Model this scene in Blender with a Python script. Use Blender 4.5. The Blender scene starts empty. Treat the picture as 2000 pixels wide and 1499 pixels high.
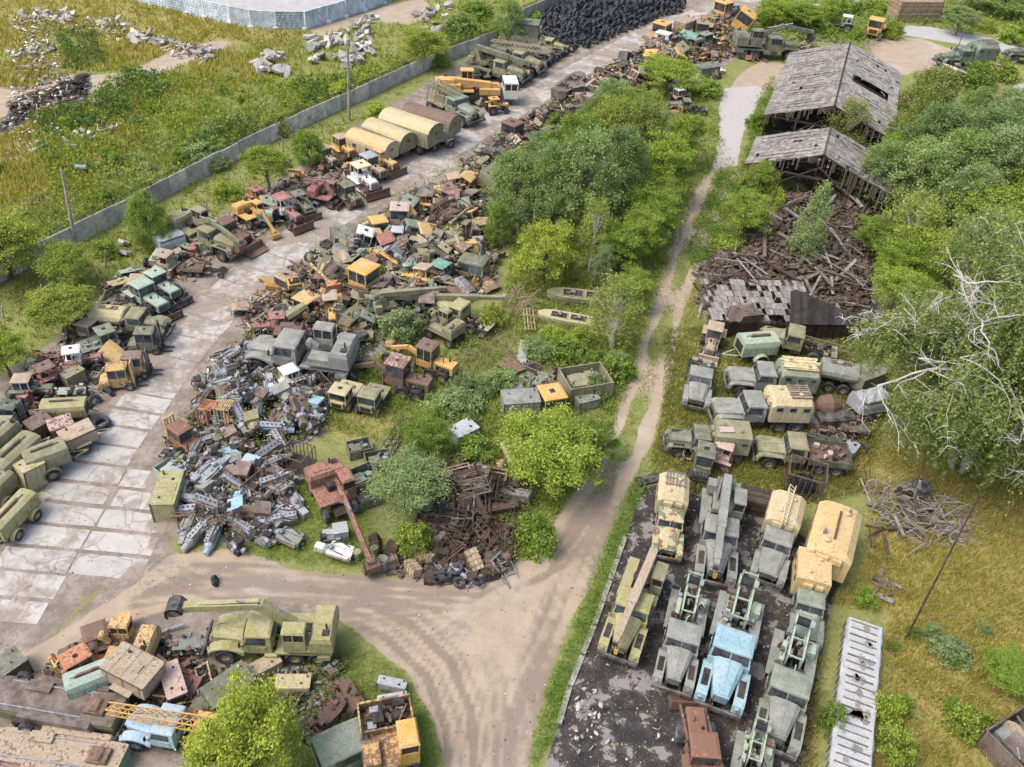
import bpy, math, random
import numpy as np
from mathutils import Vector, Matrix, Euler
C=bpy.context.scene.collection
rng=random.Random(7); nr=np.random.default_rng(5)
# ---------------- camera, light, exposure ----------------
F_=1700.;H=41.;PITCH=math.radians(39);ROLL=math.atan(170/2100)
fw=np.array([0,math.cos(PITCH),-math.sin(PITCH)]);r0=np.array([1.,0,0]);d0=np.array([0,-math.sin(PITCH),-math.cos(PITCH)])
R_=math.cos(ROLL)*r0-math.sin(ROLL)*d0;D_=math.sin(ROLL)*r0+math.cos(ROLL)*d0
O_=np.array([0,0,H])
def at(u,v,z=0):
    d=fw*F_+R_*(u-1000)+D_*(v-749.5);t=(z-H)/d[2];p=O_+d*t
    return Vector((p[0],p[1],z))
def prj(P):
    q=np.asarray(P,float)-O_;w=np.maximum(q@fw,1.0)
    return 1000+F_*(q@R_)/w,749.5+F_*(q@D_)/w
def height(bx,by,ty):                      # height of an upright thing from its base and the row of its top
    g=np.array(at(bx,by));lo,hi=0.,40.
    for _ in range(30):
        m=(lo+hi)/2
        if prj(g+np.array([0,0,m]))[1]>ty: lo=m
        else: hi=m
    return lo
cam=bpy.data.cameras.new('camera');co=bpy.data.objects.new('camera',cam);C.objects.link(co)
cam.sensor_width=36;cam.lens=36*F_/2000;cam.clip_end=5000;cam.clip_start=.5
M=Matrix(((R_[0],-D_[0],-fw[0],0),(R_[1],-D_[1],-fw[1],0),(R_[2],-D_[2],-fw[2],H),(0,0,0,1)))
co.matrix_world=M;bpy.context.scene.camera=co
SUN_EL=math.radians(58);SUN_AZ=math.radians(-112)   # light comes from the left, through thin cloud
w=bpy.data.worlds.new('World');bpy.context.scene.world=w;w.use_nodes=True
nt=w.node_tree;bg=nt.nodes['Background'];sky=nt.nodes.new('ShaderNodeTexSky');sky.sky_type='NISHITA';sky.sun_disc=False
sky.sun_elevation=SUN_EL;sky.sun_rotation=SUN_AZ;sky.air_density=1.;sky.dust_density=4.;sky.ozone_density=.4
nt.links.new(sky.outputs[0],bg.inputs[0]);bg.inputs[1].default_value=.15
sl=bpy.data.lights.new('sun','SUN');sl.energy=1.05;sl.angle=math.radians(26);sl.color=(1,.97,.93)
so=bpy.data.objects.new('sun',sl);C.objects.link(so)
sd=Vector((math.sin(SUN_AZ)*math.cos(SUN_EL),math.cos(SUN_AZ)*math.cos(SUN_EL),math.sin(SUN_EL)))
so.rotation_euler=sd.to_track_quat('Z','Y').to_euler();so.location=(0,0,100)
vs=bpy.context.scene.view_settings;vs.view_transform='Standard';vs.look='None';vs.gamma=1;vs.use_curve_mapping=False;vs.exposure=.98
# ---------------- colours and materials ----------------
def lin(h):
    h=h.lstrip('#');v=[int(h[i:i+2],16)/255 for i in(0,2,4)]
    return tuple(((x+.055)/1.055)**2.4 if x>.04045 else x/12.92 for x in v)
COL={k:lin(v) for k,v in dict(olive='7f7b58',dkolive='626650',green='737e6b',ltgreen='98a98f',mint='96a898',teal='5f8f80',grey='7d8078',steel='959a9e',ylw='c99d4e',gold='bf9f62',cream='d0c196',kyel='b9aa82',kor='c2a670',rust='6c574b',red='8f5a4e',orange='b8744a',ored='9c6a57',blue='86a8b2',ltblue='9ab4c4',white='cfd0ca',pink='b89e92',tan='a29078',brown='5a4d44',dark='2b2b2b',black='161616',gwhite='a9adb0',lime='97925f',grn2='5c6b56',camo='b0a479',wood='75695c',woodg='8f8b86',woodd='544a42',conc='a5a29c',dkgreen='4c5647').items()}
def col(s,a=.35):
    if ':' in s: s,a=s.split(':');a=float(a)
    return (*COL[s],a)
def newmat(n):
    m=bpy.data.materials.new(n);m.use_nodes=True;t=m.node_tree;t.nodes.clear()
    return m,t,lambda k,**kw:mk(t,k,**kw)
def mk(t,k,**kw):
    n=t.nodes.new('ShaderNode'+k)
    for a,b in kw.items():
        if a[0]=='i': n.inputs[int(a[1:])].default_value=b
        else: setattr(n,a,b)
    return n
def mixc(t,f,a,b,mode='MIX'):
    n=t.nodes.new('ShaderNodeMix');n.data_type='RGBA';n.blend_type=mode
    for s,x in((0,f),(6,a),(7,b)):
        if hasattr(x,'bl_idname') or isinstance(x,bpy.types.NodeSocket): t.links.new(x,n.inputs[s])
        else: n.inputs[s].default_value=x if s==0 else (*x[:3],1)
    return n.outputs[2]
def ramp(t,x,a,b,lo=0.,hi=1.):
    n=t.nodes.new('ShaderNodeMapRange');n.interpolation_type='SMOOTHSTEP';t.links.new(x,n.inputs[0])
    for i,v in((1,a),(2,b)):
        if isinstance(v,bpy.types.NodeSocket): t.links.new(v,n.inputs[i])
        else: n.inputs[i].default_value=v
    n.inputs[3].default_value=lo;n.inputs[4].default_value=hi
    return n.outputs[0]
def noise(t,co,s,d=5,r=.6):
    n=mk(t,'TexNoise');n.inputs['Scale'].default_value=s;n.inputs['Detail'].default_value=d;n.inputs['Roughness'].default_value=r
    t.links.new(co,n.inputs['Vector']);return n.outputs['Fac']
def mth(t,op,a,b=0.):
    n=mk(t,'Math',operation=op)
    for i,x in enumerate((a,b)):
        if isinstance(x,bpy.types.NodeSocket): t.links.new(x,n.inputs[i])
        else: n.inputs[i].default_value=x
    return n.outputs[0]
def ocoord(t):
    tc=mk(t,'TexCoord');oi=mk(t,'ObjectInfo');a=mk(t,'VectorMath',operation='ADD');s=mk(t,'VectorMath',operation='SCALE')
    cb=mk(t,'CombineXYZ');t.links.new(oi.outputs['Random'],cb.inputs[0]);t.links.new(oi.outputs['Random'],cb.inputs[1])
    t.links.new(cb.outputs[0],s.inputs[0]);s.inputs['Scale'].default_value=57.
    t.links.new(tc.outputs['Object'],a.inputs[0]);t.links.new(s.outputs[0],a.inputs[1]);return a.outputs[0],oi
MAT={}
def out(t,sh): o=mk(t,'OutputMaterial');t.links.new(sh,o.inputs[0])
def prin(t,c,rough=.7,spec=.3,metal=0.,bump=None):
    p=mk(t,'BsdfPrincipled')
    for k,v in(('Base Color',c),('Roughness',rough)):
        if isinstance(v,bpy.types.NodeSocket): t.links.new(v,p.inputs[k])
        else: p.inputs[k].default_value=v if k!='Base Color' else (*v[:3],1)
    p.inputs['Specular IOR Level'].default_value=spec;p.inputs['Metallic'].default_value=metal
    if bump is not None:
        b=mk(t,'Bump');b.inputs['Strength'].default_value=.6;b.inputs['Distance'].default_value=.05;t.links.new(bump,b.inputs['Height']);t.links.new(b.outputs[0],p.inputs['Normal'])
    return p.outputs[0]
def m_paint(name,camo=False):
    m,t,n=newmat(name);oc,oi=ocoord(t)
    base=oi.outputs['Color']
    if camo:
        z=noise(t,oc,1.1,2,.5)
        base=mixc(t,ramp(t,z,.53,.56),base,lin('56694a'))
        base=mixc(t,ramp(t,noise(t,oc,1.7,2,.5),.58,.6),base,lin('7c4c38'))
    a=noise(t,oc,1.5,7,.7);b=noise(t,oc,6.,7,.7);g=noise(t,oc,19.,4,.7)
    c=mixc(t,ramp(t,a,.35,.7),base,mixc(t,.3,base,(.6,.57,.52)))          # chalky faded paint
    c=mixc(t,ramp(t,b,.5,.72,0,.6),c,mixc(t,1.,base,(.42,.36,.3),'MULTIPLY'))   # grime
    c=mixc(t,ramp(t,g,.52,.66,0,.55),c,(.075,.06,.045))
    sc_=mk(t,'Mapping');sc_.inputs['Scale'].default_value=(5.,5.,.55);t.links.new(oc,sc_.inputs[0]);st=noise(t,sc_.outputs[0],1.6,4,.7)
    c=mixc(t,ramp(t,st,.52,.68,0,.5),c,mixc(t,1.,base,(.35,.29,.23),'MULTIPLY'))
    rn=mth(t,'ADD',mth(t,'MULTIPLY',a,.55),mth(t,'MULTIPLY',b,.5))
    th=mth(t,'SUBTRACT',.8,mth(t,'MULTIPLY',oi.outputs['Alpha'],.42))
    th2=mth(t,'ADD',th,.06)
    rc=mixc(t,g,(.085,.05,.038),(.23,.135,.095))
    c=mixc(t,ramp(t,rn,th,th2,0,.9),c,rc)
    out(t,prin(t,c,.72,.25,bump=b));MAT[name]=m
m_paint('paint');m_paint('camo',True)
def m_simple(name,c1,c2,s=4.,rough=.8,spec=.25,metal=0.,ob=False,bump=True):
    m,t,n=newmat(name);oc,oi=ocoord(t)
    f=noise(t,oc,s,6,.7);g=noise(t,oc,s*5,4,.7)
    c=mixc(t,ramp(t,f,.32,.68),c1,c2)
    ge=mk(t,'NewGeometry')
    if ob:
        c=mixc(t,1.,mixc(t,ramp(t,f,.3,.7),(.6,.59,.58),(1.12,1.1,1.08)),oi.outputs['Color'],'MULTIPLY')
        if name=='wood':c=mixc(t,1.,c,mixc(t,ge.outputs['Random Per Island'],(.72,.71,.7),(1.22,1.22,1.22)),'MULTIPLY')
    c=mixc(t,ramp(t,g,.5,.7,0,.55),c,mixc(t,1.,c,(.35,.32,.3),'MULTIPLY'))
    c=mixc(t,1.,c,mixc(t,oi.outputs['Random'],(.75,.75,.75),(1.2,1.2,1.2)),'MULTIPLY')
    out(t,prin(t,c,rough,spec,metal,bump=g if bump else None));MAT[name]=m
m_simple('rubber',(.022,.024,.028),(.085,.088,.098),3.,.85)
m_simple('glass',(.012,.015,.018),(.09,.10,.11),1.2,.12,.6,bump=False)
m_simple('dark',(.02,.019,.018),(.075,.06,.05),3.,.8)
m_simple('rust',(.10,.065,.05),(.22,.145,.11),3.,.9)
m_simple('metal',(.19,.2,.215),(.38,.4,.425),5.,.5,.4,.25)
m_simple('wood',(.3,.27,.24),(.16,.13,.11),2.5,.9,.1,ob=True)
m_simple('concrete',(.5,.48,.45),(.36,.35,.32),.9,.9,.2,ob=True)
m_simple('bark',(.10,.08,.06),(.2,.17,.13),4.,.95,.1)
m_simple('white_bark',(.62,.6,.57),(.45,.42,.4),2.,.9,.1)
m_simple('cable',(.012,.012,.013),(.05,.05,.055),6.,.7)
def m_leaf(name):
    m,t,n=newmat(name);oc,oi=ocoord(t);ge=mk(t,'NewGeometry')
    f=noise(t,oc,.9,3,.6)
    c=mixc(t,1.,oi.outputs['Color'],mixc(t,f,(.66,.72,.64),(1.7,1.62,1.45)),'MULTIPLY')
    c=mixc(t,1.,c,mixc(t,ge.outputs['Random Per Island'],(.6,.64,.62),(1.4,1.32,1.25)),'MULTIPLY')
    d=mk(t,'BsdfDiffuse');tr=mk(t,'BsdfTranslucent');mx=mk(t,'MixShader');mx.inputs[0].default_value=.38
    t.links.new(c,d.inputs[0]);t.links.new(c,tr.inputs[0]);t.links.new(d.outputs[0],mx.inputs[1]);t.links.new(tr.outputs[0],mx.inputs[2]);out(t,mx.outputs[0]);MAT[name]=m
m_leaf('leaf')
m,t,n=newmat('debris');oc,oi=ocoord(t);ge=mk(t,'NewGeometry');cr=mk(t,'ValToRGB');t.links.new(ge.outputs['Random Per Island'],cr.inputs[0]);cr.color_ramp.interpolation='CONSTANT'
for i_,h_ in enumerate(('463b34','5c4a3e','77706a','6f7058','3a3836','8b8a84','64524a','8a7f68','5c6450','a9a8a2','54483f')):
    e_=cr.color_ramp.elements[i_] if i_<2 else cr.color_ramp.elements.new(i_/11);e_.position=i_/11;e_.color=(*lin(h_),1)
c=mixc(t,1.,cr.outputs[0],mixc(t,noise(t,oc,9.,4,.7),(.55,.5,.46),(1.25,1.2,1.15)),'MULTIPLY');c=mixc(t,1.,c,oi.outputs['Color'],'MULTIPLY');out(t,prin(t,c,.8,.25));MAT['debris']=m
# ---------------- mesh builder ----------------
class MB:
    def __init__(s): s.v=[];s.f=[];s.m=[];s.mats=[]
    def mi(s,m):
        if m not in s.mats:s.mats.append(m)
        return s.mats.index(m)
    def add(s,v,f,m='paint'):
        o=len(s.v);k=s.mi(m);s.v+=[tuple(p) for p in v]
        for q in f:s.f.append(tuple(i+o for i in q));s.m.append(k)
    def hexa(s,a,b,m='paint'):           # two quads of four points, bottom and top
        s.add(list(a)+list(b),[(3,2,1,0),(4,5,6,7),(0,1,5,4),(1,2,6,5),(2,3,7,6),(3,0,4,7)],m)
    def box(s,x0,x1,y0,y1,z0,z1,m='paint',tx0=0,tx1=0,ty=0):
        s.hexa([(x0,y0,z0),(x1,y0,z0),(x1,y1,z0),(x0,y1,z0)],[(x0+tx0,y0+ty,z1),(x1-tx1,y0+ty,z1),(x1-tx1,y1-ty,z1),(x0+tx0,y1-ty,z1)],m)
    def prism(s,pts,a0,a1,ax='y',m='paint'):
        n=len(pts)
        g=(lambda p,a:(p[0],a,p[1])) if ax=='y' else (lambda p,a:(a,p[0],p[1])) if ax=='x' else (lambda p,a:(p[0],p[1],a))
        v=[g(p,a0) for p in pts]+[g(p,a1) for p in pts]
        s.add(v,[tuple(range(n))[::-1],tuple(range(n,2*n))]+[(i,(i+1)%n,n+(i+1)%n,n+i) for i in range(n)],m)
    def loft(s,rings,m='paint',cap=True):
        n=len(rings[0]);v=[p for r in rings for p in r];f=[]
        for k in range(len(rings)-1):
            f+=[(k*n+i,k*n+(i+1)%n,(k+1)*n+(i+1)%n,(k+1)*n+i) for i in range(n)]
        if cap:f+=[tuple(range(n))[::-1],tuple(range((len(rings)-1)*n,len(rings)*n))]
        s.add(v,f,m)
    def cyl(s,p0,p1,r0,r1=None,n=8,m='paint',cap=True):
        p0=Vector(p0);p1=Vector(p1);d=(p1-p0)
        if d.length<1e-6:return
        d.normalize();a=d.orthogonal().normalized();b=d.cross(a);r1=r0 if r1 is None else r1
        s.loft([[p0+(a*math.cos(6.2832*i/n)+b*math.sin(6.2832*i/n))*r0 for i in range(n)],[p1+(a*math.cos(6.2832*i/n)+b*math.sin(6.2832*i/n))*r1 for i in range(n)]],m,cap)
    def tube(s,pts,r,n=5,m='paint',r1=None):
        k=len(pts)-1
        for i in range(k):
            a=r if r1 is None else r+(r1-r)*i/k;b=r if r1 is None else r+(r1-r)*(i+1)/k
            s.cyl(pts[i],pts[i+1],a,b,n,m)
    def bar(s,p0,p1,w,h=None,m='paint'):
        p0=Vector(p0);p1=Vector(p1);h=h or w;d=(p1-p0)
        if d.length<1e-6:return
        d.normalize();up=Vector((0,0,1)) if abs(d.z)<.95 else Vector((1,0,0));a=d.cross(up).normalized()*w/2;b=a.cross(d).normalized()*h/2
        s.hexa([p0-a-b,p0+a-b,p0+a+b,p0-a+b],[p1-a-b,p1+a-b,p1+a+b,p1-a+b],m)
    def lattice(s,p0,p1,w0,w1,n,r=.04,m='paint'):
        p0=Vector(p0);p1=Vector(p1);d=(p1-p0).normalized();a=d.cross(Vector((0,0,1))).normalized();b=a.cross(d).normalized()
        P=[]
        for k in range(n+1):
            q=p0.lerp(p1,k/n);e=(w0+(w1-w0)*k/n)/2
            P.append([q+a*e*x+b*e*y for x,y in((-1,-1),(1,-1),(1,1),(-1,1))])
        for j in range(4):
            s.bar(P[0][j],P[n][j],r*1.5,m=m)
            for k in range(n):
                s.bar(P[k][j],P[k+1][(j+1)%4],r,m=m)
    def lathe(s,prof,axis='y',n=20,c=(0,0,0),m='rubber',notch=None,closed=True):
        R=[]
        for i in range(n):
            t=6.28318*i/n;row=[]
            for k,(r,a) in enumerate(prof):
                if notch and k in notch and i%2:r*=notch[k]
                x,z=r*math.cos(t),r*math.sin(t)
                row.append((c[0]+x,c[1]+a,c[2]+z) if axis=='y' else (c[0]+x,c[1]+z,c[2]+a) if axis=='z' else (c[0]+a,c[1]+x,c[2]+z))
            R.append(row)
        R.append(R[0]);s.loft(R,m,False) if closed else s._open(R,m)
    def _open(s,R,m):
        n=len(R[0]);v=[p for r in R for p in r];s.add(v,[(k*n+i,k*n+i+1,(k+1)*n+i+1,(k+1)*n+i) for k in range(len(R)-1) for i in range(n-1)],m)
    def mesh(s,name,smooth=False):
        me=bpy.data.meshes.new(name);me.from_pydata(s.v,[],s.f)
        for k in s.mats:me.materials.append(MAT[k])
        me.polygons.foreach_set('material_index',s.m)
        if smooth:me.polygons.foreach_set('use_smooth',[True]*len(s.f))
        me.update();return me
CACHE={}
def mesh_of(key,fn,name,smooth=False):
    if key not in CACHE:
        b=MB();fn(b);CACHE[key]=b.mesh(name,smooth)
    return CACHE[key]
def P(par,name,key,fn,c=(.3,.3,.3,.3),loc=(0,0,0),rot=(0,0,0),label=None,sc=None,smooth=False):
    o=bpy.data.objects.new(name,mesh_of(key,fn,name,smooth));C.objects.link(o);o.color=c;o.parent=par;o.location=loc;o.rotation_euler=rot
    if sc:o.scale=sc if isinstance(sc,tuple) else (sc,)*3
    if label:o['label']=label
    return o
def thing(name,label,cat,loc,rz=0,sc=1,group=None,rot=None):
    o=bpy.data.objects.new(name,None);C.objects.link(o);o.empty_display_size=.3;o.location=loc
    o.rotation_euler=rot or (0,0,rz);o.scale=(sc,)*3;o['label']=label;o['category']=cat
    if group:o['group']=group
    return o
def tag(o,label,cat,group=None,kind=None):
    if kind:o['kind']=kind
    if label:o['label']=label
    if cat:o['category']=cat
    if group:o['group']=group
    return o
# ---------------- wheels ----------------
def f_tyre(r,w,ri):
    def f(b):
        b.lathe([(ri,-w*.36),(r*.86,-w*.5),(r*.97,-w*.42),(r,-w*.2),(r,w*.2),(r*.97,w*.42),(r*.86,w*.5),(ri,w*.36)],'y',24,notch={2:.95,3:.965,4:.965,5:.95})
    return f
def f_rim(ri,w):
    def f(b):
        b.lathe([(ri*1.04,-w*.34),(ri*1.04,w*.34),(ri*.8,w*.3),(ri*.7,w*.1),(ri*.3,w*.16),(.02,w*.16),(.02,-w*.16),(ri*.3,-w*.16),(ri*.7,-w*.1),(ri*.8,-w*.3)],'y',14,m='paint')
    return f
def wheel(r,x,y,rad=.56,w=.36,c=(.1,.1,.1,.5),z=None,ri=None,rot=(0,0,0)):
    ri=ri or rad*.5
    o=P(r,'wheel',f'ty{rad}{w}{ri}',f_tyre(rad,w,ri),c,(x,y,rad if z is None else z),rot,smooth=False)
    P(o,'rim',f'ri{ri}{w}',f_rim(ri,w),c)
    return o
def pane(b,q,m='glass'): b.add(q,[(0,1,2,3)],m)
def slab4(b,q,nrm,t=.02,m='glass'):                    # thin window slab standing proud of its wall
    n=Vector(nrm)*t;q=[Vector(p) for p in q];b.hexa([p-n for p in q],[p+n for p in q],m)
# ---------------- army truck ----------------
def cabin(r,c,key='z',x0=-.3,x1=1.35,w=1.05,z0=1.0,zb=1.72,zt=2.42,roofc=None):
    rs=.12
    def f(b):
        b.box(x0,x1,-w,w,z0,zb)
        # pillars and roof rather than a closed block, glazed with separate panes
        fx=x1-.28
        b.hexa([(x0,-w,zb),(fx+.2,-w,zb),(fx+.2,w,zb),(x0,w,zb)],[(x0+.06,-w+.1,zt-.1),(fx-.02,-w+.1,zt-.1),(fx-.02,w-.1,zt-.1),(x0+.06,w-.1,zt-.1)])
        b.loft([[(x0-.02,-w+.04,zt-.1),(fx+.06,-w+.04,zt-.1),(fx+.1,0,zt-.1),(fx+.06,w-.04,zt-.1),(x0-.02,w-.04,zt-.1)],
                [(x0,-w+.06,zt),(fx+.04,-w+.06,zt),(fx+.08,0,zt),(fx+.04,w-.06,zt),(x0,w-.06,zt)],
                [(x0+.15,-w+.3,zt+.07),(fx-.15,-w+.3,zt+.07),(fx-.1,0,zt+.07),(fx-.15,w-.3,zt+.07),(x0+.15,w-.3,zt+.07)]])
        b.box(x0+.3,x0+.75,-w-.03,-w,z0+.1,zb-.12);b.box(x0+.3,x0+.75,w,w+.03,z0+.1,zb-.12)
    o=P(r,'cab','cab'+key,f,roofc or c)
    fx=x1-.28
    for s in(-1,1):
        P(o,'windscreen',f'ws{key}{s}',lambda b,s=s:slab4(b,[(fx+.19,s*.04,zb+.05),(fx+.19,s*(w-.12),zb+.05),(fx-.01,s*(w-.17),zt-.14),(fx-.01,s*.04,zt-.14)],(.95,0,.3),.025),c)
        P(o,'side_window',f'sw{key}{s}',lambda b,s=s:slab4(b,[(x0+.3,s*(w-.01),zb+.05),(fx+.08,s*(w-.01),zb+.05),(fx-.08,s*(w-.09),zt-.16),(x0+.3,s*(w-.09),zt-.16)],(0,s,.15),.022),c)
        P(o,'door_handle',f'dh{key}{s}',lambda b,s=s:b.box(x0+.35,x0+.5,s*w+(.0 if s>0 else -.06),s*w+(.06 if s>0 else 0),zb-.2,zb-.15,'metal'),c)
        P(o,'mirror',f'mi{key}{s}',lambda b,s=s:(b.bar((x1-.2,s*w,zb-.05),(x1,s*(w+.28),zb+.25),.03,m='dark'),b.box(x1-.04,x1+.02,s*(w+.2)-.08,s*(w+.2)+.1,zb+.15,zb+.5,'dark')),c)
    P(o,'rear_window',f'rw{key}',lambda b:slab4(b,[(x0+.0,-.5,zb+.12),(x0+.0,.5,zb+.12),(x0+.035,.5,zt-.22),(x0+.035,-.5,zt-.22)],(-1,0,.08),.025),c)
    return o
def front(r,c,st,hc=None):
    hc=hc or c;k=st
    wf,wb,zf,zb,xf=dict(zil=(.66,.85,1.62,1.86,3.25),ural=(.42,.78,1.72,1.98,3.2),round=(.36,.72,1.62,1.9,3.1))[st]
    def hood(b):
        R=[]
        for t in(0,.3,.65,.92,1.):
            x=1.33+(xf-1.33)*t;w_=wb+(wf-wb)*t;z=zb+(zf-zb)*t-(.10 if t==1 else 0);w_-=(.05 if t==1 else 0)
            R.append([(x,-w_,1.05),(x,-w_,z-.16),(x,-w_*.72,z),(x,0,z+.05),(x,w_*.72,z),(x,w_,z-.16),(x,w_,1.05)])
        b.loft(R)
        b.bar((1.4,0,zb+.06),(xf-.1,0,zf+.05),.05,.03)
    P(r,'hood','hood'+k,hood,hc)
    def grille(b):
        g=wf-.07
        b.box(xf,xf+.04,-g,g,1.02,zf-.2,'dark')
        for i in range(9):
            y=-g+.05+i*(2*g-.1)/8;b.box(xf+.04,xf+.075,y-.02,y+.02,1.02,zf-.2)
        b.box(xf,xf+.09,-g-.05,g+.05,zf-.2,zf-.13)
    P(r,'grille','gr'+k,grille,c)
    for s in(-1,1):
        def fend(b,s=s):
            a,e=(s*(wb-.14),s*1.2)
            y0,y1=min(a,e),max(a,e)
            if st=='round':
                pts=[(1.2,.95),(1.2,1.2),(1.55,1.32),(2.0,1.48),(2.45,1.5),(2.9,1.38),(3.2,1.12),(3.3,.85),(3.2,.85),(3.05,1.1),(2.8,1.28),(2.45,1.38),(2.0,1.36),(1.6,1.2),(1.35,.95)]
            else:
                pts=[(1.15,.98),(1.3,1.36),(1.5,1.46),(3.0,1.46),(3.3,1.3),(3.42,.85),(3.3,.85),(3.18,1.2),(2.95,1.36),(1.6,1.36),(1.42,1.25),(1.28,.98)]
            for i in range(len(pts)//2-0):
                pass
            n=len(pts);h=n//2
            for i in range(h-1 if n%2==0 else h-1):
                q=[pts[i],pts[i+1],pts[n-2-i],pts[n-1-i]]
                b.prism(q,y0,y1)
            if st!='round': b.box(1.9,2.9,y0+(.1 if s>0 else .12),y1-(.12 if s>0 else .1),1.463,1.475,'dark' if st=='ural' else 'paint')
        P(r,'fender',f'fe{k}{s}',fend,c)
        P(r,'headlight',f'hl{k}',lambda b:(b.cyl((0,0,0),(.1,0,0),.13,.13,10,'paint'),b.cyl((.1,0,0),(.12,0,0),.11,.11,10,'metal')),c,(3.34 if st!='round' else 3.15,s*.92 if st!='zil' else s*.98,1.1))
    def bump(b):
        b.box(3.5,3.62,-1.17,1.17,.68,.92);b.bar((3.2,-.42,.8),(3.5,-.42,.8),.1);b.bar((3.2,.42,.8),(3.5,.42,.8),.1)
        for y in(-.6,.6):b.box(3.62,3.74,y-.04,y+.04,.72,.88,'dark')
    P(r,'bumper','bump',bump,(.06,.06,.055,.4))
def chassis(r,x0=-3.5,c=(.1,.09,.08,.5)):
    def f(b):
        for s in(-1,1):b.box(x0,3.4,s*.42-.05,s*.42+.05,.82,1.04,'dark')
        for x in(x0+.1,-2.2,-1.2,.1,1.4,2.6):b.box(x-.06,x+.06,-.37,.37,.85,1.,'dark')
        b.cyl((-.35,-.75,.8),(.75,-.75,.8),.24,.24,10);b.box(-.3,.6,.5,1.0,.6,1.0,'dark')
        for x in(2.35,-1.5,-2.8):b.cyl((x,-.9,.56),(x,.9,.56),.1,.1,6,'dark');b.cyl((x,-.2,.56),(x,.2,.56),.22,.22,8,'dark')
        b.bar((-3.4,0,.95),(3.2,0,.9),.12,m='dark')
    P(r,'chassis',f'ch{x0}',f,c)
def wheels6(r,c):
    for x in(2.35,-1.5,-2.8):
        for s in(-1,1):wheel(r,x,s*.98,.58,.38,c)
def kungbody(r,c,o,x0=-3.65,x1=-.55,z0=1.2,z1=3.15,y=1.22,key='k'):
    flat=o.get('flat')
    def f(b):
        ch=.06 if flat else .42;zc=.05 if flat else .36
        pr=[(-y,z0),(y,z0),(y,z1-zc),(y-ch,z1-.03),(0,z1+.05),(-y+ch,z1-.03),(-y,z1-zc)]
        e=.02 if flat else .22
        def ring(x,s,dz):return [(x,p[0]*s,z0+(p[1]-z0)*dz) for p in pr]
        b.loft([ring(x0,.98,.86 if not flat else 1.),ring(x0+e,1,1),ring(x1-e,1,1),ring(x1,.98,.86 if not flat else 1.)])
        for x in np.linspace(x0+.5,x1-.5,5):
            b.box(x-.03,x+.03,-y-.018,-y,z0+.05,z1-zc);b.box(x-.03,x+.03,y,y+.018,z0+.05,z1-zc)
        b.box(x0+.1,x1-.1,-y+.1,y-.1,z0-.18,z0,'dark')
        for q in((x0+.9,.4),(x1-.8,-.35)):
            b.cyl((q[0],q[1],z1-.02),(q[0],q[1],z1+.14),.13,.1,8);b.cyl((q[0],q[1],z1+.14),(q[0],q[1],z1+.2),.2,.04,8)
        b.box(x1+.0,x1+.22,-.7,.0,z1-.75,z1-.4);b.box(x1,x1+.2,.25,.75,z1-.7,z1-.38)
    k=f'kb{key}{x0}{x1}{flat}{z1}'
    body=P(r,'box_body',k,f,c)
    xs=np.linspace(x0+.55,x1-.55,3)
    for s in(-1,1):
        for x in xs:
            P(body,'window',f'kw{s}{y}',lambda b,s=s:(b.box(-.22,.22,-.012,.012,-.16,.16,'glass'),b.box(-.26,.26,-.006,.006,-.2,.2,'metal')),c,(x,s*(y+.022),z1-.72))
    P(body,'rear_door',k+'d',lambda b:(b.box(x0-.03,x0+.0,-.4,.4,z0+.1,z1-.55),b.box(x0-.05,x0-.03,.2,.3,z0+.8,z0+.86,'metal')),c)
    if o.get('top')=='planks':
        def tp(b):
            q=random.Random(3)
            for i in range(9):
                yy=-.85+i*.2;b.box(x0+q.uniform(-.1,.4),x1-q.uniform(0,.3),yy,yy+.15,z1+.06+.02*(i%2),z1+.1+.02*(i%2),'wood')
        P(r,'roof_planks','tp'+k,tp,(*COL['cream'],0))
    if o.get('top')=='rack':
        def tr(b):
            for yy in(-.7,-.45,-.2,.1,.35,.7):b.box(x0+.15,x0+1.75,yy,yy+.1,z1+.06,z1+.13)
            for x in(x0+.2,x0+.9,x0+1.6):b.box(x,x+.06,-.8,.85,z1+.13,z1+.17)
        P(r,'roof_rack','tr'+k,tr,(*COL['wood'],.2))
    if o.get('top')=='ladder':
        P(r,'lattice_mast','ld'+k,lambda b:b.lattice((x0-.2,0,z1+.2),(x1+.5,0,z1+.12),.42,.26,11,.035),(*COL['cream'],.2))
    if o.get('top')=='pipe':
        P(r,'roof_pipe','pp'+k,lambda b:(b.cyl((x0+1.,.0,z1+.16),(x1-1.,0,z1+.16),.07,.07,6,'rust'),b.cyl((x0+.8,.5,z1),(x0+.8,.5,z1+.4),.1,.1,6,'metal'),b.cyl((x1-1.3,-.6,z1),(x1-1.3,-.6,z1+.4),.1,.1,6,'metal')),c)
    if o.get('top')=='patch':
        P(r,'loose_panel','pt'+k,lambda b:b.box(x1-1.5,x1-.2,.2,.9,z1+.07,z1+.12),(*COL['pink'],.3),rot=(0,0,.15))
    return body
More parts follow.
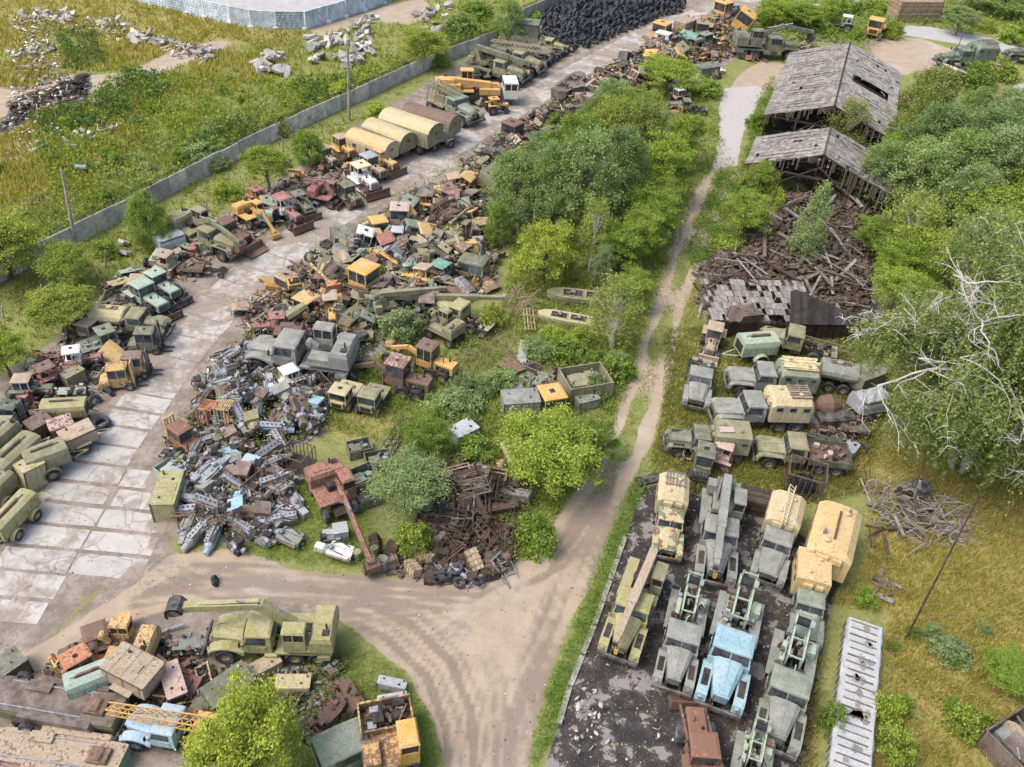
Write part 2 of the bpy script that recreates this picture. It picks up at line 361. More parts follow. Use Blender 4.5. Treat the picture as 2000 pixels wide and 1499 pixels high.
def lumps(b,x0,x1,y0,y1,z0,z1,n,seed,mats=('paint','metal','dark','rust')):
    q=random.Random(seed)
    for i in range(n):
        x=q.uniform(x0,x1);y=q.uniform(y0,y1);z=q.uniform(z0,z1);m=q.choice(mats);k=q.random()
        a=Vector((q.uniform(-1,1),q.uniform(-1,1),q.uniform(-.6,.6))).normalized()
        if k<.4:
            s=q.uniform(.08,.24);b.box(x-s,x+s*q.uniform(.5,1.4),y-s,y+s*q.uniform(.5,1.4),z-s*.6,z+s*.7,m)
        elif k<.75:
            L=q.uniform(.15,.5);rr=q.uniform(.05,.16);b.cyl(Vector((x,y,z))-a*L/2,Vector((x,y,z))+a*L/2,rr,rr*q.uniform(.6,1),7,m)
        else:
            L=q.uniform(.3,.9);b.bar(Vector((x,y,z))-a*L/2,Vector((x,y,z))+a*L/2,.06,m=m)
def b_truck(r,c,o):
    st=o.get('st','ural');body=o.get('body','bare');c2=col(o['c2']) if 'c2' in o else c
    wc=(*c[:3],.7)
    if not o.get('nocab'):
        front(r,c,st,col(o['hc']) if 'hc' in o else None);cabin(r,c,st)
    chassis(r);wheels6(r,wc)
    if body=='kung':kungbody(r,c2,o)
    elif body=='crane':
        P(r,'deck','crdeck',lambda b:(b.box(-3.6,-.5,-1.2,-.55,1.05,1.22),b.box(-3.6,-.5,.55,1.2,1.05,1.22),b.box(-3.6,-.6,-.5,.5,1.05,1.12,'dark'),b.cyl((-2.2,0,1.1),(-2.2,0,1.45),.6,.6,14,'dark'),[b.box(x,x+.25,s-.12,s+.12,.5,1.1) for x in(-3.5,-.9) for s in(-1.1,1.1)]),c2)
        if not o.get('nohouse'):
            P(r,'slewing_frame','crsl',lambda b:(b.box(-3.5,-1.4,-.55,.55,1.45,1.75),b.box(-3.6,-2.9,-1.,1.,1.5,2.2),b.prism([(-3.3,1.7),(-2.1,1.7),(-2.6,3.0),(-3.0,3.0)],-.4,-.3),b.prism([(-3.3,1.7),(-2.1,1.7),(-2.6,3.0),(-3.0,3.0)],.3,.4)),c2)
            P(r,'winch_drum','crwd',lambda b:(b.cyl((-3.2,-.42,2.35),(-3.2,.42,2.35),.22,.22,12,'cable'),b.cyl((-3.2,-.5,2.35),(-3.2,-.42,2.35),.34,.34,12),b.cyl((-3.2,.42,2.35),(-3.2,.5,2.35),.34,.34,12)),c2)
        cb=P(r,'operator_cab','crcab',lambda b:(b.box(-2.5,-1.2,.55,1.25,1.5,2.1),b.box(-2.45,-1.28,.6,1.2,2.1,2.75,'dark'),b.box(-2.52,-1.16,.53,1.27,2.75,2.85),[b.box(x,x+.07,y,y+.07,2.1,2.75) for x in(-2.5,-1.9,-1.27) for y in(.55,1.18)]),col(o.get('c3','olive')))
        bc=col(o.get('bc','grey'))
        P(r,'boom','crboom',lambda b:(b.box(-3.0,3.5,-.2,.2,-.2,.2),b.box(-2.9,1.2,-.25,.25,-.25,.25),b.box(3.5,3.9,-.16,.16,-.3,.16),b.cyl((3.8,-.14,-.2),(3.8,.14,-.2),.2,.2,10,'dark')),bc,(0,o.get('by',-.1),2.95),(0,o.get('bp',.07),o.get('ba',0)))
        P(r,'hook_block','crhook',lambda b:(b.bar((3.75,0,-.2),(3.75,0,-.9),.03,m='cable'),b.box(3.62,3.88,-.1,.1,-1.25,-.9),b.cyl((3.75,-.02,-1.25),(3.75,.02,-1.45),.06,.03,6,'dark')),(*COL['ylw'],.5),(0,-.1,2.85))
        P(r,'spare_wheel','ty.58.38.29',f_tyre(.58,.38,.29),c,(-.85,.2,1.3),(1.57,0,0))
    elif body=='drill':
        P(r,'side_deck','drdeck',lambda b:[(b.box(-3.5,-.45,s*.95-.28,s*.95+.28,1.1,1.2),b.box(-3.5,-.45,s*1.2-.02,s*1.2+.02,.9,1.1)) for s in(-1,1)],(*COL['grey'],.35))
        def fr(b):
            for s in(-.38,.38):
                b.bar((-3.6,s,2.6),(-1.3,s,2.1),.1,.14);b.bar((-3.4,s,1.1),(-3.6,s,3.2),.1);b.bar((-2.2,s,1.1),(-2.3,s,2.3),.09);b.bar((-1.3,s,1.1),(-1.3,s,2.2),.09);b.bar((-3.5,s,1.5),(-1.3,s,1.5),.08)
            for x,z in((-3.6,2.6),(-2.4,2.34),(-1.35,2.1),(-3.58,3.1)):b.bar((x,-.38,z),(x,.38,z),.08)
            b.prism([(-2.3,1.1),(-1.2,1.1),(-1.2,1.7),(-2.3,2.0)],-.75,-.5);b.box(-2.9,-2.2,.55,1.,1.2,1.8)
        P(r,'drill_frame','drfr',fr,c2)
        P(r,'winch_drum','drwd',lambda b:(b.cyl((-3.3,-.4,2.75),(-3.3,.3,2.75),.24,.24,12,'cable'),b.cyl((-3.3,.3,2.75),(-3.3,.55,2.75),.3,.2,10),b.cyl((-3.3,-.5,2.75),(-3.3,-.4,2.75),.34,.34,12)),c2)
        P(r,'machinery',f"drmc{o.get('seed',1)}",lambda b:lumps(b,-3.3,-1.,-.8,.8,1.25,2.0,26,o.get('seed',1)),c2)
        P(r,'spare_wheel','ty.58.38.29',f_tyre(.58,.38,.29),c,(-.8,.35,1.25),(1.5,0,0))
    elif body=='flat':
        P(r,'load_bed','flbed',lambda b:(b.box(-3.7,-.55,-1.2,1.2,1.15,1.3,'rust'),b.box(-3.7,-.55,-1.24,-1.2,1.15,1.75),b.box(-3.7,-.55,1.2,1.24,1.15,1.75),b.box(-3.74,-3.7,-1.24,1.24,1.15,1.75),b.box(-.55,-.5,-1.24,1.24,1.15,1.85),[b.box(x,x+.05,s*1.26-.02,s*1.26+.02,1.1,1.75) for x in(-3.4,-2.6,-1.8,-1.) for s in(-1,1)]),c2)
        if o.get('load'):P(r,'load_heap','flload',lambda b:lumps(b,-3.4,-.9,-.9,.9,1.35,1.6,22,4,('rust','rust','dark','paint')),(*COL['pink'],.3))
    elif body=='tank':
        P(r,'tank','tktank',lambda b:b.loft([[(x,1.15*s*math.cos(a),1.95+.78*s*math.sin(a)) for a in np.linspace(0,6.283,15)[:-1]] for x,s in((-3.75,.9),(-3.65,1),(-.6,1),(-.5,.9))]),c2,smooth=False)
        P(r,'walkway','tkwalk',lambda b:(b.box(-3.,-1.2,-.25,.25,2.73,2.78,'rust'),b.cyl((-2,0,2.7),(-2,0,2.9),.3,.3,10)),c2)
    elif body=='truss':
        P(r,'body_frame','trsfr',lambda b:(b.box(-3.6,-.55,-1.15,1.15,1.1,1.25),b.lattice((-3.8,.45,2.5),(.6,.45,2.5),.7,.6,9,.05),b.lattice((-3.8,-.45,2.5),(.6,-.45,2.5),.7,.6,9,.05),[b.bar((x,s*1.,1.2),(x,s*.8,2.4),.09) for x in(-3.4,-2.1,-.8) for s in(-1,1)]),c2)
    elif body=='exc':
        P(r,'platform','expl',lambda b:(b.box(-3.6,-.5,-1.15,1.15,1.05,1.2),b.cyl((-2.2,0,1.2),(-2.2,0,1.45),.75,.75,16,'dark'),[b.box(x,x+.7,s*1.05-.2,s*1.05+.2,.75,1.05) for x in(-3.5,-.6) for s in(-1,1)],b.bar((-.6,-.6,1.25),(1.2,-.6,1.25),.1),b.bar((-.4,.6,1.25),(.9,.6,1.25),.1)),c2)
        house(r,c2,o,x0=-3.7,x1=-1.0,z0=1.45)
    elif body=='latt':
        P(r,'turntable','lttt',lambda b:(b.box(-3.4,-.8,-1.,1.,1.1,1.3),b.cyl((-2.1,0,1.3),(-2.1,0,1.5),.7,.7,14,'dark'),b.box(-3.4,-1.2,-.9,.1,1.5,2.4),b.box(-3.2,-1.4,.1,.9,1.5,1.7)),col(o.get('c3','ylw:.8')))
        P(r,'lattice_boom','ltbm',lambda b:(b.lattice((-3.6,0,2.5),(3.9,0,3.1),.75,.5,14,.05),b.bar((-3.4,-.4,1.6),(-2.6,-.3,3.4),.08),b.bar((-3.4,.4,1.6),(-2.6,.3,3.4),.08),b.bar((-2.6,-.3,3.4),(-2.6,.3,3.4),.08)),col(o.get('bc','ylw')),(0,.15,0),(0,0,o.get('ba',.1)))
    elif body=='bare':
        P(r,'chassis_fittings','brfit',lambda b:(lumps(b,-3.,-.5,-.7,.7,1.,1.25,14,8),b.box(-3.4,-2.9,-.9,.9,1.04,1.12)),c2)
    if o.get('spare'):P(r,'spare_wheel','ty.58.38.29',f_tyre(.58,.38,.29),c,(-1.6,0,1.35),(1.57,0,0))
def house(r,c,o,x0=-3.7,x1=-1.,z0=1.45,w=1.25):
    """slewing house of an excavator with its cab, boom, stick and bucket; boom given as points in the house's own x-z plane"""
    if o.get('openbay'):
        h=P(r,'slewing_house',f'hoo{x0}{x1}{z0}{w}',lambda b:(b.box(x0,x1,-w,w,z0,z0+.14),b.box(x0,x0+.1,-w,w,z0+.14,z0+.75),b.box(x0+.1,x0+1.7,-w,-w+.08,z0+.14,z0+.8),b.box(x0+.1,x0+1.7,w-.08,w,z0+.14,z0+.6),b.box(x0+1.3,x0+1.4,-w+.08,w-.08,z0+.14,z0+.55),b.box(x0+1.75,x1-.1,-w,-w+.75,z0+.14,z0+.5)),c)
        P(h,'engine',f'hooe{x0}',lambda b:lumps(b,x0+.25,x0+1.2,-w+.3,w-.3,z0+.25,z0+.7,34,77,('dark','metal','rust','dark')),c)
    else:
        h=P(r,'slewing_house',f'ho{x0}{x1}{z0}{w}',lambda b:(b.box(x0,x1,-w,w,z0,z0+.16),b.loft([[(x0+d,-w+e,z0+.16+zz),(x0+.0+d,w-e,z0+.16+zz),(x0+1.25-d,w-e,z0+.16+zz),(x0+1.25-d,-w+e,z0+.16+zz)] for d,e,zz in((0,0,0),(0,0,.7),(.12,.1,.95))]),b.box(x0+1.25,x1-.1,.25,w-.05,z0+.16,z0+.5),b.box(x0+1.3,x0+2.,-.3,.25,z0+.16,z0+.6,'dark'),b.cyl((x0+.4,.4,z0+1.1),(x0+.4,.4,z0+1.5),.06,.06,6,'dark'),b.box(x0+.15,x0+.9,-.8,.2,z0+1.112,z0+1.15),b.box(x0+.2,x0+.6,.5,.9,z0+1.112,z0+1.16,'dark')),c)
    cc=col(o['cabc']) if 'cabc' in o else c
    cs=o.get('cs',-1);y0,y1=(-w,-w+.85) if cs<0 else (w-.85,w);cx0,cx1=x1-1.25,x1-.02
    k=f'hc{x0}{x1}{z0}{cs}{w}'
    cb=P(h,'cab',k,lambda b:(b.box(cx0,cx1,y0,y1,z0+.16,z0+.95),b.box(cx0+.05,cx1-.05,y0+.04,y1-.04,z0+.95,z0+1.6,'dark'),b.loft([[(cx0-.03,y0-.02,z0+1.6),(cx1+.05,y0-.02,z0+1.6),(cx1+.05,y1+.02,z0+1.6),(cx0-.03,y1+.02,z0+1.6)],[(cx0+.05,y0+.06,z0+1.72),(cx1-.05,y0+.06,z0+1.72),(cx1-.05,y1-.06,z0+1.72),(cx0+.05,y1-.06,z0+1.72)]]),[b.box(x,x+.08,y,y+.07,z0+.95,z0+1.6) for x in(cx0,(cx0+cx1)/2,cx1-.08) for y in(y0,y1-.07)]),cc)
    bm=o.get('boom','1.3,.6;3.2,1.9;5.6,.9');pts=[tuple(float(a) for a in q.split(',')) for q in bm.split(';')]
    pts=[(x1-1.3+p[0],z0+p[1]) for p in pts]
    bc=col(o['boomc']) if 'boomc' in o else c;bw=o.get('bw',1)
    def boom(b):
        n=len(pts)-1
        for i in range(n):
            a,e=pts[i],pts[i+1];b.bar((a[0],0,a[1]),(e[0],0,e[1]),.3*bw,(.42 if i<n-1 or n==1 else .32)*bw)
            b.cyl((e[0],-.24,e[1]),(e[0],.24,e[1]),.2,.2,8)
        if n>1:
            b.cyl((pts[0][0]+.4,.0,pts[0][1]-.2),((pts[0][0]+pts[1][0])/2+.3,0,(pts[0][1]+pts[1][1])/2-.3),.09,.06,7,'metal')
            m0=pts[max(0,n-2)];m1=pts[n]
            b.cyl((m0[0]*.6+pts[n-1][0]*.4,0,m0[1]*.6+pts[n-1][1]*.4+.45),(m1[0]*.3+pts[n-1][0]*.7,0,m1[1]*.3+pts[n-1][1]*.7+.4),.07,.07,6,'metal')
            b.tube([(pts[0][0],.1,pts[0][1]+.25),(pts[1][0],.1,pts[1][1]+.26),(pts[n][0],.1,pts[n][1]+.2)],.03,4,'cable')
    P(h,'boom',f'bm{bm}{x0}{x1}{z0}{bw}',boom,bc,(0,.05 if cs<0 else -.05,0))
    if not o.get('nobucket'):
        e=pts[-1]
        P(h,'bucket','bucketf',f_bucket,col(o.get('buc','dark:.5')),(e[0],0,e[1]),(0,o.get('bt',.4),0))
def f_bucket(b):
    pr=[(0,0),(.45,-.1),(.62,-.45),(.5,-.85),(.15,-1.0),(.05,-.95),(.4,-.78),(.5,-.45),(.38,-.2),(.05,-.12)]
    for i in range(4):b.prism([pr[i],pr[i+1],pr[8-i],pr[9-i]],-.5,.5)
    for y in(-.5,.46):b.prism([(0,0),(.45,-.1),(.62,-.45),(.5,-.85),(.15,-1.),(-.02,-.5)],y,y+.04)
    for y in(-.45,-.22,.0,.22,.4):b.box(-.08,.16,y,y+.09,-1.05,-.95,'dark')
# ---------------- tracked and wheeled tractors ----------------
def f_track(L,h,w):
    def f(b):
        rr=h/2;n=7;pts=[(L/2-rr+rr*math.cos(a),rr+rr*math.sin(a)) for a in np.linspace(-1.57,1.57,n)]+[(-L/2+rr+rr*math.cos(a),rr+rr*math.sin(a)) for a in np.linspace(1.57,4.71,n)]
        ins=[(x*.93,rr+(z-rr)*.8) for x,z in pts];N=len(pts)
        for i in range(N):
            j=(i+1)%N;b.prism([pts[i],pts[j],ins[j],ins[i]],-w/2,w/2,m='rust')
        per=[(L/2-rr)-k*.2 for k in range(int((L-2*rr)/.2)+1)]
        for x in per:b.box(x-.03,x+.05,-w/2,w/2,h,h+.045,'dark');b.box(x-.03,x+.05,-w/2,w/2,0,.01,'dark')
        for x in np.linspace(-L/2+rr,L/2-rr,5):b.cyl((x,-w*.3,rr*.75),(x,w*.3,rr*.75),rr*.5,rr*.5,9,'rust')
        for x in(-L/2+rr,L/2-rr):b.cyl((x,-w*.35,rr),(x,w*.35,rr),rr*.78,rr*.78,11)
        b.box(-L/2+rr,L/2-rr,-w*.2,w*.2,rr*.7,rr*1.3)
    return f
def opencab(r,c,key,x0,x1,w,z0,zm,zt,glass=True,roofc=None,roof=True):
    """cab of posts, sills and roof with panes"""
    def f(b):
        b.box(x0,x1,-w,w,z0,zm)
        for x in(x0,(x0+x1)/2-.03,x1-.07):
            for y in(-w,w-.07):b.box(x,x+.07,y,y+.07,zm,zt)
        b.box(x0+.2,x0+.5,-.25,.25,zm-.1,zm+.45,'dark');b.box(x0+.2,x0+.75,-.25,.25,zm,zm+.06,'dark')
        b.bar((x1-.45,0,zm),(x1-.6,0,zm+.35),.04,m='dark');b.bar((x0,-w+.03,zt-.04),(x1,-w+.03,zt-.04),.07);b.bar((x0,w-.03,zt-.04),(x1,w-.03,zt-.04),.07)
        b.bar((x0+.03,-w,zt-.04),(x0+.03,w,zt-.04),.07);b.bar((x1-.03,-w,zt-.04),(x1-.03,w,zt-.04),.07)
    hv=sum(map(ord,r.get('label','')))%4;hv=hv if hv<3 else 0
    k=f'oc{key}{x0}{x1}{w}{z0}{zm}{zt}{glass}'
    o=P(r,'cab',k,f,c)
    if roof:P(o,'cab_roof',k+f'r{hv}',lambda b:(b.loft([[(x0-.08,-w-.05,zt),(x1+.1,-w-.05,zt),(x1+.1,w+.05,zt),(x0-.08,w+.05,zt)],[(x0-.08,-w-.05,zt+.07),(x1+.1,-w-.05,zt+.07),(x1+.1,w+.05,zt+.07),(x0-.08,w+.05,zt+.07)],[(x0+.1,-w+.15,zt+.14),(x1-.1,-w+.15,zt+.14),(x1-.1,w-.15,zt+.14),(x0+.1,w-.15,zt+.14)]]),hv and (b.box((x0+x1)/2-.2,(x0+x1)/2+.15,-.2,.2,zt+.142,zt+.17,'dark') if hv==1 else b.cyl(((x0+x1)/2,.1,zt+.14),((x0+x1)/2,.1,zt+.165),.17,.17,10,'dark'))),roofc or c)
    if glass:
        for s in(-1,1):P(o,'side_window',k+f'g{s}',lambda b:b.box(x0+.08,x1-.08,s*(w-.035)-.008,s*(w-.035)+.008,zm+.02,zt-.08,'glass'),c)
        P(o,'windscreen',k+'gf',lambda b:b.box(x1-.045,x1-.03,-w+.08,w-.08,zm+.02,zt-.08,'glass'),c)
        P(o,'rear_window',k+'gr',lambda b:b.box(x0+.03,x0+.045,-w+.08,w-.08,zm+.02,zt-.08,'glass'),c)
    return o
def hoodbox(r,c,key,x0,x1,w,z0,z1,open=False):
    def f(b):
        b.loft([[(x,-w,z0),(x,-w,z1-.1-d),(x,-w+.12,z1-d),(x,w-.12,z1-d),(x,w,z1-.1-d),(x,w,z0)] for x,d in((x0,0),(x1-.06,.02),(x1,.1))])
        b.box(x1,x1+.04,-w+.08,w-.08,z0+.08,z1-.2,'dark')
        for i in range(7):y=-w+.12+i*(2*w-.24)/6;b.box(x1+.04,x1+.06,y-.015,y+.015,z0+.08,z1-.2)
        b.cyl((x0+(x1-x0)*.55,w*.4,z1-.02),(x0+(x1-x0)*.55,w*.4,z1+.55),.05,.05,6,'rust')
        b.cyl((x0+(x1-x0)*.35,-w*.4,z1-.02),(x0+(x1-x0)*.35,-w*.4,z1+.25),.1,.08,8,'dark')
        for s in(-1,1):
            b.box(x0+.3,x1-.3,s*w-.012,s*w+.012,z0+.1,z1-.3,'dark');lumps(b,x0+.35,x1-.35,s*w,s*w+.03*s,z0+.15,z1-.35,6,int(abs(x0*10))+s,('dark','rust','metal'))
    P(r,'hood',f'hb{key}{x0}{x1}{w}{z0}{z1}',f,c)
def f_blade(wd,h):
    def f(b):
        pr=[(0.12,0),(0,h*.3),(-.02,h*.6),(.1,h),(.05,h),(-.08,h*.6),(-.06,h*.3),(.05,0)]
        for i in range(3):b.prism([pr[i],pr[i+1],pr[6-i],pr[7-i]],-wd/2,wd/2)
        for y in(-wd/2,-.3,.3,wd/2-.06):b.box(-.12,-.02,y,y+.06,.05,h-.05)
        b.box(.08,.14,-wd/2,wd/2,-.06,.05,'dark')
    return f
def b_dozer(r,c,o):
    for s in(-1,1):P(r,'track','trk3.3',f_track(3.3,.85,.42),(*c[:3],.8),(0,s*.85,0))
    P(r,'frame','dzfr',lambda b:(b.box(-1.5,1.7,-.6,.6,.45,.8,'rust'),b.box(-1.6,-1.2,-.5,.5,.8,1.2,'rust')),c)
    hoodbox(r,col(o['hc']) if 'hc' in o else c,'dz',.15,1.95,.46,.8,1.62)
    opencab(r,c,'dz',-1.35,.12,.75,.8,1.45,2.4,not o.get('open'),col(o['rc']) if 'rc' in o else None)
    for s in(-1,1):P(r,'fender',f'dzfe{s}',lambda b:b.box(-1.6,.5,min(s*.75,s*1.1),max(s*.75,s*1.1),.98,1.03),c)
    if not o.get('noblade'):
        bl=P(r,'blade','bl2.7',f_blade(2.7,.85),col(o.get('bc','rust:.8')),(2.5,0,.1))
        P(bl,'push_arm','dzarm',lambda b:[b.bar((-.05,s*1.1,.3),(-2.4,s*1.1,.35),.12) for s in(-1,1)],(*c[:3],.7))
    if o.get('arm'):P(r,'loader_arm','dzla',lambda b:[(b.bar((-.4,s*.62,2.2),(2.2,s*.62,1.2),.14),b.bar((.4,s*.62,1.),(1.,s*.62,1.8),.1,m='metal')) for s in(-1,1)]+[b.bar((2.2,-.62,1.2),(2.2,.62,1.2),.14)],c)
def b_tractor(r,c,o):
    big=o.get('big');rc=col(o['rc']) if 'rc' in o else c;cabc=col(o['cabc']) if 'cabc' in o else c;wc=(*COL['rust'],.4)
    if big:
        for x in(-1.35,1.35):
            for s in(-1,1):wheel(r,x,s*.98,.78,.55,wc)
        P(r,'frame','bgfr',lambda b:(b.box(-2.2,2.4,-.5,.5,.6,1.05,'dark'),b.box(-2.3,-.7,-.7,.7,1.05,1.25)),c)
        hoodbox(r,c,'bg',.25,2.6,.62,1.0,1.85);opencab(r,cabc,'bg',-1.3,.22,.85,1.0,1.7,2.75,True,rc)
        for s in(-1,1):P(r,'fender',f'bgfe{s}',lambda b:b.box(-2.1,-.6,min(s*.7,s*1.25),max(s*.7,s*1.25),1.6,1.66),c)
    else:
        for s in(-1,1):wheel(r,-1.0,s*.85,.76,.42,wc);wheel(r,1.3,s*.75,.46,.28,wc)
        P(r,'frame','tcfr',lambda b:(b.box(-1.2,1.7,-.28,.28,.55,.95,'dark'),b.cyl((1.3,-.7,.46),(1.3,.7,.46),.07,.07,6,'dark'),b.cyl((-1,-.8,.76),(-1,.8,.76),.16,.16,8,'rust')),c)
        hoodbox(r,c,'tc',.1,1.8,.36,.85,1.5);opencab(r,cabc,'tc',-1.3,.08,.66,.95,1.4,2.35,o.get('glass',0),rc)
        for s in(-1,1):P(r,'fender',f'tcfe{s}',lambda b:b.box(-1.7,-.3,min(s*.62,s*1.08),max(s*.62,s*1.08),1.5,1.56),c)
    if o.get('blade'):
        w_=2.2 if not big else 2.8
        bl=P(r,'blade',f'bl{w_}',f_blade(w_,.75),col(o.get('bc','rust:.8')),(2.35 if not big else 3.3,0,.1))
        P(bl,'push_arm','tcarm',lambda b:[b.bar((-.05,s*.5,.4),(-1.2,s*.4,.6),.1) for s in(-1,1)],(*c[:3],.7))
    if o.get('arm'):P(r,'loader_arm','tcla',lambda b:[(b.bar((-.9,s*.5,2.),(2.3,s*.5,1.1),.13),b.bar((.4,s*.5,.8),(1.1,s*.5,1.5),.09,m='metal')) for s in(-1,1)]+[b.bar((2.3,-.5,1.1),(2.3,.5,1.1),.13)],c)
def b_forklift(r,c,o):
    wc=(*c[:3],.7)
    for x,s in((.9,-1),(.9,1),(-1.,-1),(-1.,1)):wheel(r,x,s*.72,.42,.3,wc)
    P(r,'body','flbody',lambda b:(b.box(-1.2,1.1,-.62,.62,.35,.95),b.loft([[(-1.55,-.7,.4),(-.7,-.8,.4),(-.7,.8,.4),(-1.55,.7,.4)],[(-1.6,-.7,1.0),(-.7,-.8,1.2),(-.7,.8,1.2),(-1.6,.7,1.0)],[(-1.4,-.6,1.2),(-.75,-.7,1.3),(-.75,.7,1.3),(-1.4,.6,1.2)]])),c)
    if o.get('bars'):
        P(r,'overhead_guard','flgd',lambda b:([b.bar((x,y,.95),(x*.9,y,2.2),.07) for x in(-.6,.8) for y in(-.5,.5)],[b.box(-.6,.75,y,y+.06,2.2,2.26) for y in np.linspace(-.52,.48,7)],b.box(-.6,-.53,-.52,.54,2.18,2.25),b.box(.7,.76,-.52,.54,2.18,2.25),b.box(-.5,0,-.25,.25,1.2,1.5,'dark')),c)
    else:opencab(r,col(o['cabc']) if 'cabc' in o else c,'fl',-.75,.85,.62,.95,1.35,2.3,True,col(o['rc']) if 'rc' in o else None)
    mh=o.get('mh',2.9)
    mast=P(r,'mast',f'flmast{mh}',lambda b:([b.box(1.2,1.4,s*.42-.06,s*.42+.06,.15,mh) for s in(-1,1)],[b.box(1.25,1.35,-.4,.4,z,z+.12) for z in(.3,mh*.5,mh-.2)],b.cyl((1.3,.15,.3),(1.3,.15,mh-.3),.06,.06,7,'metal'),b.cyl((1.3,-.15,.3),(1.3,-.15,mh-.3),.06,.06,7,'metal')),col(o.get('mc','dark:.4')))
    P(mast,'fork_carriage','flfork',lambda b:(b.box(1.42,1.5,-.6,.6,.3,.45,'dark'),b.box(1.42,1.5,-.6,.6,.7,.82,'dark'),[b.box(1.5,2.4,y-.06,y+.06,.15,.2,'dark') for y in(-.35,.35)]),c)
def b_loader(r,c,o):
    b_tractor(r,c,dict(o,big=1))
    P(r,'loader_arm','ldarm',lambda b:[(b.bar((.2,s*.8,1.9),(3.4,s*.8,.9),.16),b.bar((.8,s*.8,.9),(2.2,s*.8,1.4),.1,m='metal')) for s in(-1,1)],c)
    P(r,'shovel','ldsh',lambda b:(b.prism([(3.2,.2),(4.4,.1),(4.4,.2),(3.4,.35),(3.35,1.1),(3.2,1.2)],-1.3,1.3),[b.prism([(3.2,.2),(4.4,.1),(3.5,1.15),(3.2,1.2)],y,y+.04) for y in(-1.34,1.3)]),col(o.get('bc','rust:.8')))
def b_exc(r,c,o):
    """wheeled or tracked excavator"""
    if o.get('trk'):
        for s in(-1,1):P(r,'track','trk3.6',f_track(3.6,.8,.5),(*c[:3],.8),(0,s*.95,0))
        P(r,'undercarriage','exut',lambda b:(b.box(-1.2,1.2,-.8,.8,.4,.85,'rust'),b.cyl((0,0,.85),(0,0,1.1),.6,.6,14,'dark')),c)
    else:
        for x in(-1.25,1.35):
            for s in(-1,1):wheel(r,x,s*.95,.55,.36,(*c[:3],.7))
        P(r,'undercarriage','exuw',lambda b:(b.box(-1.9,2.,-.45,.45,.5,.85,'dark'),b.cyl((0,0,.85),(0,0,1.1),.6,.6,14,'dark'),[b.cyl((x,-.9,.55),(x,.9,.55),.1,.1,6,'dark') for x in(-1.25,1.35)]),c)
        if o.get('blade'):P(r,'blade','bl2.4',f_blade(2.4,.6),(*COL['rust'],.8),(2.4,0,.15))
    t=P(r,'turntable','exturn',lambda b:b.cyl((0,0,1.08),(0,0,1.16),.7,.7,14,'dark'),c)
    house(r,c,o,x0=-1.7,x1=1.3,z0=1.16,w=1.2)
def b_grader(r,c,o):
    for x in(-1.9,-.7):
        for s in(-1,1):wheel(r,x,s*.95,.6,.4,(*c[:3],.7))
    for s in(-1,1):wheel(r,3.7,s*.9,.55,.36,(*c[:3],.7))
    hoodbox(r,c,'gd',-2.7,-.75,.55,.8,1.7);opencab(r,col(o.get('cabc','ylw:.6')),'gd',-.7,.8,.75,.9,1.6,2.8,True,col(o.get('rc','ylw:.6')))
    P(r,'main_beam','gdbeam',lambda b:(b.bar((.8,0,1.4),(2.,0,1.9),.3,.35),b.bar((2.,0,1.9),(3.8,0,1.1),.28,.32),b.box(-2.6,.8,-.4,.4,.6,.85,'rust')),c)
    P(r,'blade','bl2.6',f_blade(2.6,.55),(*COL['rust'],.8),(1.3,0,.3),(0,0,.4))
def b_crawlercab(r,c,o):                               # rounded artillery-tractor style crawler with cab ahead
    for s in(-1,1):P(r,'track','trk3.3',f_track(3.3,.85,.42),(*c[:3],.8),(0,s*.85,0))
    P(r,'body','ccbody',lambda b:(b.box(-1.6,1.7,-.62,.62,.5,1.05),b.box(-1.6,.3,-1.05,1.05,1.0,1.12),lumps(b,-1.4,.2,-.5,.5,1.15,1.35,8,5)),c)
    opencab(r,c,'cc',.25,1.7,.82,.9,1.35,2.15,True)
    P(r,'hood','cchood',lambda b:(b.box(1.7,1.95,-.6,.6,.7,1.3),b.box(1.95,1.99,-.45,.45,.8,1.2,'dark')),c)
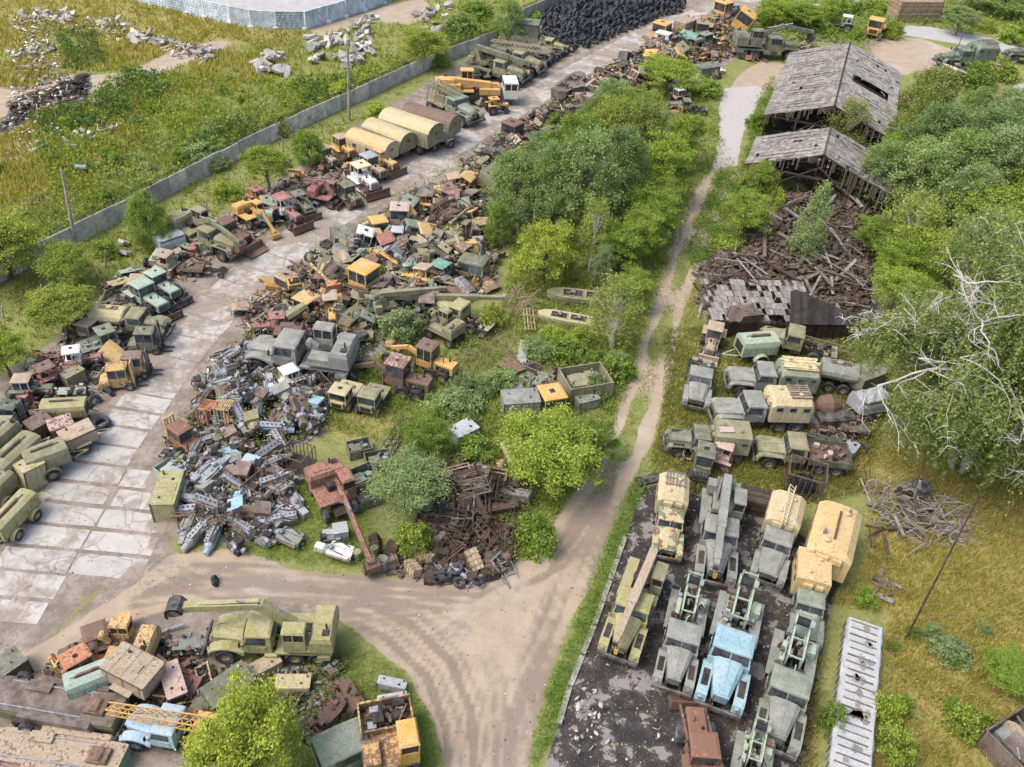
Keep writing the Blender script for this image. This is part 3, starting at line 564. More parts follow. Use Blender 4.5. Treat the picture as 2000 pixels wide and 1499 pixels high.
# ---------------- trailers, vans, boxes ----------------
def b_genset(r,c,o):
    four=o.get('axles',1)==2;L=o.get('L',2.6);wc=(*c[:3],.6)
    P(r,'housing',f'gs{L}',lambda b:(b.loft([[(x,-.72,.75),(x,-.75,1.55),(x,-.66,1.85),(x,-.35,1.98),(x,.35,1.98),(x,.66,1.85),(x,.75,1.55),(x,.72,.75)] for x in(-L/2,L/2)]),[b.box(-L/2+.2+i*(L-.4)/3,-L/2+.12+(i+1)*(L-.4)/3,s*.76-.01,s*.76+.012,.85,1.5) for i in range(3) for s in(-1,1)],b.box(-L/2-.03,-L/2,-.5,.5,.9,1.6,'dark'),b.box(L/2,L/2+.03,-.5,.5,.9,1.6,'dark')),c)
    P(r,'exhaust_pipe',f'gsx{L}',lambda b:(b.cyl((-L*.3,0,2.06),(L*.2,0,2.06),.09,.09,7,'rust'),b.cyl((L*.2,0,2.06),(L*.36,0,2.04),.04,.04,6,'metal'),b.bar((-L*.3,.12,2.02),(L*.25,.12,2.02),.06,m='dark')),c)
    xs=(-.95,1.0) if four else (-.1,)
    P(r,'frame',f'gsf{L}{four}',lambda b:([b.box(-L/2-.2,L/2+.2,s*.5-.05,s*.5+.05,.6,.75,'dark') for s in(-1,1)],b.bar((L/2,.4,.65),(L/2+1.1,0,.6),.08),b.bar((L/2,-.4,.65),(L/2+1.1,0,.6),.08),[b.cyl((x,-.85,.45),(x,.85,.45),.07,.07,6,'dark') for x in xs]),c)
    for x in xs:
        for s in(-1,1):
            wheel(r,x,s*.92,.45,.26,wc)
            P(r,'fender',f'gfe{s}',lambda b,s=s:[b.prism([(math.cos(a0)*.56,.45+math.sin(a0)*.56),(math.cos(a1)*.56,.45+math.sin(a1)*.56),(math.cos(a1)*.52,.45+math.sin(a1)*.52),(math.cos(a0)*.52,.45+math.sin(a0)*.52)],min(s*.74,s*1.08),max(s*.74,s*1.08)) for a0,a1 in zip(np.linspace(.1,3.04,7)[:-1],np.linspace(.1,3.04,7)[1:])],c,(x,0,0))
def b_van(r,c,o):
    L=5.6;rc=col(o['rc']) if 'rc' in o else c
    prof=[(-1.2,.95),(-1.25,2.1)]+[(-1.25*math.cos(a),2.1+.85*math.sin(a)) for a in np.linspace(.25,2.89,9)]+[(1.25,2.1),(1.2,.95)]
    b_=P(r,'box_body','vanb',lambda b:(b.loft([[(x,p[0]*s,p[1]) for p in prof] for x,s in((-L/2,.97),(-L/2+.08,1),(L/2-.08,1),(L/2,.97))]),[b.box(x-.02,x+.02,s*1.24-.02,s*1.24+.02,1.,2.1) for x in np.linspace(-2.4,2.4,7) for s in(-1,1)]),c)
    roof=[p for p in prof if p[1]>2.2]
    P(r,'roof','vanr',lambda b:b.loft([[(x,p[0]*1.015,p[1]+.02) for p in roof]+[(x,p[0]*.98,p[1]-.02) for p in roof[::-1]] for x in(-L/2-.06,L/2+.06)]),rc)
    for s in(-1,1):
        for x in(-1.5,.3):P(b_,'window',f'vw{s}',lambda b:(b.box(-.26,.26,-.015,.015,-.2,.2,'glass'),b.box(-.3,.3,-.008,.008,-.24,.24)),c,(x,s*1.25,1.75))
    P(b_,'door','vand',lambda b:(b.box(L/2,L/2+.03,-.4,.4,1.0,2.5),b.box(L/2+.03,L/2+.05,.25,.32,1.6,1.7,'metal'),b.box(L/2+.03,L/2+.04,-.2,.2,1.9,2.2,'glass')),c)
    P(r,'frame','vanf',lambda b:([b.box(-2.6,2.7,s*.5-.06,s*.5+.06,.75,.95,'dark') for s in(-1,1)],b.bar((2.7,0,.8),(3.9,0,.7),.1,m='dark')),c)
    for x in(-1.7,1.7):
        for s in(-1,1):wheel(r,x,s*.95,.48,.3,(*c[:3],.7))
def b_boxtrailer(r,c,o):
    P(r,'box_body','bxtb',lambda b:(b.box(-1.3,1.3,-.85,.85,.8,1.9),b.box(-1.33,1.33,-.88,.88,1.9,1.95),[b.box(x-.02,x+.02,-.86,.86,1.95,1.975) for x in(-.8,-.1,.65)],b.box(.15,.55,-.3,.2,1.951,2.03),b.cyl((-.6,.5,1.95),(-.6,.5,2.15),.08,.08,7,'rust'),b.box(-1.34,1.34,-.9,-.86,1.84,1.96,'rust'),b.box(-1.34,1.34,.86,.9,1.84,1.96,'rust'),[b.box(x-.025,x+.025,s*.86-.02,s*.86+.02,.8,1.9) for x in(-1.,0,1.) for s in(-1,1)],b.box(1.3,1.33,-.5,.5,.95,1.75)),c)
    P(r,'frame','bxtf',lambda b:(b.box(-1.4,1.4,-.6,.6,.65,.8,'dark'),b.bar((1.4,.4,.7),(2.4,0,.6),.08),b.bar((1.4,-.4,.7),(2.4,0,.6),.08),b.cyl((0,-.9,.48),(0,.9,.48),.06,.06,6,'dark')),c)
    for s in(-1,1):
        wheel(r,0,s*1.0,.48,.28,(*c[:3],.6));P(r,'fender',f'bxfe{s}',lambda b:b.box(-.6,.6,min(s*.86,s*1.2),max(s*.86,s*1.2),1.0,1.05),c)
def b_tarptrailer(r,c,o):
    b_boxtrailer(r,(*COL['brown'],.5),o)
    P(r,'tarpaulin','tarp',lambda b:b.loft([[(x,-1.0,.75+q),(x,-.98,1.5),(x,-.8,2.05+q),(x,0,2.2-q),(x,.8,2.05+q),(x,.98,1.5),(x,1.,.75-q)] for x,q in((-1.5,.1),(-1.,-.05),(-.5,.04),(0,-.06),(.5,.05),(1.,-.03),(1.5,.08))]),c,smooth=False)
def b_steelbox(r,c,o):                                 # engine housing / cabinet without wheels
    L,W,Hh=o.get('L',1.8),o.get('W',.8),o.get('H',.9)
    P(r,'housing',f'sb{L}{W}{Hh}',lambda b:(b.box(-L/2,L/2,-W/2,W/2,0,Hh,ty=.02),b.box(-L/2-.02,L/2+.02,-W/2-.02,W/2+.02,Hh,Hh+.04),b.cyl((-L*.3,W*.2,Hh+.04),(-L*.3,W*.2,Hh+.06),.07,.07,8,'dark'),b.cyl((L*.25,-W*.15,Hh+.04),(L*.25,-W*.15,Hh+.06),.09,.09,8,'dark'),[b.box(x-.015,x+.015,-W/2,W/2,Hh+.04,Hh+.055) for x in(-L*.25,.02,L*.3)],b.box(-L*.12,L*.12,-W*.38,-W*.1,Hh+.041,Hh+.07),b.cyl((L*.4,W*.3,Hh+.04),(L*.4,W*.3,Hh+.3),.05,.05,6,'rust'),[b.box(s*L/2-.03,s*L/2+.03,t*W/2-.03,t*W/2+.03,0,Hh+.05,'rust') for s in(-1,1) for t in(-1,1)]),c)
    P(r,'door_panel',f'sbd{L}{W}{Hh}',lambda b:([b.box(-L/2+.06+i*L/2,-.06+i*L/2,s*W/2-.012,s*W/2+.016,.08,Hh-.1) for i in range(2) for s in(-1,1)],b.box(L/2+.0,L/2+.025,-W*.4,W*.4,.1,Hh-.12,'dark')),c)
def b_cab(r,c,o):                                      # loose cab
    opencab(r,c,'lo',-.75,.75,.8,0,.75,1.6,True,col(o['rc']) if 'rc' in o else None)
    P(r,'floor','lofl',lambda b:b.box(-.8,.9,-.82,.82,-.08,0,'rust'),c)
def b_truckcab(r,c,o):
    cabin(r,c,'lc',-.85,.8,1.05,0,.72,1.42)
    P(r,'floor','tcfl',lambda b:b.box(-.8,.7,-1.,1.,-.06,0,'rust'),c)
def b_engine(r,c,o):
    k=o.get('v',0)%4
    if k==0:
        P(r,'engine_block','en0',lambda b:(b.prism([(-.3,.1),(.3,.1),(.42,.5),(.2,.62),(-.2,.62),(-.42,.5)],-.75,.75,'x'),b.box(-.7,.7,-.22,.22,0,.12),[b.cyl((x,.36,.5),(x,.5,.62),.07,.07,6) for x in np.linspace(-.6,.6,6)]),c)
        for s in(-1,1):P(r,'cylinder_head',f'en0h{s}',lambda b:(b.bar((-.7,s*.36,.62),(.7,s*.36,.62),.26,.16),b.tube([(-.7,s*.52,.5),(.7,s*.52,.5)],.06,6,'rust')),c)
        P(r,'gearbox','en0g',lambda b:(b.cyl((-1.0,0,.35),(-.75,0,.35),.32,.38,10,'metal'),b.box(-1.6,-1.,-.22,.22,.12,.55)),c)
        P(r,'fan','en0f',lambda b:(b.cyl((.75,0,.4),(.85,0,.4),.3,.3,10,'dark'),b.cyl((.85,0,.4),(.9,0,.4),.1,.1,8,'metal')),c)
    elif k==1:
        P(r,'engine_block','en1',lambda b:(b.box(-.8,.8,-.25,.25,.1,.65),b.box(-.75,.7,-.18,.18,0,.1,'dark'),lumps(b,-.7,.7,.25,.4,.2,.55,9,2,('metal','dark','paint'))),c)
        P(r,'cylinder_head','en1h',lambda b:(b.box(-.75,.75,-.2,.2,.65,.82,'metal'),[b.cyl((x,0,.82),(x,0,.9),.05,.05,6,'rust') for x in np.linspace(-.65,.65,6)]),c)
        P(r,'manifold','en1m',lambda b:b.tube([(-.7,-.36,.6),(.6,-.36,.6),(.8,-.36,.3)],.08,7,'rust'),c)
        P(r,'gearbox','en1g',lambda b:(b.cyl((-1.05,0,.36),(-.8,0,.36),.3,.36,10,'metal'),b.cyl((-1.5,0,.36),(-1.05,0,.36),.18,.24,8)),c)
    elif k==2:
        P(r,'generator_box','en2',lambda b:(b.box(-.1,.75,-.42,.42,.1,.95),b.box(-.12,.77,-.44,.44,.95,.99),b.box(.75,.78,-.3,.3,.3,.8,'dark')),c)
        P(r,'alternator','en2a',lambda b:(b.cyl((-.75,0,.45),(-.1,0,.45),.36,.38,14),b.cyl((-.9,0,.45),(-.75,0,.45),.25,.34,12,'dark'),b.box(-.6,-.2,-.3,.3,0,.1,'dark')),c)
    else:
        P(r,'gear_casing','en3',lambda b:(b.cyl((0,-.3,.4),(0,.3,.4),.4,.4,12),b.cyl((.1,-.45,.45),(.1,.45,.45),.14,.14,8,'metal'),b.box(-.6,0,-.25,.25,.1,.6),b.box(-.3,.4,-.3,.3,0,.12,'dark')),c)
        P(r,'cover','en3c',lambda b:(b.cyl((0,.3,.4),(0,.34,.4),.3,.3,12,'metal'),lumps(b,-.5,.3,-.25,.25,.6,.8,7,9,('metal','dark','rust'))),c)
_eng=b_engine
def b_engine(r,c,o):
    _eng(r,c,o);v=o.get('v',0)%4
    P(r,'fittings',f'enfit{v}',lambda b:(lumps(b,-.8,.7,-.4,.4,.35,.85,7,v+40,('metal','paint','dark','paint')),b.tube([(-.6,.3,.7),(-.2,.5,.85),(.5,.35,.7)],.035,5,'dark'),b.tube([(-.7,-.2,.8),(0,-.4,.9),(.6,-.3,.6)],.03,5,'rust')),c)
def b_cage(r,c,o):
    L,W,Hh=o.get('L',1.8),o.get('W',1.5),o.get('H',1.)
    def f(b):
        for z in(.06,Hh):
            for s in(-1,1):b.bar((-L/2,s*W/2,z),(L/2,s*W/2,z),.06,m='rust');b.bar((s*L/2,-W/2,z),(s*L/2,W/2,z),.06,m='rust')
        for i in range(7):
            x=-L/2+i*L/6
            for s in(-1,1):b.bar((x,s*W/2,.06),(x,s*W/2,Hh),.04,m='rust')
        for i in range(1,5):
            y=-W/2+i*W/5
            for s in(-1,1):b.bar((s*L/2,y,.06),(s*L/2,y,Hh),.04,m='rust')
        b.box(-L/2,L/2,-W/2,W/2,.02,.05,'dark')
    P(r,'frame',f'cg{L}{W}{Hh}',f,c)
    if o.get('fill','m')=='m':P(r,'scrap_fill',f'cgf{L}{W}',lambda b:lumps(b,-L*.38,L*.38,-W*.36,W*.36,.15,Hh*.6,26,int(L*10),('metal','metal','dark','paint')),c)
    elif o.get('fill')=='cable':P(r,'cable_heap',f'cgc{L}{W}',lambda b:[b.tube([(math.cos(a)*q*L*.4*(1+.15*math.sin(a*3+k)),math.sin(a)*q*W*.4,.15+k*.09+.05*math.sin(a*2+k)) for a in np.linspace(0,6.283,12)],.05,4,'cable') for k in range(8) for q in(1-.07*k,.6-.05*k)],c)
def b_opencrate(r,c,o):
    L,W,Hh=2.0,1.5,.95
    P(r,'crate_walls','ocw',lambda b:(b.box(-L/2,L/2,-W/2,-W/2+.05,0,Hh),b.box(-L/2,L/2,W/2-.05,W/2,0,Hh),b.box(-L/2,-L/2+.05,-W/2+.05,W/2-.05,0,Hh),b.box(L/2-.05,L/2,-W/2+.05,W/2-.05,0,Hh),[b.box(x,x+.08,s*W/2-.03,s*W/2+.03,0,Hh+.02) for x in(-L/2,-.04,L/2-.08) for s in(-1,1)]),c)
    P(r,'crate_floor','ocf',lambda b:b.box(-L/2+.05,L/2-.05,-W/2+.05,W/2-.05,.05,.12),c)
    P(r,'machine',f"ocm{o.get('v',0)}",lambda b:(b.box(-.75,.1,-.5,.3,.12,.85),b.box(.2,.8,-.4,.45,.12,.55),b.cyl((.5,0,.55),(.5,0,.8),.2,.2,10,'metal'),lumps(b,-.8,.8,-.5,.5,.3,.9,8,o.get('v',0),('metal','paint','dark'))),(*c[:3],.2))
def b_woodcrate(r,c,o):
    L,W,Hh=o.get('L',2.2),o.get('W',.8),o.get('H',.7)
    def f(b):
        n=max(3,int(W/.2));q=random.Random(int(L*100+W*10))
        for i in range(n):
            y0=-W/2+i*W/n;b.box(-L/2,L/2-q.uniform(0,.05),y0+.01,y0+W/n-.015,Hh,Hh+.03,'wood');b.box(-L/2,L/2,y0+.01,y0+W/n-.015,0,.03,'wood')
        n=max(2,int(Hh/.2))
        for i in range(n):
            z0=.03+i*(Hh-.03)/n
            for s in(-1,1):b.box(-L/2,L/2,s*W/2-.015,s*W/2+.015,z0+.01,z0+(Hh-.03)/n-.012,'wood');b.box(s*L/2-.015,s*L/2+.015,-W/2+.015,W/2-.015,z0+.01,z0+(Hh-.03)/n-.012,'wood')
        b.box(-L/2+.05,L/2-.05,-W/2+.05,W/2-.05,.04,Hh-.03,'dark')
    P(r,'boards',f'wc{L}{W}{Hh}',f,c)
    P(r,'batten',f'wcb{L}{W}{Hh}',lambda b:[(b.box(x,x+.1,-W/2-.05,W/2+.05,Hh+.03,Hh+.07,'wood'),[b.box(x,x+.1,s*W/2+(.016 if s>0 else -.056),s*W/2+(.056 if s>0 else -.016),0,Hh+.07,'wood') for s in(-1,1)]) for x in(-L/2+.25,-.05,L/2-.35)],c)
def b_slatcrate(r,c,o):
    L,W,Hh=o.get('L',1.9),o.get('W',1.1),o.get('H',.8)
    def f(b):
        for z in(0,Hh*.5,Hh):
            for s in(-1,1):b.bar((-L/2,s*W/2,z),(L/2,s*W/2,z),.09,.06,'wood');b.bar((s*L/2,-W/2,z),(s*L/2,W/2,z),.09,.06,'wood')
        for x in(-L/2,0,L/2):
            for s in(-1,1):b.bar((x,s*W/2,0),(x,s*W/2,Hh),.08,m='wood')
        for y in(-W/4,W/4):b.bar((-L/2,y,Hh),(L/2,y,Hh),.08,.05,'wood');b.bar((-L/2,y,0),(L/2,y,0),.1,.05,'wood')
        for s in(-1,1):b.bar((-L/2,s*W/2,0),(0,s*W/2,Hh),.07,m='wood')
    P(r,'slat_frame',f'sc{L}{W}{Hh}',f,c)
def b_boat(r,c,o):
    """flat-bottomed ferry hull / pontoon"""
    L,W=o.get('L',6.),o.get('W',1.7);dk=o.get('deck');hc=col(o['hullc']) if 'hullc' in o else c
    st=[(-L/2,.92,.0),(-L*.3,1,0),(0,1,0),(L*.25,.96,0),(L*.4,.7,.15),(L/2,.22,.45)]
    Hh=o.get('H',.9)
    P(r,'hull',f'bt{L}{W}{Hh}',lambda b:b.loft([[(x,-W/2*s*.82,lift),(x,-W/2*s,Hh*.75),(x,-W/2*s,Hh),(x,W/2*s,Hh),(x,W/2*s,Hh*.75),(x,W/2*s*.82,lift)] for x,s,lift in st]),hc)
    P(r,'deck',f'bd{L}{W}{Hh}{dk}',lambda b:([b.loft([[(x,-W/2*s*1.03,Hh+.01),(x,W/2*s*1.03,Hh+.01),(x,W/2*s*1.03,Hh+.06),(x,-W/2*s*1.03,Hh+.06)] for x,s,_ in st])],[b.bar((-L*.3,y,Hh+.1),(L*.22,y,Hh+.1),.06,m='metal') for y in(-W*.36,W*.36)] if dk else 0),c)
    if not dk:
        for x in(-L*.22,L*.12):P(r,'hatch',f'bh{L}{W}',lambda b:(b.box(-L*.14,L*.14,-W*.3,W*.3,-.02,.012,'dark'),[b.box(-L*.15,L*.15,s*W*.31-.04,s*W*.31+.04,-.02,.07) for s in(-1,1)],[b.box(s*L*.145-.04,s*L*.145+.04,-W*.3,W*.3,-.02,.06) for s in(-1,1)],lumps(b,-L*.1,L*.1,-W*.22,W*.22,.0,.1,14,3,('metal','rust','dark'))),c,(x,0,Hh+.065))
    else:
        P(r,'mooring_box',f'bm{L}{W}',lambda b:(b.cyl((-L*.36,-W*.2,Hh+.12),(-L*.36,W*.2,Hh+.12),.3,.3,10,'rust'),b.box(-L*.42,-L*.3,-W*.24,W*.24,Hh+.05,Hh+.26,'rust')),c);P(r,'deck_locker',f'bk{L}{W}',lambda b:b.box(-.3,.9,-W*.5+.08,-.25,Hh+.06,Hh+.2),c)
        for s in(-1,1):
            P(r,'side_float',f'bf{L}{W}',lambda b:b.box(-L*.4,L*.1,-.16,.16,Hh*.62,Hh+.14,tx0=.2,tx1=.25),c,(0,s*(W/2+.1),0))
        wheel(r,L*.16,-W*.5,.4,.25,c,Hh+.1)
def b_mobilecrane(r,c,o):
    wc=(*COL['grey'],.5)
    for x in(-2.6,-1.4,1.9,3.1):
        for s in(-1,1):wheel(r,x,s*1.0,.55,.36,wc)
    P(r,'carrier','mccar',lambda b:(b.box(-3.8,4.2,-1.15,1.15,.75,1.15,'dark'),b.box(.4,2.6,-1.1,1.1,1.15,1.75),b.cyl((-1.6,0,1.15),(-1.6,0,1.4),.8,.8,16,'dark'),lumps(b,-.6,.4,-.9,.9,1.2,1.4,10,3)),c)
    cb=P(r,'driver_cab','mccab',lambda b:(b.box(3.,4.5,-1.2,1.2,.8,1.7),b.box(3.05,4.42,-1.15,1.15,1.7,2.35,'dark'),b.box(3.,4.5,-1.2,1.2,2.35,2.5),[b.box(x,x+.1,y,y+.08,1.7,2.35) for x in(3.,3.7,4.38) for y in(-1.2,1.12)]),col(o.get('cc','white')))
    for s in(-1,1):P(cb,'headlight',f'mchl{s}',lambda b:b.cyl((4.5,s*.8,1.1),(4.54,s*.8,1.1),.14,.14,9,'metal'),c)
    P(r,'slewing_house','mchs',lambda b:(b.box(-4.,-.2,-1.2,1.2,1.4,1.55),b.box(-4.2,-1.6,-1.25,1.25,1.55,2.2),b.box(-3.8,-2.2,-.9,.3,2.2,2.6),lumps(b,-3.6,-2.2,-.8,.8,2.3,2.6,8,4)),c)
    P(r,'operator_cab','mcoc',lambda b:(b.box(-1.5,-.2,.3,1.2,1.55,2.3),b.box(-1.45,-.25,.35,1.15,2.3,3.1,'dark'),b.box(-1.55,-.15,.25,1.25,3.1,3.22),[b.box(x,x+.09,y,y+.08,2.3,3.1) for x in(-1.5,-.85,-.29) for y in(.3,1.12)]),c)
    P(r,'boom','mcbm',lambda b:(b.bar((-2.6,-.35,2.4),(1.6,-.35,2.0),.6,.6),b.bar((1.6,-.35,2.),(2.4,-.35,1.95),.4,.42)),c)
def b_barrel(r,c,o):
    P(r,'drum',f'brl',lambda b:(b.lathe([(.01,0),(.3,0),(.3,.28),(.315,.3),(.3,.32),(.3,.58),(.315,.6),(.3,.62),(.3,.88),(.01,.88)],'z',14,m='paint')),c)
def b_mixer(r,c,o):
    P(r,'drum','mxd',lambda b:b.loft([[(x,rr*math.cos(a),1.0+rr*math.sin(a)) for a in np.linspace(0,6.283,15)[:-1]] for x,rr in((-.9,.3),(-.5,.75),(.1,.85),(.8,.5))]),c)
    P(r,'frame','mxf',lambda b:(b.box(-1,1,-.6,.6,.2,.4,'rust'),[b.bar((x,s*.6,.3),(x*.3,s*.5,1.),.1,m='rust') for x in(-.9,.9) for s in(-1,1)]),c)
def b_wreck(r,c,o):                                    # stripped machine: frame, axle and machinery lumps
    s=o.get('seed',1)%5
    P(r,'frame',f'wkf{s}',lambda b:([b.bar((-1.5,y,.45),(1.5,y,.5),.12,.18,'rust') for y in(-.4,.4)],[b.bar((x,-.4,.45),(x,.4,.45),.1,m='rust') for x in(-1.4,-.3,.8,1.4)],[b.cyl((x,-.8,.4),(x,.8,.4),.1,.1,6,'rust') for x in(-1.,1.)]),c)
    P(r,'machinery',f'wkm{s}',lambda b:lumps(b,-1.3,1.3,-.6,.6,.5,1.2,30,s+20,('paint','paint','rust','dark')),c)
    P(r,'panel',f'wkp{s}',lambda b:(b.box(-.9,.5,-.5,.4,1.1,1.15,tx0=.1),b.box(.5,1.3,-.45,.45,.6,1.2)),c,(0,0,0),(.1*s-.2,.15,0))
    if s%2:
        for q in(-1,1):wheel(r,1.0,q*.85,.5,.3,c)
def b_stack(r,c,o):                                    # long sheet-covered stack
    L=o.get('L',12.);W=2.3;n=24;q=random.Random(5)
    P(r,'cover','stkc',lambda b:b.loft([[(x,-W/2+q.uniform(-.06,.06),0),(x,-W/2+q.uniform(-.05,.05),1.0+q.uniform(-.05,.05)),(x,-W/2+.12,1.16+q.uniform(-.04,.04)),(x,W/2-.1,1.16+q.uniform(-.04,.04)),(x,W/2+q.uniform(-.04,.04),1.02),(x,W/2+q.uniform(-.06,.06),0)] for x in np.linspace(-L/2,L/2,n)]),c)
    P(r,'slat','stks',lambda b:[(b.box(x,x+.07,-W/2+.15+q.uniform(0,.2),W/2-.15-q.uniform(0,.3),1.15,1.23,'wood'),b.box(x+.1,x+.16,-W/2-.08,-W/2-.0,.2,.95,'wood')) for x in np.linspace(-L/2+.2,L/2-.2,22)],(*COL['wood'],0))
    P(r,'bare_patch','stkb',lambda b:[b.add([(x+math.cos(a)*q.uniform(.15,.45),y+math.sin(a)*q.uniform(.1,.3),1.215) for a in np.linspace(0,6.283,10)[:-1]],[tuple(range(9))],'paint') for x,y in[(q.uniform(-L/2+.5,L/2-.5),q.uniform(-.3,.6)) for _ in range(26)]],(.2,.19,.185,.2))
def b_culvert(r,c,o):
    P(r,'beam','clv',lambda b:(b.box(-3.2,3.2,-.35,.35,.2,.3),b.box(-3.2,3.2,-.35,-.27,.0,.2),b.box(-3.2,3.2,.27,.35,.0,.2),[b.box(x,x+.2,-.2,.2,.3,.33) for x in np.linspace(-3,2.8,8)]),c)
def b_flattrailer(r,c,o):
    P(r,'deck','ftd',lambda b:(b.box(-3.2,3.2,-1.05,1.05,1.0,1.25),[b.box(x,x+.07,-1.07,1.07,.92,1.)for x in np.linspace(-3.,3.,8)]),c)
    P(r,'deck_frame','ftf',lambda b:([b.bar((-3.,y,1.35),(-.6,y,1.35),.09) for y in(-.7,-.2,.3,.8)],[b.bar((x,-.8,1.35),(x,.8,1.35),.09) for x in(-3,-2.2,-1.4,-.6)],b.box(.2,.9,-.8,.6,1.26,1.36,'rust'),[b.box(1.2,1.9,y,y+.16,1.26,1.34,'wood') for y in np.linspace(-.9,.7,6)]),(*COL['woodg'],.2))
    for x in(-2.,2.):
        for s in(-1,1):wheel(r,x,s*.95,.5,.3,(*c[:3],.6))
def b_backhoe(r,c,o):
    b_tractor(r,c,dict(o,glass=1,rc=o.get('rc','tan')));P(r,'front_bucket','bhb',lambda b:(b.prism([(1.9,.2),(2.6,.1),(2.55,.25),(2.05,.35),(2.05,.8),(1.9,.85)],-.9,.9),[b.bar((.5,s*.5,1.2),(2.,s*.6,.5),.12) for s in(-1,1)]),c)
def b_bucketthing(r,c,o): P(r,'bucket','bucketf',f_bucket,c,(0,0,1.1),(0,.2,0),sc=1.1);P(r,'arm','bkarm',lambda b:b.bar((0,0,1.1),(-1.6,0,1.5),.3,.4),c)
def b_trestle(r,c,o): P(r,'slats','trs',lambda b:([b.bar((-1.6,y,.5),(1.6,y,.5),.1,.06,'wood') for y in(-.4,-.13,.13,.4)],[b.bar((x,-.45,.45),(x,.45,.45),.1,m='wood') for x in(-1.5,-.5,.5,1.5)],[b.bar((x,y,0),(x,y,.45),.08,m='wood') for x in(-1.5,1.5) for y in(-.4,.4)]),c)
def b_truss(r,c,o): P(r,'truss','trss',lambda b:b.lattice((-2.4,0,.5),(2.4,0,.5),.9,.9,6,.05),c)
LEN=dict(truck=7.25,dozer=4.3,tractor=3.5,forklift=3.2,exc=4.,grader=7.,crawlercab=3.6,genset=2.8,van=5.7,boxtrailer=2.7,tarptrailer=3,steelbox=1.8,cab=1.6,truckcab=1.7,engine=1.7,cage=1.8,opencrate=2.,woodcrate=2.2,slatcrate=1.9,boat=6.,mobilecrane=8.7,barrel=.7,mixer=1.9,wreck=3.,stack=12.,culvert=6.4,flattrailer=6.4,backhoe=4.3,loader=6.2,bucketthing=2.4,trestle=3.3,truss=4.8)
CAT=dict(truck='truck',dozer='bulldozer',tractor='tractor',forklift='forklift',exc='excavator',grader='road grader',crawlercab='tracked tractor',genset='generator trailer',van='van trailer',boxtrailer='trailer',tarptrailer='trailer',steelbox='metal box',cab='vehicle cab',truckcab='truck cab',engine='engine',cage='metal crate',opencrate='crate',woodcrate='wooden crate',slatcrate='wooden crate',boat='boat hull',mobilecrane='mobile crane',barrel='barrel',mixer='concrete mixer',wreck='wrecked machine',stack='covered stack',culvert='beam',flattrailer='trailer',backhoe='backhoe',loader='wheel loader',bucketthing='bucket',trestle='trestle',truss='steel truss')
NM=dict(dozer='bulldozer',exc='excavator',grader='road_grader',crawlercab='tracked_tractor',genset='generator_trailer',van='van_trailer',boxtrailer='box_trailer',tarptrailer='tarp_trailer',steelbox='metal_cabinet',cab='loose_cab',truckcab='loose_truck_cab',cage='metal_crate',opencrate='open_crate',woodcrate='wooden_crate',slatcrate='slatted_crate',boat='boat_hull',mobilecrane='mobile_crane',mixer='concrete_mixer',wreck='wrecked_machine',stack='covered_stack',culvert='steel_beam',flattrailer='flat_trailer',loader='wheel_loader',bucketthing='excavator_bucket',truss='steel_truss',barrel='oil_drum')
TN=dict(kung='box_truck',crane='crane_truck',drill='drilling_truck',flat='flatbed_truck',tank='tanker_truck',truss='truss_truck',exc='excavator_truck',latt='lattice_crane_truck',bare='stripped_truck')
def place(line):
    q=[s.strip() for s in line.split('|')]
    kind=q[0];pts=q[1].split();c=col(q[2]);label=q[3];o={}
    if len(q)>4:
        for kv in q[4].split():
            k,v=kv.split('=',1)
            try:v=float(v);v=int(v) if v==int(v) else v
            except ValueError:pass
            o[k]=v
    a=[tuple(float(v) for v in p.split(',')) for p in pts]
    if len(a)==2:
        p0,p1=at(*a[0]),at(*a[1]);mid=(p0+p1)/2;d=p1-p0;ang=math.atan2(d.y,d.x);d.z=0
        ln_=LEN[kind]
        if kind in('genset','steelbox','cage','woodcrate','boat','opencrate') and 'L' in o:ln_=o['L']
        sc=min(max(d.length/ln_,o.get('smin',.78)),o.get('smax',1.35))
    else:
        mid=at(*a[0]);ang=o.get('r',0);sc=1
    if kind=='tractor' and o.get('big'):sc=min(max(d.length/5.2,.7),1.05)
    sc=o.get('s',sc)*(.7 if kind in('cab','truckcab') else 1);z=o.get('z',0)
    nm=TN[o.get('body','bare')] if kind=='truck' else NM.get(kind,kind)
    r=thing(nm,label,CAT[kind] if kind!='truck' else o.get('cat','truck').replace('_',' '),(mid.x,mid.y,z),ang,sc,o.get('g','').replace('_',' ') or None,rot=(o.get('rx',0),o.get('ry',0),ang))
    globals()['b_'+kind](r,c,o)
    return r
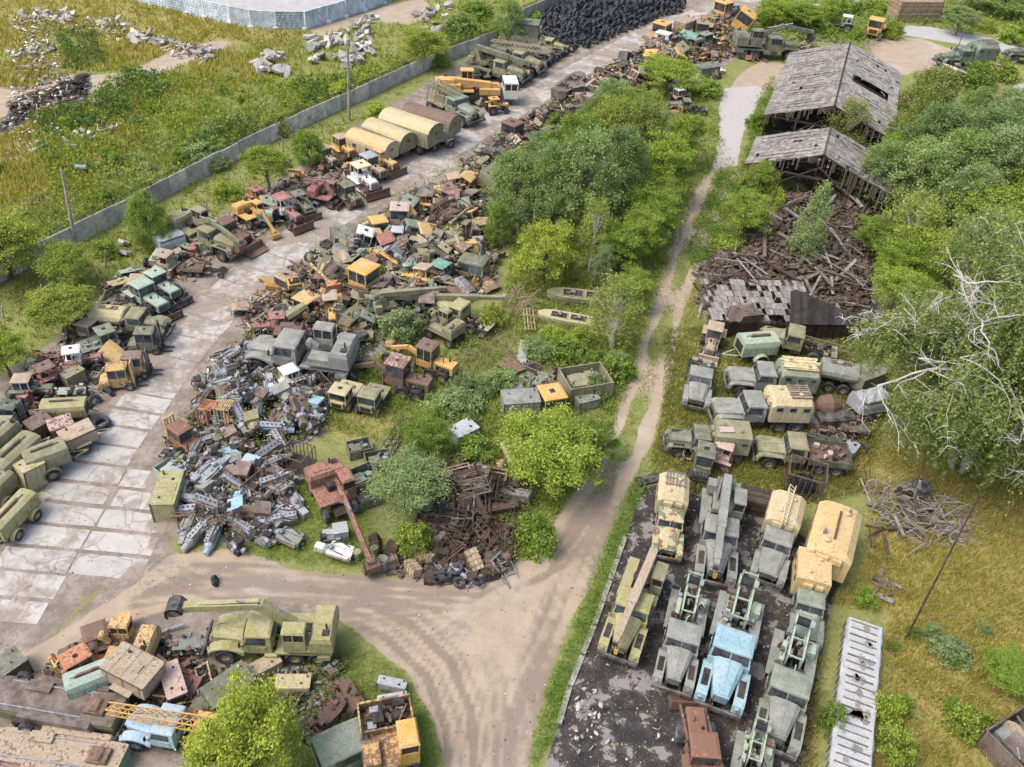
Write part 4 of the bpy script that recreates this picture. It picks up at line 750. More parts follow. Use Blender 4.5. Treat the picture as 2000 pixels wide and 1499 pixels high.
# ---------------- ground ----------------
def pip(U,V,poly):
    ins=np.zeros(U.shape,bool);n=len(poly)
    for i in range(n):
        x0,y0=poly[i];x1,y1=poly[(i+1)%n]
        if y0==y1:continue
        k=((y0>V)!=(y1>V))&(U<(x1-x0)*(V-y0)/(y1-y0)+x0);ins^=k
    return ins
def PX(s):return [tuple(float(v) for v in p.split(',')) for p in s.split()]
def segd(X,Y,pts):
    d=np.full(X.shape,1e9)
    for (ax,ay),(bx,by) in zip(pts[:-1],pts[1:]):
        vx,vy=bx-ax,by-ay;L=vx*vx+vy*vy+1e-9;t=np.clip(((X-ax)*vx+(Y-ay)*vy)/L,0,1)
        d=np.minimum(d,np.hypot(X-ax-t*vx,Y-ay-t*vy))
    return d
def gp(s):return [tuple(at(*p)[:2]) for p in PX(s)]
ROAD=PX('-80,1420 -60,1000 0,1010 75,950 190,830 300,690 380,575 480,490 560,430 760,335 880,265 990,190 1080,130 1300,35 1420,-5 1520,-30 1560,-10 1440,28 1290,72 1150,150 1060,208 1010,250 930,300 880,350 760,410 660,470 590,520 500,590 440,680 395,740 330,850 300,960 312,1040 300,1110 172,1160 138,1200 105,1240 -20,1330')
DIRT=PX('280,1130 330,1085 460,1070 560,1110 700,1125 840,1130 990,1120 1060,1050 1110,980 1160,900 1190,840 1225,740 1250,660 1295,520 1330,420 1370,350 1395,325 1450,325 1405,420 1370,520 1330,620 1310,740 1275,860 1240,930 1200,1010 1165,1120 1100,1240 1070,1330 1045,1420 1030,1520 880,1520 850,1420 800,1320 720,1255 640,1190 500,1165 400,1180 330,1190 250,1215 150,1250 60,1330 -60,1420 -60,1330 110,1240')
DIRT2=PX('1440,150 1480,120 1530,125 1560,140 1530,160 1500,190 1440,180 1405,210')
DIRT3=PX('1665,95 1700,75 1800,75 1860,98 1990,118 1985,145 1930,150 1830,130 1760,150 1735,135 1690,90')
SOIL5=PX('-20,1330 110,1240 312,1040 340,1080 560,1105 640,1185 400,1300 200,1260 60,1400 -60,1420')
LAWN=PX('1300,640 1700,640 1720,830 1690,960 1480,1010 1270,940 1300,760')
FIELDP=PX('-60,160 40,175 120,150 250,140 330,100 430,75 470,85 330,140 200,200 30,225 -60,250')
BLACK1=PX('10,200 40,185 90,172 130,160 150,143 176,140 182,165 172,195 150,215 110,205 80,215 60,240 30,262 0,268 -10,240 20,225')
MUD=PX('150,1060 260,1020 340,1070 480,1095 560,1135 420,1160 300,1190 180,1150')
BARE=PX('-40,120 60,110 130,130 200,165 130,175 60,190 -40,200')
BARE2=PX('-40,270 60,262 150,245 250,232 260,250 140,300 40,325 -40,330')
YARD=PX('1255,950 1330,940 1420,950 1500,1010 1590,1060 1650,1130 1615,1200 1600,1330 1580,1520 1060,1520 1090,1420 1110,1335 1160,1225 1205,1100')
SOIL=PX('-60,760 60,700 180,600 300,500 420,430 560,340 690,250 800,185 900,120 1000,70 1040,40 1120,-20 1420,-20 1400,30 1080,130 880,265 480,480 300,690 0,1050 -60,1080')
SOIL2=PX('300,960 330,850 395,740 440,680 500,590 660,470 880,350 1010,250 1150,150 1290,72 1440,30 1490,80 1400,140 1290,180 1180,200 1000,300 950,420 980,560 800,620 730,700 640,740 640,850 560,880 520,1000 480,1070 370,1055 312,1040')
SOIL3=PX('60,1330 180,1240 320,1215 420,1290 640,1310 640,1420 400,1520 -60,1520 -60,1350')
SHEDSHADE=PX('1465,330 1500,230 1545,135 1660,105 1760,190 1735,260 1730,370 1600,370')
SOIL4=PX('1360,520 1480,380 1720,360 1720,650 1620,690 1380,640')
WRECKG=PX('860,920 1010,900 1030,1090 960,1140 820,1140 720,1110 760,1060 830,1010')
GRAV=PX('1415,172 1490,168 1478,210 1450,265 1440,325 1390,330 1405,270 1405,210')
GRAV2=PX('1975,170 2060,140 2060,310 2000,260 1980,215')
PLAT=PX('230,-60 260,-5 370,12 540,55 600,58 765,5 800,-60')
BANK=PX('600,58 765,8 830,-5 850,30 800,50 720,40 620,75')
CROAD=PX('1770,50 1830,55 1970,82 2060,110 2060,135 1960,100 1760,68')
DRYR=PX('1690,860 1800,880 2060,960 2060,1520 1700,1520 1730,1200 1660,1130 1700,1060 1690,950 1640,900 1680,830')
DRYL=PX('-60,-60 230,-60 400,25 600,65 560,110 470,80 330,130 230,100 120,60 -60,130')
DRYT=PX('1930,160 2060,110 2060,350 1990,300 1960,240')
DRYC=PX('640,790 760,790 790,830 700,870 640,850')
tr1=gp('1130,1010 1180,900 1225,800 1260,690 1300,570 1335,470 1375,370 1410,300')
tr2=gp('1205,990 1250,880 1285,780 1305,680 1330,570 1370,460 1410,380 1440,320')
med=gp('1165,980 1215,880 1255,780 1285,680 1318,570 1355,460 1395,380 1425,310')
xs=np.concatenate([[-3000,-600],np.arange(-120,-36,.6),np.arange(-36,30,.28),np.arange(30,165,.6),[600,3000]]);ys=np.concatenate([[-3000,-300],np.arange(4,16,.6),np.arange(16,58,.28),np.arange(58,235,.55),[600,3000]])
X,Y=np.meshgrid(xs,ys);X=X.ravel();Y=Y.ravel()
def hgt(x,y):return 0
U,V=prj(np.stack([X,Y,0*X],1));V=np.where(Y<0,3000,V)
nx,ny=len(xs),len(ys)
def blur(a,k=2):
    a=a.reshape(ny,nx).astype(float)
    for _ in range(k):
        a=(a+np.roll(a,1,0)+np.roll(a,-1,0))/3;a=(a+np.roll(a,1,1)+np.roll(a,-1,1))/3
    return a.ravel()
Z={}
Z['dirt']=np.maximum(blur(pip(U,V,DIRT)|pip(U,V,DIRT2)|pip(U,V,DIRT3),2),blur(pip(U,V,FIELDP)|pip(U,V,BANK),3)*.8)
mg=np.exp(-(segd(X,Y,med)/(.85+.2*np.sin(Y*.9)))**4)*np.clip(.85+.4*np.sin(Y*.55+1),0,1);rt=np.maximum(np.exp(-(segd(X,Y,tr1)/.8)**2),np.exp(-(segd(X,Y,tr2)/.8)**2))
Z['dirt']=np.clip(Z['dirt']*(1-.75*mg),0,1)
Z['soil']=np.maximum(blur(pip(U,V,SOIL)|pip(U,V,SOIL2)|pip(U,V,SOIL3)|pip(U,V,SOIL4)|pip(U,V,WRECKG)|pip(U,V,SOIL5),3),blur(pip(U,V,ROAD),2))
Z['black']=blur(pip(U,V,BLACK1)|pip(U,V,YARD),2)
Z['black']=np.maximum(Z['black'],blur(pip(U,V,MUD),6)*.42);Z['dirt']=np.maximum(Z['dirt'],blur(pip(U,V,BARE)|pip(U,V,BARE2),4)*.55)
Z['grav']=blur(pip(U,V,GRAV)|pip(U,V,GRAV2),1)
Z['conc']=blur(pip(U,V,PLAT)|pip(U,V,CROAD),1)
Z['dry']=blur(pip(U,V,DRYR)|pip(U,V,DRYL)|pip(U,V,DRYT)|pip(U,V,DRYC),5);Z['dry']=np.maximum(Z['dry'],blur(pip(U,V,LAWN),4)*.55)
Z['black']=np.maximum(Z['black'],blur(pip(U,V,SOIL4)|pip(U,V,SHEDSHADE),3)*.9)  # dark ruin soil; shed floors painted black for the shade inside
RUTS=[gp(x) for x in ('300,1150 480,1125 700,1150 850,1180 960,1240 1000,1330 1010,1500','300,1165 480,1140 690,1168 830,1205 920,1265 960,1350 965,1500','340,1120 560,1125 760,1150 950,1155 1080,1090 1170,960','340,1135 560,1140 760,1165 960,1172 1095,1110 1185,985','1180,940 1120,1080 1060,1230 1000,1350 960,1510','1205,960 1145,1100 1085,1245 1030,1370 1000,1510','690,1180 790,1225 870,1300 910,1400 915,1510','300,1110 200,1130 100,1190 0,1260','420,1150 560,1150 700,1185 800,1250 850,1330')]
Z['rut']=np.zeros(X.shape)
for i_,r_ in enumerate(RUTS):
    for q_ in (-1.1,-.35,.45,1.2):
        k_=np.exp(-((segd(X+q_*.75,Y+q_*.65,r_))/.26)**2)*(.65+.35*np.sin(X*.5+Y*.37+i_*2))*(.5+.5*((i_*7+int(q_*10))%5)/4);Z['rut']=np.maximum(Z['rut'],k_)
HEAPD=PX('330,870 440,690 520,610 640,480 800,370 1010,250 1150,155 1290,80 1420,40 1430,110 1290,150 1180,200 1060,280 960,400 970,560 860,640 740,690 640,760 640,840 540,900 520,980 480,1060 390,1050 330,980')
Z['black']=np.maximum(Z['black'],blur(pip(U,V,HEAPD),4)*.72)  # dark brown heap soil, blackened further to paint shade into the gaps
rd=pip(U,V,ROAD)
m,t,n=newmat('ground');tc=mk(t,'TexCoord');oc=tc.outputs['Object']
aa=mk(t,'Attribute',attribute_name='za');ab=mk(t,'Attribute',attribute_name='zb')
sa=mk(t,'SeparateColor');sb=mk(t,'SeparateColor');t.links.new(aa.outputs['Color'],sa.inputs[0]);t.links.new(ab.outputs['Color'],sb.inputs[0])
n1=noise(t,oc,.12,5,.6);n2=noise(t,oc,.7,6,.65);n3=noise(t,oc,4.,5,.7);n4=noise(t,oc,16.,3,.7)
mp=mk(t,'Mapping');mp.inputs['Scale'].default_value=(.35,2.6,1);mp.inputs['Rotation'].default_value=(0,0,math.radians(28));t.links.new(oc,mp.inputs[0]);ns=noise(t,mp.outputs[0],.9,5,.7)
gr=mixc(t,ramp(t,n2,.35,.65),(.13,.165,.045),(.21,.225,.075));gr=mixc(t,ramp(t,n3,.4,.7),gr,(.28,.26,.11));gr=mixc(t,ramp(t,n4,.5,.7,0,.6),gr,(.05,.07,.02))
dg=mixc(t,ramp(t,n2,.35,.65),(.31,.26,.10),(.18,.2,.055));dg=mixc(t,ramp(t,n3,.45,.65),dg,(.34,.25,.11));dg=mixc(t,ramp(t,n4,.5,.72,0,.6),dg,(.09,.08,.025))
def zf(s,amp=.7,a=.4,b=.6):
    return ramp(t,mth(t,'ADD',s,mth(t,'ADD',mth(t,'MULTIPLY',mth(t,'SUBTRACT',n2,.5),amp),mth(t,'MULTIPLY',mth(t,'SUBTRACT',n3,.5),amp*.6))),a,b)
c=mixc(t,zf(sb.outputs[1],1.3,.3,.7),gr,dg)
di=mixc(t,ramp(t,n2,.3,.7),(.385,.305,.22),(.31,.25,.185));di=mixc(t,ramp(t,n3,.5,.72,0,.35),di,(.22,.17,.13));di=mixc(t,ramp(t,n4,.55,.75,0,.5),di,(.5,.42,.34));di=mixc(t,ramp(t,n1,.5,.7,0,.5),di,(.42,.385,.345))
ac=mk(t,'Attribute',attribute_name='zc');di=mixc(t,ramp(t,mth(t,'MULTIPLY',ac.outputs['Fac'],mth(t,'ADD',n2,.4)),.2,.62,0,.75),di,(.19,.15,.12))
so_=mixc(t,ramp(t,n2,.35,.62),(.30,.255,.21),(.19,.155,.125));so_=mixc(t,ramp(t,n3,.5,.7,0,.7),so_,(.12,.095,.075));so_=mixc(t,ramp(t,n4,.6,.75,0,.5),so_,(.42,.38,.33))
bl=mixc(t,ramp(t,n2,.4,.62),(.035,.032,.031),(.085,.07,.06));bl=mixc(t,ramp(t,n2,.535,.57,0,.85),bl,(.25,.235,.23));bl=mixc(t,ramp(t,n4,.6,.68,0,.8),bl,(.34,.32,.3))
gv=mixc(t,ramp(t,n4,.35,.65),(.5,.48,.46),(.28,.26,.25));gv=mixc(t,ramp(t,n3,.5,.62,0,.85),gv,(.33,.27,.2));cc=mixc(t,ramp(t,n2,.3,.7),(.41,.40,.385),(.33,.32,.31))
c=mixc(t,zf(sa.outputs[1],.8),c,so_);c=mixc(t,zf(sa.outputs[0],.55),c,di);c=mixc(t,zf(sa.outputs[2],.7),c,bl);c=mixc(t,zf(sb.outputs[0],.5),c,gv);c=mixc(t,zf(sb.outputs[2],.1),c,cc)
out(t,prin(t,c,.95,.1,bump=n3));MAT['ground']=m
def grid_obj(name,sel):
    idx=np.arange(nx*ny).reshape(ny,nx);q=np.stack([idx[:-1,:-1],idx[:-1,1:],idx[1:,1:],idx[1:,:-1]],-1).reshape(-1,4)[sel]
    used=np.unique(q);mp_=np.zeros(nx*ny,int);mp_[used]=np.arange(len(used));q=mp_[q]
    me=bpy.data.meshes.new(name);me.vertices.add(len(used))
    zz=.05*np.sin(X*.9)*np.cos(Y*.7)*.0
    me.vertices.foreach_set('co',np.stack([X,Y,zz],1)[used].ravel());me.loops.add(q.size);me.loops.foreach_set('vertex_index',q.ravel())
    me.polygons.add(len(q));me.polygons.foreach_set('loop_start',np.arange(len(q))*4);me.update(calc_edges=True)
    for k,names in(('za',('dirt','soil','black')),('zb',('grav','dry','conc')),('zc',('rut','rut','rut'))):
        a=me.color_attributes.new(k,'FLOAT_COLOR','POINT');d=np.ones((len(used),4))
        for i,nn in enumerate(names):d[:,i]=Z[nn][used]
        a.data.foreach_set('color',d.ravel())
    me.materials.append(MAT['ground']);o=bpy.data.objects.new(name,me);C.objects.link(o);o['kind']='structure';return o
def fc(a):
    a=a.reshape(ny,nx);return ((a[:-1,:-1]+a[1:,1:])/2).ravel()
W=np.stack([fc(Z['dirt']),fc(Z['black']*pip(U,V,YARD)),fc(Z['grav']),fc(Z['conc']*pip(U,V,CROAD)),fc(rd*1.)],1);bst=np.argmax(W,1);on=W.max(1)>.5
bst[~on]=9
for i,nm in enumerate(('dirt_road','yard','gravel_path','concrete_path','road_bed')):
    if (bst==i).any():grid_obj(nm,bst==i)
grid_obj('ground',bst==9)
# concrete road slabs
m,t,n=newmat('slab');tc=mk(t,'TexCoord');oc=tc.outputs['Object'];ed=mk(t,'Attribute',attribute_name='edge')
n1=noise(t,oc,.25,6,.65);n2=noise(t,oc,1.3,7,.7);n4=noise(t,oc,12,4,.7);ge=mk(t,'NewGeometry')
mp=mk(t,'Mapping');mp.inputs['Scale'].default_value=(2.2,.35,1);mp.inputs['Rotation'].default_value=(0,0,math.radians(-20));t.links.new(oc,mp.inputs[0]);ns=noise(t,mp.outputs[0],.8,5,.7)
c=mixc(t,ramp(t,n2,.35,.7),(.44,.415,.38),(.36,.34,.31));c=mixc(t,1.,c,mixc(t,ge.outputs['Random Per Island'],(.92,.92,.92),(1.06,1.06,1.06)),'MULTIPLY');c=mixc(t,ramp(t,n4,.55,.75,0,.35),c,(.25,.22,.2))
k=mth(t,'ADD',mth(t,'ADD',mth(t,'MULTIPLY',n1,.8),mth(t,'MULTIPLY',n2,.45)),mth(t,'MULTIPLY',ed.outputs['Fac'],.55))
c=mixc(t,ramp(t,k,.62,.8),c,mixc(t,n2,(.31,.26,.21),(.22,.185,.15)));c=mixc(t,ramp(t,ns,.6,.72,0,.45),c,(.2,.17,.145))
vo=mk(t,'TexVoronoi',feature='DISTANCE_TO_EDGE');vo.inputs['Scale'].default_value=.3;dv=mk(t,'VectorMath',operation='ADD');nz=mk(t,'TexNoise');nz.inputs['Scale'].default_value=.9;nz.inputs['Detail'].default_value=5;t.links.new(oc,nz.inputs['Vector']);t.links.new(oc,dv.inputs[0]);t.links.new(nz.outputs['Color'],dv.inputs[1]);t.links.new(dv.outputs[0],vo.inputs['Vector'])
c=mixc(t,ramp(t,vo.outputs['Distance'],.004,.016,.42,0),c,(.13,.105,.085));c=mixc(t,ramp(t,noise(t,oc,.55,3,.5),.62,.72,0,.55),c,(.16,.135,.115))
out(t,prin(t,c,.9,.15,bump=n2));MAT['slab']=m
cl=gp('-70,1400 20,1250 130,1060 245,870 370,690 500,555 640,445 800,345 930,268 1060,190 1180,125 1300,58 1430,8 1520,-25')
arc=[0]
for a,b in zip(cl[:-1],cl[1:]):arc.append(arc[-1]+math.dist(a,b))
def onroad(s):
    i=max(j for j in range(len(arc)-1) if arc[j]<=s or j==0);k=(s-arc[i])/(arc[i+1]-arc[i]);p=np.array(cl[i])*(1-k)+np.array(cl[i+1])*k
    k2=.15;j=min(i+1,len(cl)-2)
    d=(np.array(cl[i+1])-np.array(cl[i]))/(arc[i+1]-arc[i]);e=(np.array(cl[j+1])-np.array(cl[j]))/(arc[j+1]-arc[j]);d=d*(1-k)+e*k;return p,d/np.linalg.norm(d)
sv,sf,se=[],[],[]
s=0.
while s<arc[-1]-2.2:
    L=1.75 if s<26 else 2.6
    for lane in range(-2,3):
        w0=4.3;y0=lane*w0-w0/2+rng.uniform(-.1,.1)+1.1;y1=y0+w0
        far=s>24;g=rng.uniform(.05,.15) if not far else rng.uniform(.0,.018)
        p,d=onroad(s+L/2);nn=np.array([-d[1],d[0]]);cpt=p+nn*(y0+y1)/2
        u,v=prj(np.array([[cpt[0],cpt[1],0]]))
        if not pip(u,v,ROAD)[0] or (not far and rng.random()<.05):continue
        q=[];pa,da=onroad(s);pb,db=onroad(s+L);j=lambda:rng.uniform(-.05,.05)
        N=6;z=.012+rng.uniform(0,.012)
        o=len(sv)
        ea,eb=[],[]
        for i in range(N+1):
            yy=y0+g+(y1-y0-2*g)*i/N
            for pp,dd,sg in((pa,da,1),(pb,db,-1)):
                r_=pp+np.array([-dd[1],dd[0]])*yy+dd*sg*(g+rng.uniform(0,.06));sv.append((r_[0],r_[1],z))
                uu,vv=prj(np.array([[r_[0],r_[1],0]]));se.append((0. if pip(uu,vv,ROAD)[0] else 1.)+(.18 if far else .0)+(.1 if rng.random()<.2 else 0)+.22*(abs(yy-.0)>5.2))
        for i in range(N):sf.append((o+2*i,o+2*i+1,o+2*i+3,o+2*i+2)[::-1])
    s+=L
me=bpy.data.meshes.new('concrete_road');me.from_pydata(sv,[],sf);at_=me.attributes.new('edge','FLOAT','POINT');at_.data.foreach_set('value',se)
me.materials.append(MAT['slab']);o=bpy.data.objects.new('concrete_road',me);C.objects.link(o);o['kind']='structure';me.update()
# ---------------- leaves and trees ----------------
def quads_obj(name,V,mat='leaf',c=(.1,.2,.05,0),link=True):
    k=len(V);me=bpy.data.meshes.new(name);me.vertices.add(k*4);me.vertices.foreach_set('co',V.reshape(-1).astype(np.float32));me.loops.add(k*4);me.loops.foreach_set('vertex_index',np.arange(k*4,dtype=np.int32))
    me.polygons.add(k);me.polygons.foreach_set('loop_start',np.arange(k,dtype=np.int32)*4);me.update(calc_edges=True);me.materials.append(MAT[mat])
    if not link:return me
    o=bpy.data.objects.new(name,me);C.objects.link(o);o.color=c;return o
def leaf_quads(P_,size,up=.4,dr=None,asp=.55):
    k=len(P_);n=nr.normal(size=(k,3));n[:,2]+=up;n/=np.linalg.norm(n,axis=1)[:,None]
    a=nr.normal(size=(k,3)) if dr is None else dr+nr.normal(size=(k,3))*.35
    a-=n*(a*n).sum(1)[:,None];a/=np.linalg.norm(a,axis=1)[:,None]+1e-9;b=np.cross(n,a)
    s=(size*nr.uniform(.6,1.35,k))[:,None]
    return np.stack([P_-a*s*.5,P_+b*s*asp*.5,P_+a*s*.5,P_-b*s*asp*.5],1)
def crown_pts(kind,seed):
    global nr;nr=np.random.default_rng(seed)
    if kind=='maple':    # bushy, many rounded leaf sprays, nominal 6 m tall 5 m wide
        nc=125;d=nr.normal(size=(nc,3));d/=np.linalg.norm(d,axis=1)[:,None];d[:,2]=np.where(d[:,2]<-.45,-d[:,2],d[:,2]);r=nr.uniform(.35,1,nc)**.5
        c_=np.array([0,0,3.3])+d*r[:,None]*np.array([2.3,2.3,2.55]);c_[:,:2]*=1+.28*np.sin(d[:,:1]*4+seed)*np.cos(d[:,1:2]*5+d[:,2:]*3);c_+=nr.normal(size=(nc,3))*.22;sz=.145;per=165;rad=.42;flat=.6
    elif kind=='dark':   # upright willow or poplar, 8 m tall 4.6 m wide
        nc=230;z=nr.uniform(.12,1,nc);rr=np.sin(np.clip(z,0,1)**.75*2.9)*.95+.08;a=nr.uniform(0,6.283,nc);r=np.sqrt(nr.uniform(.25,1,nc))
        c_=np.stack([np.cos(a)*r*rr*2.3,np.sin(a)*r*rr*2.3,z*7.8],1);c_[:,:2]+=nr.normal(size=(nc,2))*.25;sz=.15;per=95;rad=.36;flat=1.3
    elif kind=='birch':
        nc=150;z=nr.uniform(.22,1,nc);rr=np.sin(z**.8*2.85)*.9+.1;a=nr.uniform(0,6.283,nc);r=np.sqrt(nr.uniform(.1,1,nc))
        c_=np.stack([np.cos(a)*r*rr*1.7,np.sin(a)*r*rr*1.7,z*7.],1);sz=.13;per=55;rad=.3;flat=1.9
    elif kind=='cone':
        nc=150;z=nr.uniform(.05,1,nc);rr=np.where(z<.35,.6+z*1.1,1.02-(z-.35)*1.35);a=nr.uniform(0,6.283,nc);r=np.sqrt(nr.uniform(.2,1,nc))
        c_=np.stack([np.cos(a)*r*rr*1.5,np.sin(a)*r*rr*1.5,z*6.],1);sz=.13;per=80;rad=.28;flat=1.5
    else:                # bush 2 m tall 2.6 m wide
        nc=60;d=nr.normal(size=(nc,3));d/=np.linalg.norm(d,axis=1)[:,None];d[:,2]=abs(d[:,2]);r=nr.uniform(.2,1,nc)**.5
        c_=d*r[:,None]*np.array([1.25,1.25,1.8]);sz=.16;per=70;rad=.26;flat=.9
    P_=np.repeat(c_,per,0)+nr.normal(size=(nc*per,3))*rad*.62*np.repeat(nr.uniform(.55,1.35,nc),per)[:,None]*np.array([1,1,flat*.8]);P_=P_[P_[:,2]>.05]
    return leaf_quads(P_,sz,.7 if kind=='maple' else .35),c_
NOM=dict(maple=(5.9,5.),dark=(7.9,4.7),birch=(7.1,3.7),cone=(6.1,3.2),bush=(1.95,2.7))
TP={}
def tree_proto(kind,v):
    if (kind,v) in TP:return TP[kind,v]
    V,c_=crown_pts(kind,100+v*17+len(kind));me=quads_obj('crown',V,link=False)
    h,w_=NOM[kind];b=MB();q=random.Random(v);bm='white_bark' if kind=='birch' else 'bark'
    if kind=='bush':
        for i in range(7):a=q.uniform(0,6.28);b.tube([(0,0,0),(math.cos(a)*.4,math.sin(a)*.4,.7),(math.cos(a)*.8,math.sin(a)*.8,1.3)],.03,4,bm,.01)
    else:
        tp=[(0,0,0)]+[(q.uniform(-.15,.15)*i,q.uniform(-.15,.15)*i,h*.85*i/5) for i in range(1,6)]
        b.tube(tp,.16,7,bm,.03)
        for i in q.sample(range(len(c_)),26):
            e=Vector(c_[i]);z0=max(.4,e.z*.55);k=z0/(h*.85)*5;j=min(4,int(k));s0=Vector(tp[j]).lerp(Vector(tp[j+1]),k-j);b.tube([s0,s0.lerp(e,.5)+Vector((0,0,.15)),e],.05,4,bm,.012)
    TP[kind,v]=(me,b.mesh('trunk'));return TP[kind,v]
def tree(kind,x,y,h,w_,c,label,rz=None,name=None,group=None):
    me,tm=tree_proto(kind,rng.randrange(3));H0,W0=NOM[kind]
    nm=name or dict(maple='maple_tree',dark='willow_tree',birch='birch_tree',cone='poplar_tree',bush='bush')[kind]
    r=thing(nm,label,'bush' if kind=='bush' else 'tree',(x,y,0),rng.uniform(0,6.28) if rz is None else rz,1,group);e_=rng.uniform(.85,1.18);r.scale=(w_/W0*e_,w_/W0/e_,h/H0);r.rotation_euler=(rng.gauss(0,.04),rng.gauss(0,.04),r.rotation_euler.z)
    o=bpy.data.objects.new('crown',me);C.objects.link(o);o.parent=r;o.color=c
    o=bpy.data.objects.new('stems' if kind=='bush' else 'trunk',tm);C.objects.link(o);o.parent=r;o.color=c
    return r
# ---------------- undergrowth ----------------
nr=np.random.default_rng(11)
def scatter(name,label,polys,nmax,hts,wd,c,excl=(),kind='blade',per=4,near=True,margin=0):
    pts=[]
    for poly in polys:
        A=np.array(poly);lo,hi=A.min(0),A.max(0);lo=np.maximum(lo,-40);hi=np.minimum(hi,[2040,1540])
        area=0.5*abs(np.dot(A[:,0],np.roll(A[:,1],1))-np.dot(A[:,1],np.roll(A[:,0],1)))
        k=int(nmax*area/1e5);u=nr.uniform(lo[0],hi[0],k*3);v=nr.uniform(lo[1],hi[1],k*3);ok=pip(u,v,poly)
        for e in excl:ok&=~pip(u,v,e)
        u,v=u[ok][:k],v[ok][:k];pts+= [tuple(at(a,b_)) for a,b_ in zip(u,v)]
    if not pts:return
    P_=np.array(pts);k=len(P_);dens=np.clip((np.sin(P_[:,0]*.35+2)*np.cos(P_[:,1]*.28)+np.sin(P_[:,0]*1.1+P_[:,1]*.9))*.25+.75,.1,1.3)
    P_=P_[nr.uniform(0,1,k)<dens];k=len(P_);fs=np.clip(np.linalg.norm(P_-O_,axis=1)/60,.8,1.8)
    P_=np.repeat(P_,per,0);fs=np.repeat(fs,per);k=len(P_);P_[:,:2]+=nr.normal(size=(k,2))*.16*fs[:,None]
    h=nr.uniform(hts[0],hts[1],k)
    if kind=='blade':
        a=nr.uniform(0,6.283,k);w_=wd*fs;dx=np.stack([np.cos(a)*w_,np.sin(a)*w_,0*a],1);ln=np.stack([nr.normal(size=k)*.3*h,nr.normal(size=k)*.3*h,h],1)
        Vq=np.stack([P_-dx,P_+dx,P_+ln*.75+dx*.6,P_+ln-dx*.15],1)
    else:
        P_[:,2]=h*nr.uniform(.15,1,k)**.7;Vq=leaf_quads(P_,1.,.9);ctr=Vq.mean(1,keepdims=True);Vq=ctr+(Vq-ctr)*(wd*fs)[:,None,None]
    o=quads_obj(name,Vq,c=(*c,0));o['kind']='stuff';o['label']=label;o['category']='grass' if kind=='blade' else 'weeds'
    return o
def debris(name,label,px,nn,sz,hm,tint=(1,1,1),cat='scrap',mat='debris'):
    global nr
    nr=np.random.default_rng(len(name)*7+nn);G=gp(px);A=np.array(G);lo,hi=A.min(0),A.max(0)
    x=nr.uniform(lo[0],hi[0],nn*4);y=nr.uniform(lo[1],hi[1],nn*4);ok=pip(x,y,G);x,y=x[ok][:nn],y[ok][:nn];k=len(x)
    z=np.minimum(1,segd(x,y,G+[G[0]])/3.)*hm*nr.uniform(0,1,k)+.03
    t_=nr.uniform(0,1,k)[:,None];s_=nr.uniform(sz[0],sz[1],k)[:,None];u=nr.uniform(.6,1.4,(k,3))
    dm=np.where(t_<.45,np.array([1.7,.12,.1]),np.where(t_<.75,np.array([.9,.6,.05]),np.array([.5,.4,.35])))*s_*u
    a=nr.uniform(0,6.283,k);p=nr.normal(size=k)*.35;ca,sa_,cp,sp=np.cos(a),np.sin(a),np.cos(p),np.sin(p)
    ex=np.stack([ca*cp,sa_*cp,sp],1);ey=np.stack([-sa_,ca,0*ca],1);ez=np.cross(ex,ey);c0=np.stack([x,y,z],1)
    sg=np.array([(i,j,l) for l in(-1,1) for i,j in((-1,-1),(1,-1),(1,1),(-1,1))])*.5
    V=c0[:,None]+sg[None,:,0:1]*(dm[:,0:1]*ex)[:,None]+sg[None,:,1:2]*(dm[:,1:2]*ey)[:,None]+sg[None,:,2:]*(dm[:,2:]*ez)[:,None]
    F=np.array([(3,2,1,0),(4,5,6,7),(0,1,5,4),(1,2,6,5),(2,3,7,6),(3,0,4,7)]);F=(F[None]+np.arange(k)[:,None,None]*8).reshape(-1,4)
    me=bpy.data.meshes.new(name);me.vertices.add(k*8);me.vertices.foreach_set('co',V.reshape(-1).astype(np.float32));me.loops.add(F.size);me.loops.foreach_set('vertex_index',F.ravel().astype(np.int32));me.polygons.add(len(F));me.polygons.foreach_set('loop_start',np.arange(len(F),dtype=np.int32)*4);me.update(calc_edges=True);me.materials.append(MAT[mat])
    o=bpy.data.objects.new(name,me);C.objects.link(o);o.color=(*tint,1);o['kind']='stuff';o['label']=label;o['category']=cat
